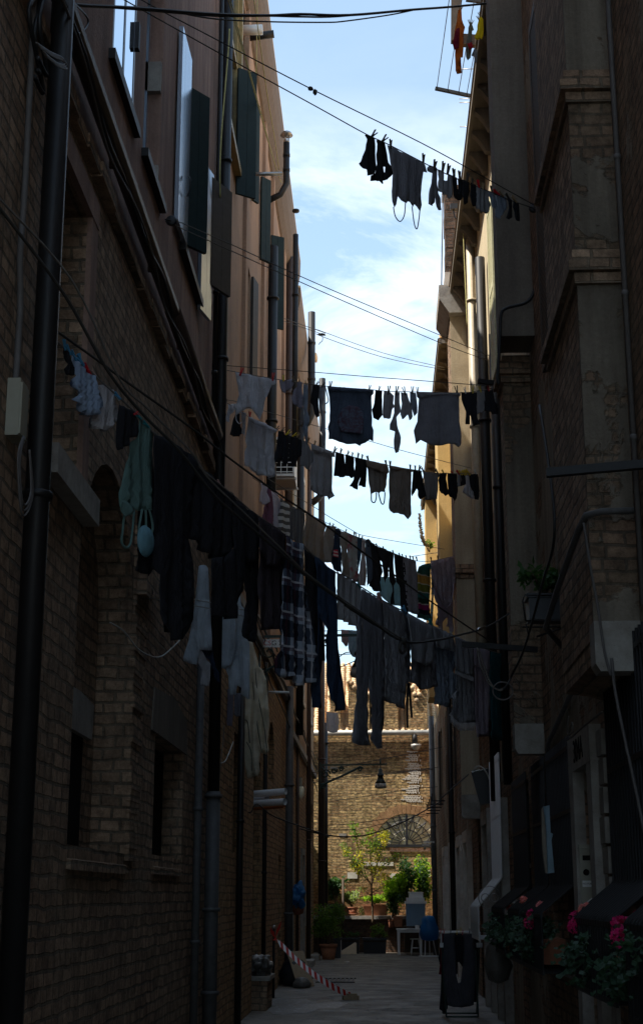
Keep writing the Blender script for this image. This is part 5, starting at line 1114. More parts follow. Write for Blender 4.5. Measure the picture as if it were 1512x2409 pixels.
# ---- line 6: far full line
L6 = PL((XL, 21.4, 7.5), (XP+.05, 25.0, 7.3))
rope('clothesline', 'rope of the long far line crowded from mauve top to grey-pink T-shirt', L6, [('B', 250, 1160), ('F', 110, 85), ('F', 250, 178), ('F', 370, 280), ('F', 490, 370), ('F', 660, 452), ('F', 800, 517), ('F', 1000, 615), ('F', 1270, 742), ('G', 400, 270), ('G', 600, 372), ('G', 800, 452), ('G', 930, 488), ('G', 1060, 490), ('G', 1300, 440)], .005, 'rope_dark')
T = lambda n, l, c, z, poly, m, **kw: garment(n, l, c, L6, z, poly, m, **kw)
Z6 = [('F', 'blouse', 'crumpled pale blouse at the left end of the crowded far line', 'blouse', [(120,90),(170,110),(205,140),(200,210),(230,330),(180,360),(105,330),(110,250),(130,170)], 'cloth_mauve_white', []),
 ('F', 'top', 'dark mauve top behind a pale pink shirt on the far line', 'top', [(205,150),(250,180),(280,420),(285,620),(230,600),(140,550),(150,400),(205,330),(215,230)], 'cloth_mauve', []),
 ('F', 'shirt', 'pale pink shirt, left of the striped jumper on the far line', 'shirt', [(250,175),(330,230),(360,290),(370,400),(340,560),(315,640),(285,630),(275,450),(255,330)], 'cloth_mauve_white', []),
 ('F', 'jumper', 'grey and white striped jumper on the far line', 'jumper', [(355,285),(480,370),(490,400),(470,500),(480,640),(485,780),(395,710),(330,680),(335,500),(360,400)], 'cloth_stripes_grey', []),
 ('F', 'skirt', 'pleated charcoal skirt, right of the striped jumper', 'skirt', [(490,365),(660,450),(665,560),(645,700),(640,860),(490,790),(475,600),(475,430)], 'cloth_pleats', []),
 ('F', 'cardigan', 'brownish knitted cardigan, right of the pleated skirt', 'cardigan', [(665,450),(800,515),(815,620),(790,700),(775,980),(650,900),(650,700),(668,560)], 'cloth_taupe', []),
 ('F', 'towel', 'taupe towel with a fringed fold, right of the knitted cardigan', 'towel', [(800,515),(920,590),(895,700),(890,900),(905,1060),(775,985),(790,700)], 'cloth_taupe', []),
 ('F', 'jacket', 'dark grey jacket with pegs up, left of the navy garment with red stripes', 'jacket', [(925,605),(1035,625),(1010,700),(1000,880),(990,1080),(905,1050),(890,850),(900,700)], 'cloth_warmgrey', [(960,615,967,572), (1000,625,1010,590)]),
 ('F', 'jumper', 'navy jumper with a red and white striped patch, on the far line', 'jumper', [(1010,640),(1110,670),(1100,800),(1115,1000),(1125,1210),(1000,1130),(1000,900),(1020,750)], 'cloth_navy', []),
 ('F', 'towel', 'beige towel, right of the navy jumper with the striped patch', 'towel', [(1105,680),(1170,690),(1180,830),(1190,1000),(1200,1250),(1115,1200),(1110,1000),(1090,800)], 'cloth_warmgrey', [(1155,692,1165,655)]),
 ('F', 'dress', 'pale dress printed with faded roses, on the far line', 'dress', [(1170,700),(1290,745),(1290,900),(1285,1100),(1300,1300),(1195,1260),(1185,1000),(1175,830)], 'cloth_roses', [(1255,735,1258,685), (1278,742,1275,692)]),
 ('F', 'shirt', 'teal blue shirt squeezed between the rose dress and a striped shirt', 'shirt', [(1290,745),(1360,770),(1345,950),(1330,1100),(1310,1250),(1290,1220)], 'cloth_steelblue', [(1315,752,1325,715)]),
 ('F', 'shirt', 'pale pinstriped shirt on the far line, right of the teal blue shirt', 'shirt', [(1350,770),(1400,790),(1400,950),(1415,1150),(1410,1350),(1320,1330),(1335,1150),(1345,950)], 'cloth_stripes_pale', [(1350,775,1360,735)]),
 ('F', 'trousers', 'dark blue trousers, right of the pale pinstriped shirt', 'trousers', [(1400,785),(1440,800),(1465,1000),(1470,1250),(1420,1370),(1415,1150)], 'cloth_darkblue', []),
 ('G', 'coat', 'black coat bunched up highest against the sky, on the far line', 'coat', [(415,275),(435,265),(500,320),(560,420),(580,600),(570,680),(545,700),(545,800),(500,790),(440,740),(465,600),(450,450)], 'cloth_black', [(525,345,515,320)]),
 ('G', 'jumper', 'black jumper, left of the black dress with a hanging tie', 'jumper', [(495,330),(610,370),(640,500),(640,640),(605,715),(580,660),(575,500)], 'cloth_black', [(592,375,583,348)]),
 ('G', 'dress', 'black dress with a tie hanging over the pale cyan sheet', 'dress', [(610,375),(700,410),(700,560),(715,700),(690,740),(692,925),(665,925),(670,760),(655,700),(640,560)], 'cloth_black', [(692,417,675,377)]),
 ('G', 'cardigan', 'black cardigan, right of the black dress with the tie', 'cardigan', [(700,412),(790,450),(800,600),(820,850),(830,1020),(770,990),(765,760),(715,700),(705,560)], 'cloth_black', [(755,438,738,405), (783,452,772,418)]),
 ('G', 'trousers', 'charcoal trousers, left of the knitted striped blanket', 'trousers', [(790,445),(925,490),(930,600),(935,800),(940,1040),(830,1000),(815,800),(800,600)], 'cloth_charcoal', [(822,463,808,428), (860,473,850,430), (890,482,880,440), (925,485,915,440)]),
 ('G', 'blanket', 'knitted blanket striped green, mustard and magenta, near the right pier', 'blanket', [(940,545),(1000,520),(1060,510),(1062,700),(1058,1000),(1050,1100),(935,1060),(930,800),(925,620)], 'cloth_knit', []),
 ('G', 'towel', 'narrow light cyan towel between the striped blanket and the grey-pink T-shirt', 'towel', [(1060,520),(1085,520),(1090,640),(1100,850),(1090,1100),(1050,1100),(1062,850)], 'cloth_cyan', [])]
for i, (z, n, l, c, pl, m, pg) in enumerate(Z6):
    o = T(n, l, c, z, pl, m, amp=.03, lam=.17, off=(.03 if n == 'towel' and z == 'G' else .012*(i % 3)), pegs=pg, pegname='the ' + l.split(',')[0].split(' on the far')[0].split(' between')[0].split(' squeezed')[0].split(' bunched')[0])
    if 'navy jumper' in l: garment('patch', '', '', L6, 'F', [(1008,905),(1058,905),(1068,1000),(1005,985)], 'flag_stripes', amp=.004, off=-.05+.012*(i % 3), thick=.004, parent=o)
ts = T('t_shirt', 'grey-pink T-shirt with a deep scooped fold, right end of the far line beside the pier', 'T-shirt', 'G', [(1060,490),(1130,480),(1180,470),(1295,440),(1300,600),(1290,830),(1300,1000),(1290,1200),(1270,1220),(1255,1150),(1215,1150),(1240,1020),(1200,1090),(1185,1190),(1105,1130),(1130,960),(1100,830),(1070,650)], 'cloth_purplegrey', amp=.03, lam=.14, pegs=[(1070,488,1062,445), (1135,478,1132,430)], pegname='the grey-pink T-shirt')
garment('fold', '', '', L6, 'G', [(1062,490),(1180,470),(1295,440),(1298,700),(1270,900),(1225,955),(1180,900),(1110,740)], 'cloth_purplegrey', amp=.03, lam=.12, off=-.07, thick=.008, parent=ts)
strap('neckline', ts, L6, 'G', [(1068,600),(1110,740),(1180,900),(1225,955),(1270,900),(1296,720)], 'cloth_purplegrey', .014, off=-.1)
# things hanging beyond the far line
L6b = PL((XL, 27.6, 6.4), (XR, 28.4, 6.4))
rope('clothesline', 'thin dark rope beyond the far line holding a pale cyan sheet', L6b, [('G', 150, 640), ('G', 540, 650), ('G', 780, 665), ('G', 1100, 660)], .006, 'rope_dark')
garment('sheet', 'pale cyan sheet with a yellow edge, seen behind the black clothes of the far line', 'sheet', L6b, 'G', [(545,655),(640,650),(760,662),(765,900),(758,950),(640,920),(550,830)], 'cloth_cyan', amp=.03, lam=.25)
L6c = PL((XL, 26.8, 5.5), (XR, 27.4, 5.5))
rope('clothesline', 'thin dark rope low beyond the jeans, holding a pale blue pillowcase', L6c, [('I', 700, 1290), ('G', 150, 1190), ('G', 315, 1200), ('G', 500, 1215)], .007, 'rope_dark')
garment('pillowcase', 'pale blue pillowcase hanging against the sky between jeans and grey trousers', 'pillowcase', L6c, 'G', [(225,1183),(330,1192),(325,1470),(270,1455),(235,1380)], 'cloth_paleblue', amp=.03, lam=.2)
garment('sock', 'dusty rose sock tip beside the pale blue pillowcase, low against the sky', 'sock', L6c, 'G', [(160,1180),(235,1185),(230,1340),(205,1355),(165,1300)], 'cloth_rose', amp=.02, lam=.12, off=-.05)
L6d = PL((XP-.3, 38, 9.5), (XR, 38, 9.5))
garment('cloth', 'dark blue cloth hung in front of the ochre wall beside the pier', 'cloth', L6d, 'G', [(1190,400),(1295,375),(1300,400),(1290,430),(1195,455)], 'cloth_navy', amp=.02, lam=.2, pegs=[(1215,395,1213,352,'pale'), (1262,385,1265,345,'pale')], pegname='the dark blue cloth')
rope('clothesline', 'rope ending at the ochre wall, holding the dark blue cloth', L6d, [('G', 1060, 410), ('G', 1190, 402), ('G', 1310, 372)], .008, 'rope_dark')
L6e = PL((XL, 23., 8.), (XR, 30.5, 8.))
rope('clothesline', 'thin line slanting behind the crowded far line toward the plant tuft', L6e, [('B', 480, 1220), ('B', 1000, 1540), ('G', 20, 30), ('G', 290, 190), ('G', 380, 230), ('G', 700, 288), ('G', 1200, 370)], .006, 'rope_mid')
L6f = PL((XL, 31., 9.), (XR, 34., 8.7))
rope('clothesline', 'faint line rising toward the ochre wall under the plant tuft', L6f, [('G', 860, 445), ('G', 1060, 415), ('G', 1160, 400)], .007, 'rope_mid')

# ---- lines 7: front line, dark clothes
L7 = PL(LX('D', 50, 170, XL), (XP+.02, 16.6, 4.4))
rope('clothesline', 'rope of the nearest washing line, from pale blouses down to grey scarves', L7, [('D', 20, 145), ('D', 50, 170), ('D', 200, 300), ('D', 350, 440), ('D', 530, 602), ('D', 640, 702), ('D', 740, 800), ('D', 850, 930), ('D', 1070, 1055), ('D', 1240, 1220), ('E', 900, 60), ('E', 1050, 180), ('E', 1200, 312), ('E', 1400, 450), ('F', 400, 738), ('F', 500, 800), ('F', 640, 855), ('F', 790, 1000), ('F', 1020, 1172), ('G', 200, 640), ('G', 360, 748), ('G', 590, 892), ('G', 820, 1012), ('G', 1080, 1150), ('H', 1030, 385), ('H', 1190, 460), ('H', 1400, 532)], .006, 'rope_mid')
T = lambda n, l, c, z, poly, m, **kw: garment(n, l, c, L7, z, poly, m, **kw)
T('sock', 'black lace sock at the left end of the nearest line, beside the drainpipe', 'sock', 'D', [(70,185),(130,240),(150,330),(185,410),(150,440),(100,430),(90,380),(110,340),(80,280)], 'cloth_black', amp=.01, lam=.06, pegs=[(90,205,83,148,'blue')], pegname='the black lace sock')
T('blouse', 'frilly pale blue blouse, brightest garment at the left of the nearest line', 'blouse', 'D', [(135,265),(250,370),(340,440),(370,500),(380,600),(395,700),(360,770),(300,790),(230,770),(190,690),(165,640),(200,590),(150,500),(180,440),(150,340)], 'cloth_white_blue', amp=.03, lam=.07, thick=.02, pegs=[(132,245,108,188,'blue'), (180,295,140,215,'blue'), (225,325,210,245,'blue'), (243,340,185,262,'blue'), (300,415,248,330,'red')], pegname='the frilly pale blouse')
T('blouse', 'plain greyish white blouse folded over the nearest line, right of the frilly one', 'blouse', 'D', [(370,520),(430,515),(520,590),(540,700),(540,830),(480,870),(450,920),(410,915),(320,880),(290,850),(350,780),(395,700),(400,620)], 'cloth_pale', amp=.025, lam=.11, off=.02, thick=.02, pegs=[(360,450,318,405,'pink'), (520,598,560,640,'pale')], pegname='the plain white blouse')
T('camisole', 'small black camisole overlapping the pale green slip', 'camisole', 'D', [(560,690),(690,750),(740,920),(720,965),(640,975),(640,1040),(555,1080),(540,990),(545,850)], 'cloth_black', amp=.015, lam=.09, off=-.03, pegs=[(560,632,530,600,'blue'), (690,770,720,760,'red')], pegname='the small black camisole')
ts = T('slip', 'pale green satin slip hung by its hem with long strap loops, on the nearest line', 'slip', 'D', [(735,800),(790,840),(850,930),(858,1060),(862,1250),(850,1400),(848,1600),(780,1600),(690,1610),(640,1540),(600,1650),(570,1560),(570,1450),(600,1250),(635,1040),(720,960)], 'cloth_mint', amp=.022, lam=.14, pegs=[(740,805,700,770,'teal'), (805,875,770,840,'teal')], pegname='the pale green slip')
garment('bodice_lining', '', '', L7, 'D', [(575,1500),(640,1540),(690,1610),(650,1640),(610,1660),(575,1590)], 'cloth_mint', amp=.01, off=-.05, thick=.006, parent=ts)
for q in ([(600,1640),(585,1780),(578,1880),(620,1925),(655,1880),(678,1700),(685,1600)], [(755,1595),(725,1780),(735,1870),(790,1890),(845,1760),(815,1590)], [(785,1600),(788,1720),(780,1850)]): strap('strap', ts, L7, 'D', q, 'cloth_mint', .009, off=-.02)
cp = L7.at('D', 787, 1868, -.05)
mb = MB().lathe([(.0,-.03),(.05,-.028),(.09,-.015),(.105,.005),(.1,.012),(.0,.02)], (0,0,0), 24, 1); o = mb.build('bra_cup', 'cloth_cyan', loc=cp - Vector((0,0,0)), rotz=L7.rot); o.scale = (.92, 1, 1)
tag(o, 'round pale teal bra cup dangling below the green slip straps', 'bra cup')
T('shorts', 'black shorts showing below the pale green slip', 'shorts', 'E', [(240,-330),(340,-300),(370,0),(372,330),(370,640),(355,800),(320,875),(185,825),(215,700),(210,450),(212,330)], 'cloth_black', amp=.015, lam=.12, off=.05)
T('coat', 'big black coat, widest and longest dark garment of the nearest line', 'coat', 'E', [(363,-346),(440,-330),(503,-300),(590,-230),(673,-186),(760,-50),(700,60),(680,300),(665,550),(680,900),(675,1250),(650,1410),(530,1430),(525,1360),(450,1350),(410,1200),(410,860),(370,800),(375,620),(400,500),(360,480),(355,0)], 'cloth_black', amp=.03, lam=.2, off=-.02)
T('hooded_top', 'black hooded top slung between the big black coat and black jacket', 'hooded top', 'E', [(690,-170),(780,-60),(860,20),(960,112),(1060,190),(1080,400),(1060,620),(990,700),(870,720),(760,640),(720,570),(660,550),(670,200)], 'cloth_black', amp=.03, lam=.17, off=.03, pegs=[(935,95,905,45,'pink')], pegname='the black hooded top')
T('jacket', 'black jacket with one long sleeve ending above the white towels', 'jacket', 'E', [(1040,170),(1110,240),(1180,295),(1260,360),(1270,600),(1250,740),(1120,760),(1160,890),(1120,870),(1115,1000),(1080,1150),(1075,1240),(990,1245),(860,1210),(855,1000),(870,720),(990,700),(1070,600)], 'cloth_black', amp=.025, lam=.18, off=-.01)
T('leggings', 'black leggings, one narrow leg reaching down to the street lamp sign', 'leggings', 'E', [(1130,640),(1260,640),(1260,1000),(1250,1350),(1215,1450),(1110,1390),(1130,1350),(1150,1100),(1140,900)], 'cloth_black', amp=.015, lam=.1, off=.05)
ts = T('jumper', 'dark aubergine jumper with a ribbed fold, left of the plaid pyjama trousers', 'jumper', 'E', [(1255,362),(1330,410),(1400,450),(1490,515),(1490,700),(1470,900),(1480,1200),(1470,1330),(1310,1340),(1300,1290),(1260,1290),(1255,900),(1270,600)], 'cloth_aubergine', amp=.022, lam=.16, off=.01)
garment('fold', '', '', L7, 'E', [(1262,365),(1400,450),(1488,515),(1480,720),(1430,790),(1350,780),(1270,640)], 'cloth_aubergine', amp=.015, lam=.2, off=-.05, thick=.008, parent=ts)
T('trousers', 'navy and white plaid pyjama trousers on the nearest line', 'trousers', 'I', [(235,-30),(290,35),(380,70),(465,100),(450,250),(480,450),(510,700),(540,1000),(580,1400),(600,1700),(615,1980),(540,2000),(380,2050),(310,2030),(300,1900),(230,1930),(130,1930),(95,1850),(100,1700),(150,1450),(190,1200),(185,900),(200,600),(225,200)], 'cloth_plaid', amp=.03, lam=.19, off=-.03)
T('trousers', 'plain black trousers between the plaid pyjama trousers and the blue jeans', 'trousers', 'I', [(470,150),(560,225),(650,285),(650,600),(700,1000),(720,1400),(720,1700),(600,1700),(560,1200),(510,800),(470,500)], 'cloth_black', amp=.02, lam=.15, off=.02)
T('jeans', 'dark blue jeans, one leg long and narrow, right of the plaid pyjama trousers', 'jeans', 'I', [(610,258),(700,320),(800,405),(900,470),(920,850),(950,1200),(965,1700),(985,2000),(1000,2380),(890,2400),(870,2300),(830,2150),(800,1900),(775,1500),(770,1270),(735,1150),(700,1080),(725,1700),(720,2350),(560,2340),(565,2100),(590,1700),(640,1500),(690,1000),(640,500)], 'cloth_denim', amp=.022, lam=.16, off=-.01)
ts = T('t_shirt', 'light grey T-shirt between the blue jeans and the long grey trousers', 'T-shirt', 'G', [(105,592),(200,640),(345,740),(365,760),(370,900),(362,1190),(315,1185),(300,1150),(230,1110),(140,1070),(130,900),(110,700)], 'cloth_lightgrey', amp=.02, lam=.13, pegs=[(350,752,325,705,'teal')], pegname='the light grey T-shirt')
T('trousers', 'long dark grey jogging trousers, both cuffs hanging before the brick end wall', 'trousers', 'H', [(300,10),(360,50),(460,105),(465,300),(470,600),(468,900),(465,1200),(460,1290),(410,1305),(385,1220),(370,1100),(355,800),(350,680),(345,900),(343,1170),(340,1275),(270,1270),(235,1245),(240,1100),(255,800),(258,500),(270,200)], 'cloth_charcoal', amp=.018, lam=.11, off=-.02, pegs=[(430,92,418,40,'pink'), (455,110,425,45,'pink')], pegname='the long grey jogging trousers')
T('cloth', 'frayed grey cloth with a slanting lower edge, right of the long grey trousers', 'cloth', 'H', [(460,105),(560,158),(650,208),(660,400),(650,600),(640,760),(625,980),(600,970),(540,930),(470,905),(470,600),(465,300)], 'cloth_midgrey', amp=.022, lam=.12, off=.02, pegs=[(652,212,628,148,'blue'), (650,210,600,155,'blue')], pegname='the frayed grey cloth')
ts = T('apron', 'dark apron with two long dangling ties', 'apron', 'H', [(640,205),(690,230),(690,560),(690,760),(650,780),(640,700)], 'cloth_charcoal', amp=.012, lam=.08, off=.05)
for q in ([(668,770),(660,950),(662,1130)], [(675,770),(690,950),(698,1050)]): strap('tie', ts, L7, 'H', q, 'cloth_black', .012, off=.05)
ts = T('pillowcase', 'charcoal pillowcase sagging open, centre of the grey row on the nearest line', 'pillowcase', 'H', [(655,210),(760,260),(865,308),(880,420),(880,700),(885,800),(790,825),(740,800),(690,740),(700,560),(680,400)], 'cloth_charcoal', amp=.025, lam=.25, pegs=[(862,310,828,262,'teal'), (865,312,840,258,'teal')], pegname='the charcoal pillowcase')
garment('flap', '', '', L7, 'H', [(660,212),(760,260),(865,310),(875,450),(860,600),(810,640),(740,600),(700,540),(680,400)], 'cloth_midgrey', amp=.015, lam=.3, off=-.06, thick=.01, parent=ts)
ts = T('t_shirt', 'slate grey T-shirt hung upside down with a wavy bottom, left of the fringed scarf', 'T-shirt', 'H', [(870,310),(950,345),(1030,383),(1045,520),(1040,680),(1065,780),(1050,905),(1010,890),(985,965),(900,940),(885,780),(885,500)], 'cloth_bluegrey', amp=.024, lam=.14, off=.015, pegs=[(1022,383,1012,365,'pale')], pegname='the slate grey T-shirt')
garment('hem', '', '', L7, 'H', [(872,310),(950,345),(1030,385),(1047,520),(970,500),(890,480)], 'cloth_midgrey', amp=.012, lam=.3, off=-.05, thick=.008, parent=ts)
ts = T('scarf', 'dark grey scarf with white fringes, near the right end of the nearest line', 'scarf', 'H', [(1040,388),(1190,460),(1195,700),(1200,1090),(1080,1095),(1010,1030),(1020,900),(1065,780),(1050,560)], 'cloth_midgrey', amp=.02, lam=.15, off=-.01)
mb = MB()
for i in range(34):
    u = i/33; x = 1010+190*u; y = 1030 + (65 if u > .35 else 65*u/.35); P = L7.at('H', x, y-6, -.02); mb.tube([P, P + L7.e*(.006*math.sin(i*3)) - Vector((0,0,.05)), P + L7.e*(.012*math.sin(i*5)) - Vector((0,0,.085))], .0035, 4)
for i in range(26):
    u = i/25; x = 1045+148*u; y = 665+60*u; P = L7.at('H', x, y, -.05); mb.tube([P, P - Vector((0,0,.045))], .0035, 4)
o = mb.build('fringe', 'cloth_lightgrey'); o.parent = ts; o.matrix_parent_inverse = parent_inv(ts); o['kind'] = 'stuff'
garment('fold', '', '', L7, 'H', [(1042,388),(1190,460),(1194,715),(1110,690),(1048,660)], 'cloth_midgrey', amp=.012, lam=.2, off=-.05, thick=.008, parent=ts)
ts = T('towel', 'dark grey towel folded double, between the fringed scarf and the dark teal cloth', 'towel', 'H', [(1192,460),(1325,515),(1325,700),(1310,1000),(1310,1200),(1220,1205),(1200,1000),(1195,650)], 'cloth_purplegrey', amp=.016, lam=.2, off=.02)
garment('fold', '', '', L7, 'H', [(1195,462),(1325,517),(1325,665),(1260,650),(1200,625)], 'cloth_purplegrey', amp=.012, lam=.2, off=-.03, thick=.008, parent=ts)
T('cloth', 'dark teal cloth at the right end of the nearest line against the brick', 'cloth', 'H', [(1330,518),(1410,532),(1415,760),(1420,1235),(1335,1230),(1325,800)], 'cloth_teal', amp=.014, lam=.1)

# long loose ropes in front
a = Vector((XL+.02, 6.66, 5.06))
L8 = PL((XL, 6.66, 5.06), (XP, 15.2, 4.55))
rope('clothesline', 'front one of the twin dark ropes sagging from the left edge to the pier', L8, [('W', -40, 448), ('W', 0, 490), ('W', 150, 690), ('D', 460, 400), ('D', 770, 780), ('D', 1070, 1080), ('E', 860, 150), ('E', 1050, 330), ('E', 1512, 725), ('F', 750, 1275), ('F', 1512, 1812), ('G', 200, 935), ('G', 480, 1110), ('G', 790, 1300), ('H', 900, 425), ('H', 1100, 378), ('H', 1290, 325), ('H', 1480, 212)], .009, 'rope_dark')
rope('clothesline', 'rear one of the twin dark ropes sagging from the left edge to the pier', L8, [('W', -40, 425), ('W', 0, 468), ('W', 170, 660), ('D', 560, 470), ('D', 800, 720), ('D', 1180, 1100), ('E', 830, 30), ('E', 1120, 310), ('E', 1512, 690), ('F', 760, 1250), ('F', 1512, 1780), ('G', 200, 915), ('G', 480, 1095), ('G', 770, 1275)], .006, 'rope_mid')
mb = MB(); mb.tube(smooth_path([L8.at('H', *q) for q in [(620,425),(605,460),(600,500),(620,530),(645,510),(645,470),(625,430)]], 5), .012, 6); mb.blob(L8.at('H', 625, 430), (.03,.03,.03), 4, .3)
tag(mb.build('rope_knot', 'rope_dark'), 'big dark knot and loop at the lowest point of the twin ropes', 'knot')
mb = MB(); mb.tube([L8.at('H', 1228, 340), L8.at('H', 1285, 325)], .016, 8); tag(mb.build('line_tensioner', 'chrome'), 'shiny metal tensioner on the twin ropes near the pier', 'tensioner')
L9 = PL(LX('W', 138, 781, XL), (XP, 16.75, 4.45))
rope('clothesline', 'long tight rope from the window jamb to the pier, above the dark clothes', L9, [('D', 0, 35), ('D', 30, 62), ('D', 420, 342), ('D', 580, 462), ('D', 1200, 905), ('D', 1512, 1155), ('B', 470, 1290), ('F', 470, 312), ('F', 900, 600), ('F', 1512, 1042), ('G', 480, 470), ('G', 930, 802), ('G', 1300, 1060), ('H', 1390, 475)], .008, 'rope_dark')
# rope loops on the far iron bar
for k, q in enumerate(([(1222,485),(1250,620),(1310,760),(1380,820),(1430,820)], [(1235,490),(1280,640),(1340,780),(1400,830),(1432,825)])):
    LL = PL((.9, 14.5, 4), (1.7, 14.55, 4)); tag(MB().tube(smooth_path([LL.at('H', *p) for p in q], 5), .008, 6).build('rope_loop', 'rope_mid'), 'pale rope drooping from the iron bar to a ring beside the pier', 'rope', 'drooping ropes on the iron bar')
LL = PL((.9, 14.45, 4), (1.7, 14.5, 4)); c0 = LL.at('H', 1430, 835)
tag(MB().tube([c0 + LL.e*.10*math.cos(i*.4) + Vector((0,0,.09*math.sin(i*.4))) for i in range(17)], .008, 6).build('ring', 'cable_grey'), 'grey ring of coiled cord hanging in front of the brick pier', 'ring')
q = [LL.at('H', *p) for p in [(1432,820),(1470,780),(1512,690)]] + [atX(px('C6', 960, 640), XP+.0), atX(px('C6', 1040, 350), XP-.03), atX(px('C6', 1100, 60), XP-.04), atX(px('C4', 1030, 700), XP-.02)]
tag(MB().tube(smooth_path(q, 6), .012, 6).build('cable', 'cable_black'), 'thick dark cable swinging up from the cord ring along the pier', 'cable')

# ---- white towels on a low double line by the left wall
La = PL((XL, 13.9, 4), (0, 14.1, 4)); Lb = PL((XL, 16.6, 4), (0, 16.8, 4)); Lc = PL((XL, 18.2, 4), (0, 18.4, 4))
T = lambda n, l, c, P_, poly, m, **kw: garment(n, l, c, P_, 'J', poly, m, **kw)
T('bath_towel', 'white bath towel folded lengthwise and hung from one point, left of the other white towels', 'towel', La, [(230,160),(245,148),(270,145),(300,150),(320,170),(335,500),(355,800),(362,965),(300,975),(235,965),(225,1040),(215,1110),(150,1095),(85,1070),(80,1040),(130,880),(180,600),(210,350)], 'cloth_towel', amp=.04, lam=.22, thick=.03)
T('face_cloth', 'white face cloth drooping under the folded bath towel', 'face cloth', La, [(232,955),(262,975),(300,1040),(345,1100),(340,1250),(325,1310),(245,1300),(260,1150),(225,1090)], 'cloth_lightgrey', amp=.025, lam=.12, off=.03, thick=.02)
T('bib', 'dark bib edged in white, right of the drooping face cloth', 'bib', La, [(262,955),(360,960),(390,1130),(425,1180),(438,1290),(385,1250),(330,1060),(262,1010)], 'cloth_navy', amp=.02, lam=.1, off=.05)
T('bathrobe', 'white bathrobe with a deep fold, behind the black jacket sleeve', 'bathrobe', Lb, [(415,600),(590,600),(585,900),(560,1080),(510,1120),(485,1150),(370,1130),(370,1030),(400,850)], 'cloth_towel', amp=.04, lam=.2, thick=.03)
T('bath_towel', 'white bath towel with a curled corner, right of the white bathrobe', 'towel', Lb, [(600,480),(625,430),(640,540),(665,560),(660,800),(720,900),(720,1440),(700,1445),(635,1390),(640,1330),(600,1300),(590,1390),(520,1400),(515,1220),(490,1160),(560,1050),(585,850)], 'cloth_towel', amp=.05, lam=.2, off=.06, thick=.03)
T('cloth', 'dark navy strip of cloth beside the white bathrobe', 'cloth', Lb, [(345,590),(410,600),(405,760),(370,1000),(360,900)], 'cloth_navy', amp=.015, lam=.1, off=-.06)
T('cloth', 'olive yellow cloth hanging low under the white bathrobe', 'cloth', Lc, [(425,1100),(500,1100),(510,1510),(480,1480),(415,1420)], 'cloth_olive', amp=.02, lam=.1)
T('cloth', 'grey cloth hanging lowest, below the white towels', 'cloth', Lc, [(510,1340),(565,1340),(555,1700),(500,1695),(440,1690),(455,1520)], 'cloth_lilac', amp=.02, lam=.12, off=.03)
T('leggings', 'dark small leggings next to the cream duvet', 'leggings', Lc, [(570,1380),(635,1380),(630,1600),(600,1610),(570,1590)], 'cloth_charcoal', amp=.015, lam=.08, off=.06)
Lr = PL((XL+.02, 11.6, 4.0), (-.4, 16.8, 4.0))
for y, w_ in ((470, 'upper'), (530, 'lower')):
    rope('clothesline', w_ + ' one of two thin ropes passing in front of the folded white towel', Lr, [('E', 300, 985 + (y-470)*1.25), ('J', 155, y), ('J', 400, y+48), ('J', 665, y+110)], .005, 'rope_pale')
pulley(atX(px('E', 300, 1010), XL+.06), 'rope pulley on the brick wall beside the jutting stone, behind the black coat')
part(MB().prism([(11.05, 3.93), (11.2, 3.93), (11.9, 4.12), (12.0, 4.18), (11.05, 4.10)], 0, XL-.02, XL+.10), 'jutting_stone', 'brick_dark', LA)
q = [('E', -20, 1275), ('E', 100, 1350), ('E', 220, 1500), ('E', 330, 1565), ('E', 420, 1570), ('E', 510, 1500), ('E', 580, 1430)]
rope('loose_rope', 'loose pale rope drooping across the brick quoin under the big black coat', PL((XL+.05, 9.6, 3), (XL+.5, 14, 3)), q, .006, 'rope_pale', cat='rope')
rope('loose_rope', 'loose white cord looping down beside the dark drainpipe below the grey cloth', PL((XL+.12, 16.4, 3), (XL+.5, 19., 3)), [('J', 475, 1700), ('J', 465, 1850), ('J', 440, 2050), ('J', 430, 2200), ('J', 400, 2330), ('J', 355, 2395)], .005, 'rope_mid', cat='rope')
rope('loose_rope', 'doubled white cord loop on the brick left of the cream duvet', PL((XL+.1, 16.4, 3), (XL+.5, 19., 3)), [('J', 375, 1980), ('J', 420, 2045), ('J', 480, 2040), ('J', 520, 1960), ('J', 550, 1880), ('J', 562, 1850)], .007, 'rope_pale', cat='rope')
# cream duvet
Ld = PL((XL, 20.3, 3.5), (0, 20.5, 3.5))
dv = T('duvet', 'cream quilted duvet hanging in a thick twist against the left wall', 'duvet', Ld, [(650,760),(722,790),(745,900),(780,1000),(810,1130),(850,1160),(880,1260),(890,1400),(905,1560),(905,1700),(890,1850),(905,1930),(880,1975),(825,1940),(810,2050),(820,2130),(800,2180),(700,2200),(680,2100),(660,1900),(640,1650),(640,1400)], 'cloth_duvet', amp=.09, lam=.2, thick=.24, step=.03)
for q in ([(770,1120),(800,1400),(860,1700),(890,1960)], [(745,1180),(770,1500),(810,1800),(840,1950)], [(690,1850),(735,1950),(740,2130)], [(650,1640),(700,1660),(720,1860)]):
    strap('seam', dv, Ld, 'J', q, 'cloth_khaki', .008, off=-.12)

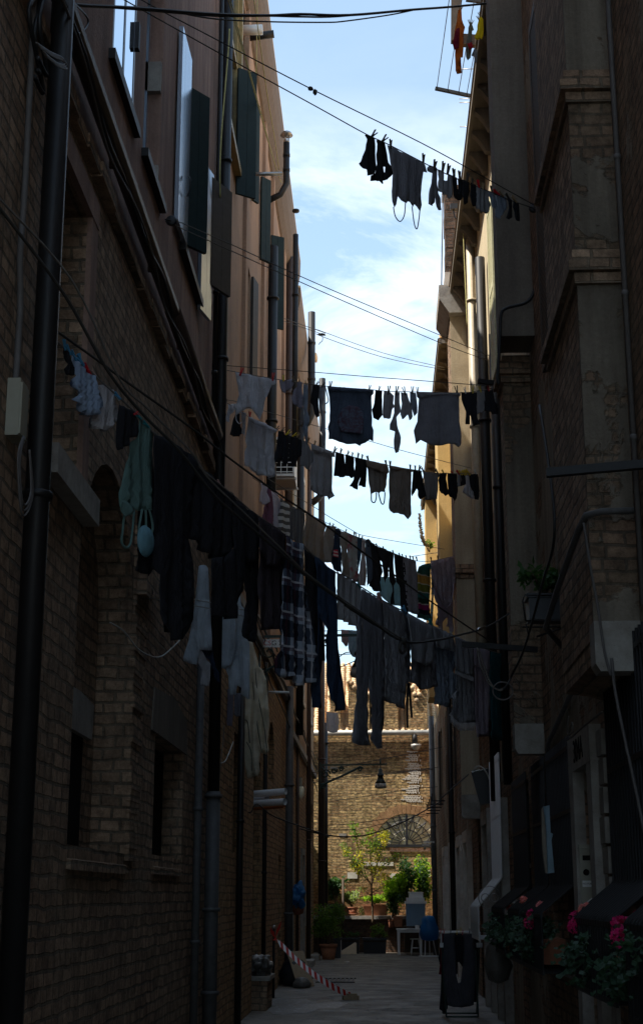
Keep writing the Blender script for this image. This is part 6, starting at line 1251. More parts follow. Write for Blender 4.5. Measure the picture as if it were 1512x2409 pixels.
# ---- rooftop rack at the top right
Lk = PL((.7, 15.85, 12.5), (1.7, 15.95, 12.5))
rk = thing('roof_drying_rack', 'iron drying rack with wires cantilevered over the roof edge at the top right', 'drying rack', (1.4, 18.5, 13))
a = atY(px('K', 200, 1783), 19.); b = atY(px('K', 960, 1945), 19.)
part(MB().bar(a, b, .045, .045), 'end_bar', 'iron', rk)
for p0, p1 in (((232,1785),(480,0)), ((450,1830),(735,0)), ((670,1880),(985,0)), ((832,1920),(1160,100))):
    A_ = atY(px('K', *p0), 19.); B_ = atY(px('K', *p1), 16.8); D_ = B_ + (B_-A_)*.25; part(MB().tube([A_, D_], .006, 5), 'wire', 'cable_black', rk)
A_ = atY(px('K', 625, -120), 17.8); B_ = atY(px('K', 618, 850), 17.8); part(MB().bar(B_, A_, .14, .1), 'post', 'wood_dark', rk)
A_ = atY(px('K', 600, 800), 17.85); B_ = atY(px('K', 1180, 900), 17.85); part(MB().bar(A_, B_ + Vector((.5,0,-.02)), .09, .16), 'beam', 'wood_dark', rk)
A_ = atY(px('K', 820, -10), 17.); B_ = atY(px('K', 1250, 40), 17.); part(MB().bar(A_, B_, .04, .05), 'arm', 'iron', rk)
T = lambda n, l, c, poly, m, **kw: garment(n, l, c, Lk, 'K', poly, m, **kw)
ts = T('towel', 'orange towel lit by the sun on the roof rack', 'towel', [(670,150),(735,150),(745,360),(800,550),(775,660),(775,750),(765,1000),(755,1160),(705,1200),(735,1470),(640,1495),(615,1400),(605,1200),(605,1000),(550,870),(590,640),(640,380)], 'cloth_orange', amp=.04, lam=.13, thick=.02, pegs=[(680,185,672,90,'wood'), (725,185,760,100,'wood')], pegname='the orange towel')
garment('lining', '', '', Lk, 'K', [(605,620),(650,570),(690,560),(690,700),(670,980),(580,985),(550,880)], 'cloth_maroon', amp=.02, lam=.15, off=-.07, thick=.01, parent=ts)
ts = T('shirt', 'dark olive shirt tied with a red cloth, beside the orange towel', 'shirt', [(915,430),(985,575),(945,610),(935,800),(950,870),(960,960),(930,1000),(915,1150),(860,1190),(815,1150),(830,1000),(830,850),(860,700),(870,600),(870,540)], 'cloth_khaki', amp=.03, lam=.1, thick=.02, pegs=[(895,480,868,390,'wood'), (935,490,965,395,'wood')], pegname='the dark olive shirt')
garment('red_cloth', '', '', Lk, 'K', [(830,880),(930,850),(960,960),(900,990)], 'cloth_red', amp=.02, lam=.08, off=-.06, thick=.02, parent=ts)
T('shirt', 'bright yellow shirt glowing in the sun at the roof edge', 'shirt', [(1105,310),(1165,390),(1170,560),(1165,720),(1130,830),(1110,760),(1000,800),(980,770),(1045,600),(1045,520),(1075,400)], 'cloth_yellow', amp=.035, lam=.12, thick=.02, pegs=[(1105,330,1075,260,'wood'), (1080,400,1050,340,'wood')], pegname='the yellow shirt')
T('rag', 'small grey rag hanging under the beam below the yellow shirt', 'rag', [(1000,940),(1055,1060),(1035,1280),(990,1250),(980,1130),(930,1100)], 'cloth_grey', amp=.02, lam=.1)
# pegs get their labels last
used = {}
CN = dict(dark='dark brown', wood='plain wooden', red='red', yellow='yellow', blue='light blue', pale='whitish', pink='pinkish', teal='teal')
for pg, c, pn, i, n in PEGLIST:
    w_ = '' if n == 1 else (['left', 'right'][i] if n == 2 else ['first', 'second', 'third', 'fourth', 'last'][i if i < n-1 else 4]) + ' '
    l = '%s%s clothes peg holding %s' % (w_, CN[c], pn)
    tag(pg, ' '.join(l.split()[:16]), 'clothes peg', 'clothes pegs on the washing lines')
    used[l] = used.get(l, 0) + 1
# ================================================================== things in the alley and the courtyard
def pot(name, label, z, cx, top, bot, wt, wb, Y, mat, cat='plant pot', sq=False, soil=True, group=None):
    a = atY(px(z, cx, top), Y); b = atY(px(z, cx, bot), Y); l = atY(px(z, cx-wt/2, top), Y); l2 = atY(px(z, cx-wb/2, bot), Y)
    R_, r_ = a.x-l.x, b.x-l2.x; h = a.z-b.z; t_ = thing(name, label, cat, (a.x, Y, b.z), group=group)
    if sq:
        mb = MB(); d = min(R_, .2)
        o_ = [(-r_,-d*.85,0),(r_,-d*.85,0),(r_,d*.85,0),(-r_,d*.85,0),(-R_,-d,h*.84),(R_,-d,h*.84),(R_,d,h*.84),(-R_,d,h*.84)]
        mb.add(o_, [(0,3,2,1),(0,1,5,4),(1,2,6,5),(2,3,7,6),(3,0,4,7)]); mb.build('body', mat, t_)
        e = .025; m2 = MB(); m2.box(-R_-e, R_+e, -d-e, -d+.01, h*.84, h); m2.box(-R_-e, R_+e, d-.01, d+e, h*.84, h); m2.box(-R_-e, -R_+.01, -d+.01, d-.01, h*.84, h); m2.box(R_-.01, R_+e, -d+.01, d-.01, h*.84, h); m2.build('rim', mat, t_)
        MB().box(-R_+.01, R_-.01, -d+.01, d-.01, h*.84, h*.9).build('soil', 'soil', t_)
    else:
        MB().lathe([(r_*.9, 0), (r_, .01), (R_*.9, h*.82)], n=22).build('body', mat, t_)
        MB().lathe([(R_*.9, h*.82), (R_, h*.83), (R_*1.02, h*.97), (R_*.97, h), (R_*.86, h*.99), (R_*.86, h*.93)], n=22).build('rim', mat, t_)
        MB().lathe([(.01, h*.91), (R_*.86, h*.90)], n=18).build('soil', 'soil', t_)
    return t_, Vector((a.x, Y, b.z)), R_, h
def bush(name, label, base, size, n, L, mat, cat='plant', seed=1, stems=6, shell=.0, clumps=7, stemmat='bark', up=.3, group=None, extra=()):
    """base point, (rx, ry, h): stems fanning up with clumps of leaves"""
    rs = random.Random(seed); t_ = thing(name, label, cat, base, group=group); rx, ry, h = size
    st = MB(); lv = MB()
    for i in range(clumps):
        a = rs.uniform(0, 6.28); q = rs.uniform(.15, .8); zz = h*rs.uniform(.35, .9)
        c = Vector((rx*q*math.cos(a), ry*q*math.sin(a), zz)); k = rs.uniform(.32, .5)
        leaves(lv, c, (rx*k, ry*k, h*k*.55), n//clumps, L, rs, up)
        if i < stems: st.tube(smooth_path([(rs.uniform(-.03,.03), rs.uniform(-.03,.03), 0), c*.5 + Vector((0,0,h*.12)), c], 3), [.012*(1-.08*j) for j in range(7)], 5)
    for (dx, dz, r_, m_) in extra:
        leaves(lv, Vector((dx, 0, dz)), (r_, r_, r_), m_, L, rs, up)
    st.build('stems', stemmat, t_); lv.build('foliage', mat, t_); return t_

Y0 = 44.3
# ---- raised garden ledge and planters
a = atY(px('R2', 380, 1170), 45.); lz = a.z
lg = thing('garden_wall', 'low brick garden wall with a stone top crossing the end of the alley', 'low wall', (0, 45.2, 0))
part(MB().box(-4, 1.62, 45.0, 45.6, 0, lz-.09), 'wall', 'brick_dark_shade', lg); part(MB().box(-4, 1.63, 44.9, 45.7, lz-.088, lz), 'coping', 'stone_grey', lg)  # brick colour lowered to stand in for shade on this wall
def planter(x0, x1, y0, y1, name, label, mat='plastic_black', tilt=0):
    A = atY(px('R2', x0, y0), Y0); B = atY(px('R2', x1, y1), Y0); t_ = thing(name, label, 'planter', ((A.x+B.x)/2, Y0, 0)); w_ = (B.x-A.x)/2; h = A.z
    mb = MB(); mb.add([(-w_*.92,-.2,0),(w_*.92,-.2,0),(w_*.92,.2,0),(-w_*.92,.2,0),(-w_,-.24,h),(w_,-.24,h),(w_,.24,h),(-w_,.24,h)], [(0,3,2,1),(0,1,5,4),(1,2,6,5),(2,3,7,6),(3,0,4,7)]); mb.build('body', mat, t_)
    m2 = MB(); m2.box(-w_-.02, w_+.02, -.27, -.235, h-.05, h); m2.box(-w_-.02, w_+.02, .235, .27, h-.05, h); m2.box(-w_-.02, -w_+.01, -.235, .235, h-.05, h); m2.box(w_-.01, w_+.02, -.235, .235, h-.05, h); m2.build('rim', mat, t_)
    MB().box(-w_+.012, w_-.012, -.233, .233, h-.12, h-.06).build('soil', 'soil', t_); return t_, w_, h
p1_, w1, h1 = planter(420, 600, 1385, 1530, 'planter', 'black plastic planter with a pale corner strip, on the courtyard floor')
p2_, w2, h2 = planter(632, 872, 1388, 1528, 'planter', 'long black plastic planter in the middle of the courtyard floor under the small tree')
a = atY(px('R2', 412, 1385), Y0-.2); b = atY(px('R2', 412, 1520), Y0-.2); part(MB().box(a.x-.012, a.x+.012, Y0-.27, Y0-.245, .0, a.z), 'pale_strip', 'white_paint', p1_)
a = atY(px('R2', 480, 1500), 43.6); mb = MB(); mb.add([(a.x-.3,43.5,.01),(a.x+.25,43.5,.01),(a.x+.25,44.,.3),(a.x+.2,44.,.32),(a.x-.3,43.53,.03)], [(0,1,2,3,4)]); mb.add([(a.x-.3,43.52,.005),(a.x+.25,43.52,.005),(a.x+.25,44.02,.295)], [(2,1,0)])
tag(mb.build('board', 'cardboard'), 'thin pale board leaning on the black planter at the left of the courtyard', 'board')
bush('plant', 'light green weedy plant growing in the long black planter', (p2_.location.x+w2*.35, Y0, h2-.08), (.26, .2, .42), 500, .07, 'leaf_mid', seed=3)
bush('plant', 'low trailing plant in the left black planter', (p1_.location.x+.1, Y0, h1-.08), (.3, .2, .22), 300, .05, 'leaf_dark', seed=4)
# ---- small tree
tb = atY(px('R2', 730, 1330), 44.75); S_ = lambda x, y, Y: atY(px('R2', x, y), Y)
tr = thing('small_tree', 'small tree with thin forking branches and yellowing leaves before the fan window', 'tree', (tb.x, 44.75, .3))
TY = 44.75; mt = MB()
br = [([(732,1250),(728,1100),(722,960),(718,850)], .035, .026, 0), ([(718,860),(690,820),(650,780),(610,710),(560,640),(520,590),(450,520)], .02, .005, -.3), ([(718,860),(745,770),(760,700),(790,600),(810,540)], .02, .006, .25),
      ([(722,850),(720,760),(712,680),(705,560),(700,430),(705,320)], .022, .005, .1), ([(690,820),(655,740),(640,660),(600,540),(570,420),(545,330),(535,260)], .016, .004, .2), ([(745,770),(800,700),(860,640),(930,600),(975,560)], .013, .004, -.2),
      ([(735,930),(780,900),(830,870),(870,820)], .013, .004, .2), ([(730,970),(690,950),(640,900),(615,890)], .013, .004, -.1), ([(700,560),(740,500),(760,420)], .01, .004, .15), ([(640,660),(590,650),(540,660)], .01, .004, .1), ([(790,600),(830,500),(850,400),(860,340)], .01, .004, .1)]
tips = []
for q, r0, r1, dy in br:
    P = smooth_path([S_(x, y, TY + dy*i/len(q)) for i, (x, y) in enumerate(q)], 3); n_ = len(P); mt.tube(P, [r0 + (r1-r0)*i/(n_-1) for i in range(n_)], 6)
    tips += P[n_//3:] if r0 < .03 else []
part(mt, 'trunk', 'bark', tr)
lv = MB(); ly = MB(); rs = random.Random(11)
for p in tips:
    k = 17 if p.z > 2.0 else 6
    leaves(lv if rs.random() < .55 else ly, p, (.13, .14, .12), k, .075, rs, -.1)
for (x, y, r_, n_, yl) in ((535,260,.14,70,0),(550,330,.14,70,0),(430,460,.13,60,0),(480,520,.16,70,.5),(600,560,.2,110,.8),(580,690,.22,110,.8),(640,420,.16,60,0),(700,330,.16,80,.1),(760,440,.2,90,.2),(840,360,.2,110,1),(780,560,.18,70,.5),(800,760,.22,90,1),(860,770,.12,40,1),(540,640,.15,60,.5),(700,480,.2,90,.1),(850,440,.08,30,1),(960,560,.1,30,0)):
    for i in range(n_): leaves(ly if rs.random() < yl else lv, S_(x, y, TY + rs.uniform(-.2, .2)), (r_, r_, r_), 1, .075, rs, -.1)
part(lv, 'crown', 'leaf_mid', tr); part(ly, 'yellow_leaves', 'leaf_yellow', tr)
# ---- pots on the ledge
LY = 45.3
t_, b_, r_, h_ = pot('plant_pot', 'dark square plant pot at the left end of the garden wall', 'R2', 352, 1050, 1168, 118, 100, LY, 'plastic_black', sq=True)
bush('potted_plant', 'dark leggy plant with drooping leaves in the leftmost pot on the garden wall', (b_.x, LY, b_.z+h_*.88), (.3, .25, .75), 700, .11, 'leaf_dark', seed=5, stems=5, clumps=9, up=-.3)
t_, b_, r_, h_ = pot('plant_pot', 'round brown plant pot on a saucer, second on the garden wall', 'R2', 522, 1080, 1158, 118, 92, LY, 'terracotta_dark')
MB().lathe([(r_*.5, -.0), (r_*1.1, .02), (r_*1.15, .05), (r_*.8, .03)], n=20).build('saucer', 'terracotta_dark', t_)
bush('potted_plant', 'silvery green succulent spilling over its round brown pot on the garden wall', (b_.x, LY, b_.z+h_*.9), (.36, .3, .42), 800, .085, 'leaf_grey', seed=6, up=1., extra=((.3, -.12, .12, 60),))
t_, b_, r_, h_ = pot('plant_pot', 'long terracotta trough behind the tree trunk on the garden wall', 'R2', 762, 1052, 1166, 250, 215, LY, 'terracotta', sq=True)
bush('potted_plant', 'bright low herbs in the long terracotta trough', (b_.x-.05, LY, b_.z+h_*.88), (.48, .16, .3), 800, .07, 'leaf_bright', seed=7, clumps=10, up=.8)
t_, b_, r_, h_ = pot('plant_pot', 'reddish brown square pot left of the blue storage box', 'R2', 985, 1172, 1278, 88, 76, 44.6, 'terracotta', sq=True)
t_, b_, r_, h_ = pot('plant_pot', 'small dark terracotta pot half hidden left of the reddish brown square pot', 'R2', 915, 1210, 1285, 55, 45, 44.7, 'terracotta_dark')
bush('bush', 'bright green lemon-leaved bush catching the sun right of the small tree', (S_(960, 1180, 45.).x, 45., S_(960, 1180, 45.).z), (.5, .45, 1.6), 1900, .12, 'leaf_bright', 'bush', 8, clumps=12, up=-.2)
bush('bush', 'dark leafy bush between the bright bush and the right wall', (S_(1120, 1150, 45.2).x, 45.2, S_(1120, 1150, 45.2).z), (.5, .4, 1.55), 1600, .11, 'leaf_dark', 'bush', 9, clumps=12, up=-.1)
bush('bush', 'sunlit yellow-green bush at the right end of the garden wall', (S_(1230, 1150, 45.5).x, 45.5, S_(1230, 1150, 45.5).z), (.36, .3, 1.6), 1100, .1, 'leaf_bright', 'bush', 10, clumps=10, up=-.1)
bush('potted_plant', 'drooping dark plant in the small pots beside the blue storage box', (S_(935, 1190, 44.65).x, 44.65, S_(935, 1190, 44.65).z), (.32, .25, .75), 600, .09, 'leaf_dark', seed=13, up=-.3)
a = S_(432, 790, 44.5); b = S_(436, 1370, 44.5); tag(MB().tube([(b.x, 44.5, 0), (a.x, 44.5, a.z)], .035, 7).build('stake', 'wood_dark'), 'upright wooden stake at the left of the courtyard planters', 'stake')
a = S_(225, 1030, 43.); tag(MB().tube(smooth_path([S_(225,1010,43.2), S_(255,1080,43.), S_(240,1160,42.8), S_(225,1220,42.7)], 5), .012, 6).build('hose', 'rope_yellow'), 'thin yellow hose hanging by the far left pipe above the potted bush', 'hose')
# ---- big terracotta pot, left
t_, b_, r_, h_ = pot('plant_pot', 'big terracotta pot standing on the paving at the left of the courtyard', 'R2', 285, 1452, 1612, 182, 120, 40.2, 'terracotta')
bush('potted_plant', 'round feathery green bush in the big terracotta pot on the paving', (b_.x, 40.2, b_.z+h_*.85), (.50, .45, 1.1), 3200, .065, 'leaf_mid', 'bush', 14, clumps=22, stems=10, up=.3)
A = S_(345, 1385, 41.2); B = S_(410, 1575, 41.2); bx = thing('crate', 'dark blue plastic crate behind the big terracotta pot', 'crate', ((A.x+B.x)/2, 41.2, 0))
w_ = (B.x-A.x)/2; h = A.z
mb = MB(); mb.box(-w_, w_, -.2, -.18, 0, h); mb.box(-w_, w_, .18, .2, 0, h); mb.box(-w_, -w_+.02, -.18, .18, 0, h); mb.box(w_-.02, w_, -.18, .18, 0, h); mb.box(-w_+.02, w_-.02, -.18, .18, 0, .03); mb.build('body', 'plastic_black', bx)
MB().box(-w_-.02, w_+.02, -.225, -.201, h-.07, h).build('rim', 'plastic_black', bx)
# ---- table, box, stool, bag
TYB = 42.6; A = S_(970, 1300, TYB); B = S_(1235, 1300, TYB); tz = A.z; tw = B.x - A.x
tb_ = thing('table', 'white plastic garden table beside the right wall of the courtyard', 'table', (A.x+tw/2, TYB+.3, 0))
MB().box(-tw/2, tw/2, -.3, .35, tz-.035, tz).build('tabletop', 'plastic_white', tb_); MB().box(-tw/2+.05, tw/2-.05, -.26, .31, tz-.1, tz-.036).build('apron', 'plastic_white', tb_)
for sx in (-1, 1):
    for sy in (-.25, .30): MB().add([(sx*(tw/2-.06)+dx*k, sy+dy*k, z) for z, k in ((0,.028),(tz-.036,.04)) for dx, dy in ((-1,-1),(1,-1),(1,1),(-1,1))], [(0,3,2,1),(4,5,6,7),(0,1,5,4),(1,2,6,5),(2,3,7,6),(3,0,4,7)]).build('leg', 'plastic_white', tb_)
tag(MB().box(-.05,.05,-.03,.03,0,.09).box(-.052,.03,-.032,.032,.09,.1).build('carton', 'plastic_white', loc=(S_(1180,1290,TYB).x, TYB+.1, tz+.001), rotz=.4), 'small white carton standing on the garden table', 'carton')
tag(MB().box(-.12,.12,-.08,.08,0,.012).box(-.1,.08,-.06,.05,.012,.02).build('papers', 'plastic_white', loc=(S_(1110,1298,TYB).x, TYB+.05, tz+.001), rotz=.2), 'flat papers lying on the garden table', 'papers')
BY = 43.7; A = S_(1062, 1045, BY); B = S_(1262, 1270, BY); sb = thing('storage_box', 'big grey-blue plastic storage box with a white lid', 'storage box', ((A.x+B.x)/2, BY, B.z))
w_ = (B.x-A.x)/2; h = A.z-B.z
MB().add([(-w_*.93,-.26,0),(w_*.93,-.26,0),(w_*.93,.26,0),(-w_*.93,.26,0),(-w_,-.3,h),(w_,-.3,h),(w_,.3,h),(-w_,.3,h)], [(0,3,2,1),(4,5,6,7),(0,1,5,4),(1,2,6,5),(2,3,7,6),(3,0,4,7)]).build('body', 'plastic_blue', sb)
MB().box(-w_-.03, w_+.03, -.34, .34, h, h+.07).box(-w_+.02, w_-.02, -.28, .28, h+.071, h+.17).build('lid', 'plastic_white', sb)
MB().box(-.12, .12, -.335, -.301, h*.62, h*.66).box(-.12, -.1, -.33, -.296, h*.52, h*.62).box(.1, .12, -.33, -.296, h*.52, h*.62).build('handle', 'plastic_blue', sb)
tag(MB().box(-.19,.19,-.13,.13,0,.12).box(-.2,.2,-.14,.14,.121,.16).build('carton', 'plastic_white', loc=(S_(1165,1000,BY).x, BY, B.z+h+.171), rotz=.15), 'white flat box lying on the lid of the blue storage box', 'carton')
sd = thing('cabinet', 'low dark cabinet under the blue storage box', 'cabinet', ((A.x+B.x)/2, BY, 0))
MB().box(-w_-.05, w_+.05, -.28, .3, .06, B.z-.03).build('body', 'wood_dark', sd); MB().box(-w_-.07, w_+.07, -.31, .32, B.z-.029, B.z-.002).build('top', 'wood_dark', sd)
for sx in (-1, 1): MB().box(sx*.01, sx*(w_+.03), -.3, -.281, .1, B.z-.06).build('door', 'wood_dark', sd)
st_ = thing('stool', 'white plastic stool under the garden table', 'stool', (S_(1165, 1500, 43.).x, 43.05, 0))
MB().lathe([(.02,.43),(.16,.43),(.17,.445),(.15,.46),(.02,.46)], n=18).build('seat', 'plastic_white', st_)
for k in range(4):
    q = math.pi/4 + k*math.pi/2; MB().tube([(.2*math.cos(q), .2*math.sin(q), 0), (.12*math.cos(q), .12*math.sin(q), .43)], .02, 6).build('leg', 'plastic_white', st_)
    MB().tube([(.165*math.cos(q), .165*math.sin(q), .2), (.165*math.cos(q+1.571), .165*math.sin(q+1.571), .2)], .012, 5).build('rail', 'plastic_white', st_)
A = S_(1295, 1200, 41.9); sn = thing('bag_stand', 'pale metal stand with spreading feet holding a blue refuse bag', 'bag stand', (A.x, 41.95, 0))
MB().tube([(-.18,0,0),(-.12,0,.05),(-.09,0,.9)], .016, 6).tube([(.2,0,0),(.08,0,.6),(.09,0,.9)], .016, 6).tube([(.02,.2,0),(0,.06,.9)], .016, 6).build('legs', 'white_paint', sn)
MB().tube([(.17*math.cos(i*.4), .15*math.sin(i*.4), .86) for i in range(17)], .012, 6).build('ring', 'white_paint', sn)
MB().tube([(-.3,-.02,.02),(.3,-.02,.02)], .018, 6).build('foot', 'white_paint', sn)
def bag(name, label, cat, pr, c, mat, seed, squ=1.):
    mb = MB(); n = 20; vs = []
    for r_, z in pr:
        for k in range(n):
            a = 2*math.pi*k/n; kk = 1 + .22*noise.noise(Vector((math.cos(a)*1.6, math.sin(a)*1.6, z*6+seed))) + .1*math.sin(5*a+z*9+seed); vs.append((r_*kk*math.cos(a), r_*kk*math.sin(a)*squ, z))
    m = len(pr); mb.add(vs, [(i*n+k, i*n+(k+1)%n, (i+1)*n+(k+1)%n, (i+1)*n+k) for i in range(m-1) for k in range(n)] + [tuple(range(n))[::-1], tuple(range((m-1)*n, m*n))], True)
    return tag(mb.build(name, mat, loc=c), label, cat)
bag('refuse_bag', 'translucent blue refuse bag hanging on its stand by the right wall', 'bag', [(.05,.42),(.22,.46),(.27,.6),(.25,.78),(.19,.92),(.20,1.0),(.13,1.08),(.05,1.1)], (A.x, 41.95, 0), 'bag_blue', 2)
# ---- left wall items
A = atX(px('R7', 480, 260), XL+.2); A.z = A.z
tag(MB().blob((0,0,0), (.15,.15,.22), 5, .8, 1.9, 4).build('plastic_bag', 'bag_blue', loc=(XL+.22, 30.6, A.z)), 'light blue plastic bag stuffed on a peg beside the grey left pipe', 'bag')
tag(MB().lathe([(.06,-.36),(.13,-.33),(.17,-.1),(.165,.14),(.175,.16),(.15,.16)], n=18).build('basket', 'terracotta_dark', loc=(XL+.2, 30.75, 1.62)), 'brown wicker basket hanging on the left wall under the light blue bag', 'basket')
A = atX(px('R7', 90, 1250), XL+.1)
sk = MB().box(XL-.3, XL+.22, 22.45, 23.5, 0, .42); st2 = thing('stone_step', 'stone bench step in the doorway of the left wall', 'step', (XL, 23, 0)); part(sk, 'base', 'brick_dark', st2); part(MB().box(XL-.3, XL+.26, 22.42, 23.53, .421, .48), 'slab', 'stone_grey', st2)
tag(MB().blob((0,0,.13), (.17,.36,.17), 11, .75, 2.1, 4).build('sack', 'bag_white', loc=(XL+.08, 22.95, .47)), 'crumpled pale sack slumped on the stone step by the left wall', 'sack')
q0 = Vector((-1.62, 28.6, .0))
bag('rubbish_bag', 'dark rubbish bag slumped at the foot of the grey drainpipe', 'bag', [(.05,.0),(.26,.02),(.3,.2),(.22,.42),(.12,.5),(.04,.54)], q0, 'plastic_black', 6)
bag('plastic_bag', 'pale crumpled plastic bag on the ground beside the dark rubbish bag', 'bag', [(.04,.0),(.16,.01),(.17,.08),(.1,.17),(.03,.19)], q0 + Vector((.16,-.7,0)), 'bag_white', 8)
mb = MB().bar((-1.38, 28.1, .02), (-1.62, 28.6, .62), .34, .02); tag(mb.build('cardboard_sheet', 'cardboard'), 'folded cardboard sheet leaning on the rubbish by the left wall', 'cardboard')
tag(MB().blob((0,0,.09), (.14,.1,.08), 3, .3).build('plastic_bag', 'bag_white', loc=(-1.45, 29.4, 0)), 'small pale bag behind the grey drainpipe, near the drain grate', 'bag')
# stored pipes sticking out of the wall
for i, (x0, y0, x1, y1, Y, m_, l) in enumerate(((588,1869,672,1862,22.6,'pvc_white','uppermost of the white plastic pipes jutting from the left wall'), (600,1883,628,1879,22.9,'pvc_white','short white plastic pipe tucked behind the other jutting pipes'), (625,1889,670,1886,22.3,'pvc_white','lower white plastic pipe lying over the orange one'), (628,1899,668,1896,22.5,'pvc_orange','orange plastic pipe under the white ones on the left wall'))):
    A = atY((x0, y0), Y); B = atY((x1, y1), Y-.25); d = (B-A).normalized(); A = A - d*.3
    r0 = .052 if i != 3 else .035; mb = MB(); mb.tube([A, B], r0, 16, False); mb.tube([B, A], r0*.86, 16, False)
    ring = MB(); o = mb.build('plastic_pipe', m_); tag(o, l, 'plastic pipe', 'stored plastic pipes')
# barrier tape and its post
P0 = atZ(px('R7', 175, 1480)); P0.x = XL+.12
po = thing('barrier_post', 'thin dark post against the left wall with barrier tape tied to its top', 'post', (P0.x, 25.2, 0))
A = atY(px('R7', 175, 655), 25.2); MB().tube([(0,0,0),(0,0,A.z)], .022, 8).build('post', 'iron', po); MB().blob((0,0,A.z+.03), (.035,.035,.035), 1, .05, 2, 2).build('knob', 'steel_pipe', po)
a = Vector((P0.x+.02, 25.18, atY(px('R7', 200, 765), 25.2).z)); b = atZ(px('R7', 1215, 1465), .06)
n = 40; vs = []; uv = []; fs = []
for i in range(n+1):
    u = i/n; p = a.lerp(b, u) - Vector((0,0,.10*math.sin(math.pi*u))); tw_ = .9*math.sin(u*5)+.3; hw = .055*(1 if u > .06 else .4)
    up_ = Vector((0, math.sin(tw_)*.6, 1)).normalized()
    for s in (-1, 1): vs.append(p + up_*hw*s); uv.append((u*13.3, s*.5))
for i in range(n): fs.append((2*i, 2*i+2, 2*i+3, 2*i+1))
me = bpy.data.meshes.new('barrier_tape'); me.from_pydata([tuple(v) for v in vs], [], fs); ul = me.uv_layers.new()
for lp in me.loops: ul.data[lp.index].uv = uv[lp.vertex_index]
bt = bpy.data.objects.new('barrier_tape', me); COL.objects.link(bt); me.materials.append(MATS['tape']); md = bt.modifiers.new('s', 'SOLIDIFY'); md.thickness = .002
tag(bt, 'red and white barrier tape slanting from the post down to a brick', 'tape')
mb = MB()
for k in range(3):
    d = Vector((math.cos(k*2.3)*.06, -.03, .07+.09*math.sin(k*1.7+1.2))); mb.add([a, a+d+Vector((.03,0,.01)), a+d*1.9, a+d-Vector((.03,0,.01))], [(0,1,2,3)])
o = mb.build('bow', 'tape'); o.parent = bt
tag(MB().box(-.13,.13,-.06,.06,.005,.07).box(-.06,.1,-.05,.04,.071,.1).build('brick', 'cardboard', loc=(b.x+.0, b.y, 0), rotz=.2), 'loose brick holding down the barrier tape on the paving', 'brick')
rs = random.Random(17)
tag(MB().blob((0,0,.012), (.07,.04,.012), 4, .3, 3, 2).build('litter', 'plastic_white', loc=(-.85, 38.5, 0)), 'tiny scrap of white litter on the paving in front of the big pot', 'litter')
# ---- lamps
def lamp_arm(label, P, L, z, sign=None, hang=.1, k=1.):
    """scrolled bracket from the left wall, reaching out by L, lamp at the tip"""
    t_ = thing('street_lamp', label, 'street lamp', P); mb = MB()
    mb.bar((0,0,0), (L,0,.02), .035, .04); mb.tube([(L-.02,0,.02),(L+.06,0,.03)], .02, 6); mb.box(0,.025,-.04,.04,-.75,.08)
    def spiral(cx, cz, r, t0, t1, sg=1): return [(cx + r*(1-.8*i/22)*math.cos(t0+(t1-t0)*i/22*sg), 0, cz + r*(1-.8*i/22)*math.sin(t0+(t1-t0)*i/22*sg)) for i in range(23)]
    mb.tube(smooth_path([(0,0,-.66),(.2,0,-.5),(L*.35,0,-.3),(L*.55,0,-.12),(L*.62,0,-.05)], 5), .018*k, 6)
    for (cx_, cz_, r_) in ((.16,-.25,.14), (.42,-.16,.10), (.62,-.11,.075), (L*.62,-.11,.07), (.09,-.6,.09)): mb.tube(spiral(cx_, cz_, r_, 0, 9.5), .012*k, 5)
    mb.tube([(.05,0,-.05),(.3,0,-.35)], .01*k, 5); mb.tube([(.3,0,-.05),(.52,0,-.2)], .01*k, 5)
    mb.build('bracket', 'iron_green', t_)
    lx = L*.93; MB().tube([(lx,0,0),(lx,0,-hang)], .016, 6).lathe([(.02,-hang),(.055,-hang-.03),(.06,-hang-.14),(.09,-hang-.16),(.10,-hang-.2),(.07,-hang-.22),(.11,-hang-.34),(.155,-hang-.42)], (lx,0,0), 20).build('lamp_hood', 'lamp_shade', t_)
    MB().lathe([(.15,-hang-.42),(.17,-hang-.52),(.15,-hang-.56),(.02,-hang-.57)], (lx,0,0), 20).build('lamp_glass', 'lamp_glass', t_)
    MB().lathe([(.008,.2),(.02,.12),(.03,.08),(.03,.02)], (lx,0,0), 8).build('finial', 'iron_green', t_)
    return t_
A = atX((605, 1488), XL); l1 = lamp_arm('green scrolled iron street lamp bracket with a CS G 28 plate, behind the dark jumper', (XL+.0, 23.0, A.z), 1.75, A.z)
p_ = MB().box(.05, .43, -.05, -.035, -.18, -.05); p_ = p_.build('number_plate', 'plastic_white', l1)
for s_, x_, m_, sz in (('CS', .135, 'peg_red', .11), ('G 28', .315, 'iron', .11)):
    text_on(p_, s_, m_, (l1.location.x + x_, l1.location.y-.052, l1.location.z-.115), sz, (R(90), 0, 0), .002)
MB().box(.213,.219,-.053,-.05,-.175,-.055).build('divider', 'iron', p_)
A = atY((752, 1800), 42.); l2 = lamp_arm('far street lamp on a scrolled iron arm before the brick end wall', (A.x, 42., A.z), atY((905,1800),42.).x - A.x, A.z, k=1.9)
p_ = MB().box(.30, .52, -.05, -.035, -.11, -.05).build('number_plate', 'zinc', l2)
for s_, x_, m_ in (('CS', .32, 'peg_red'), ('G 29', .50, 'iron')): pass
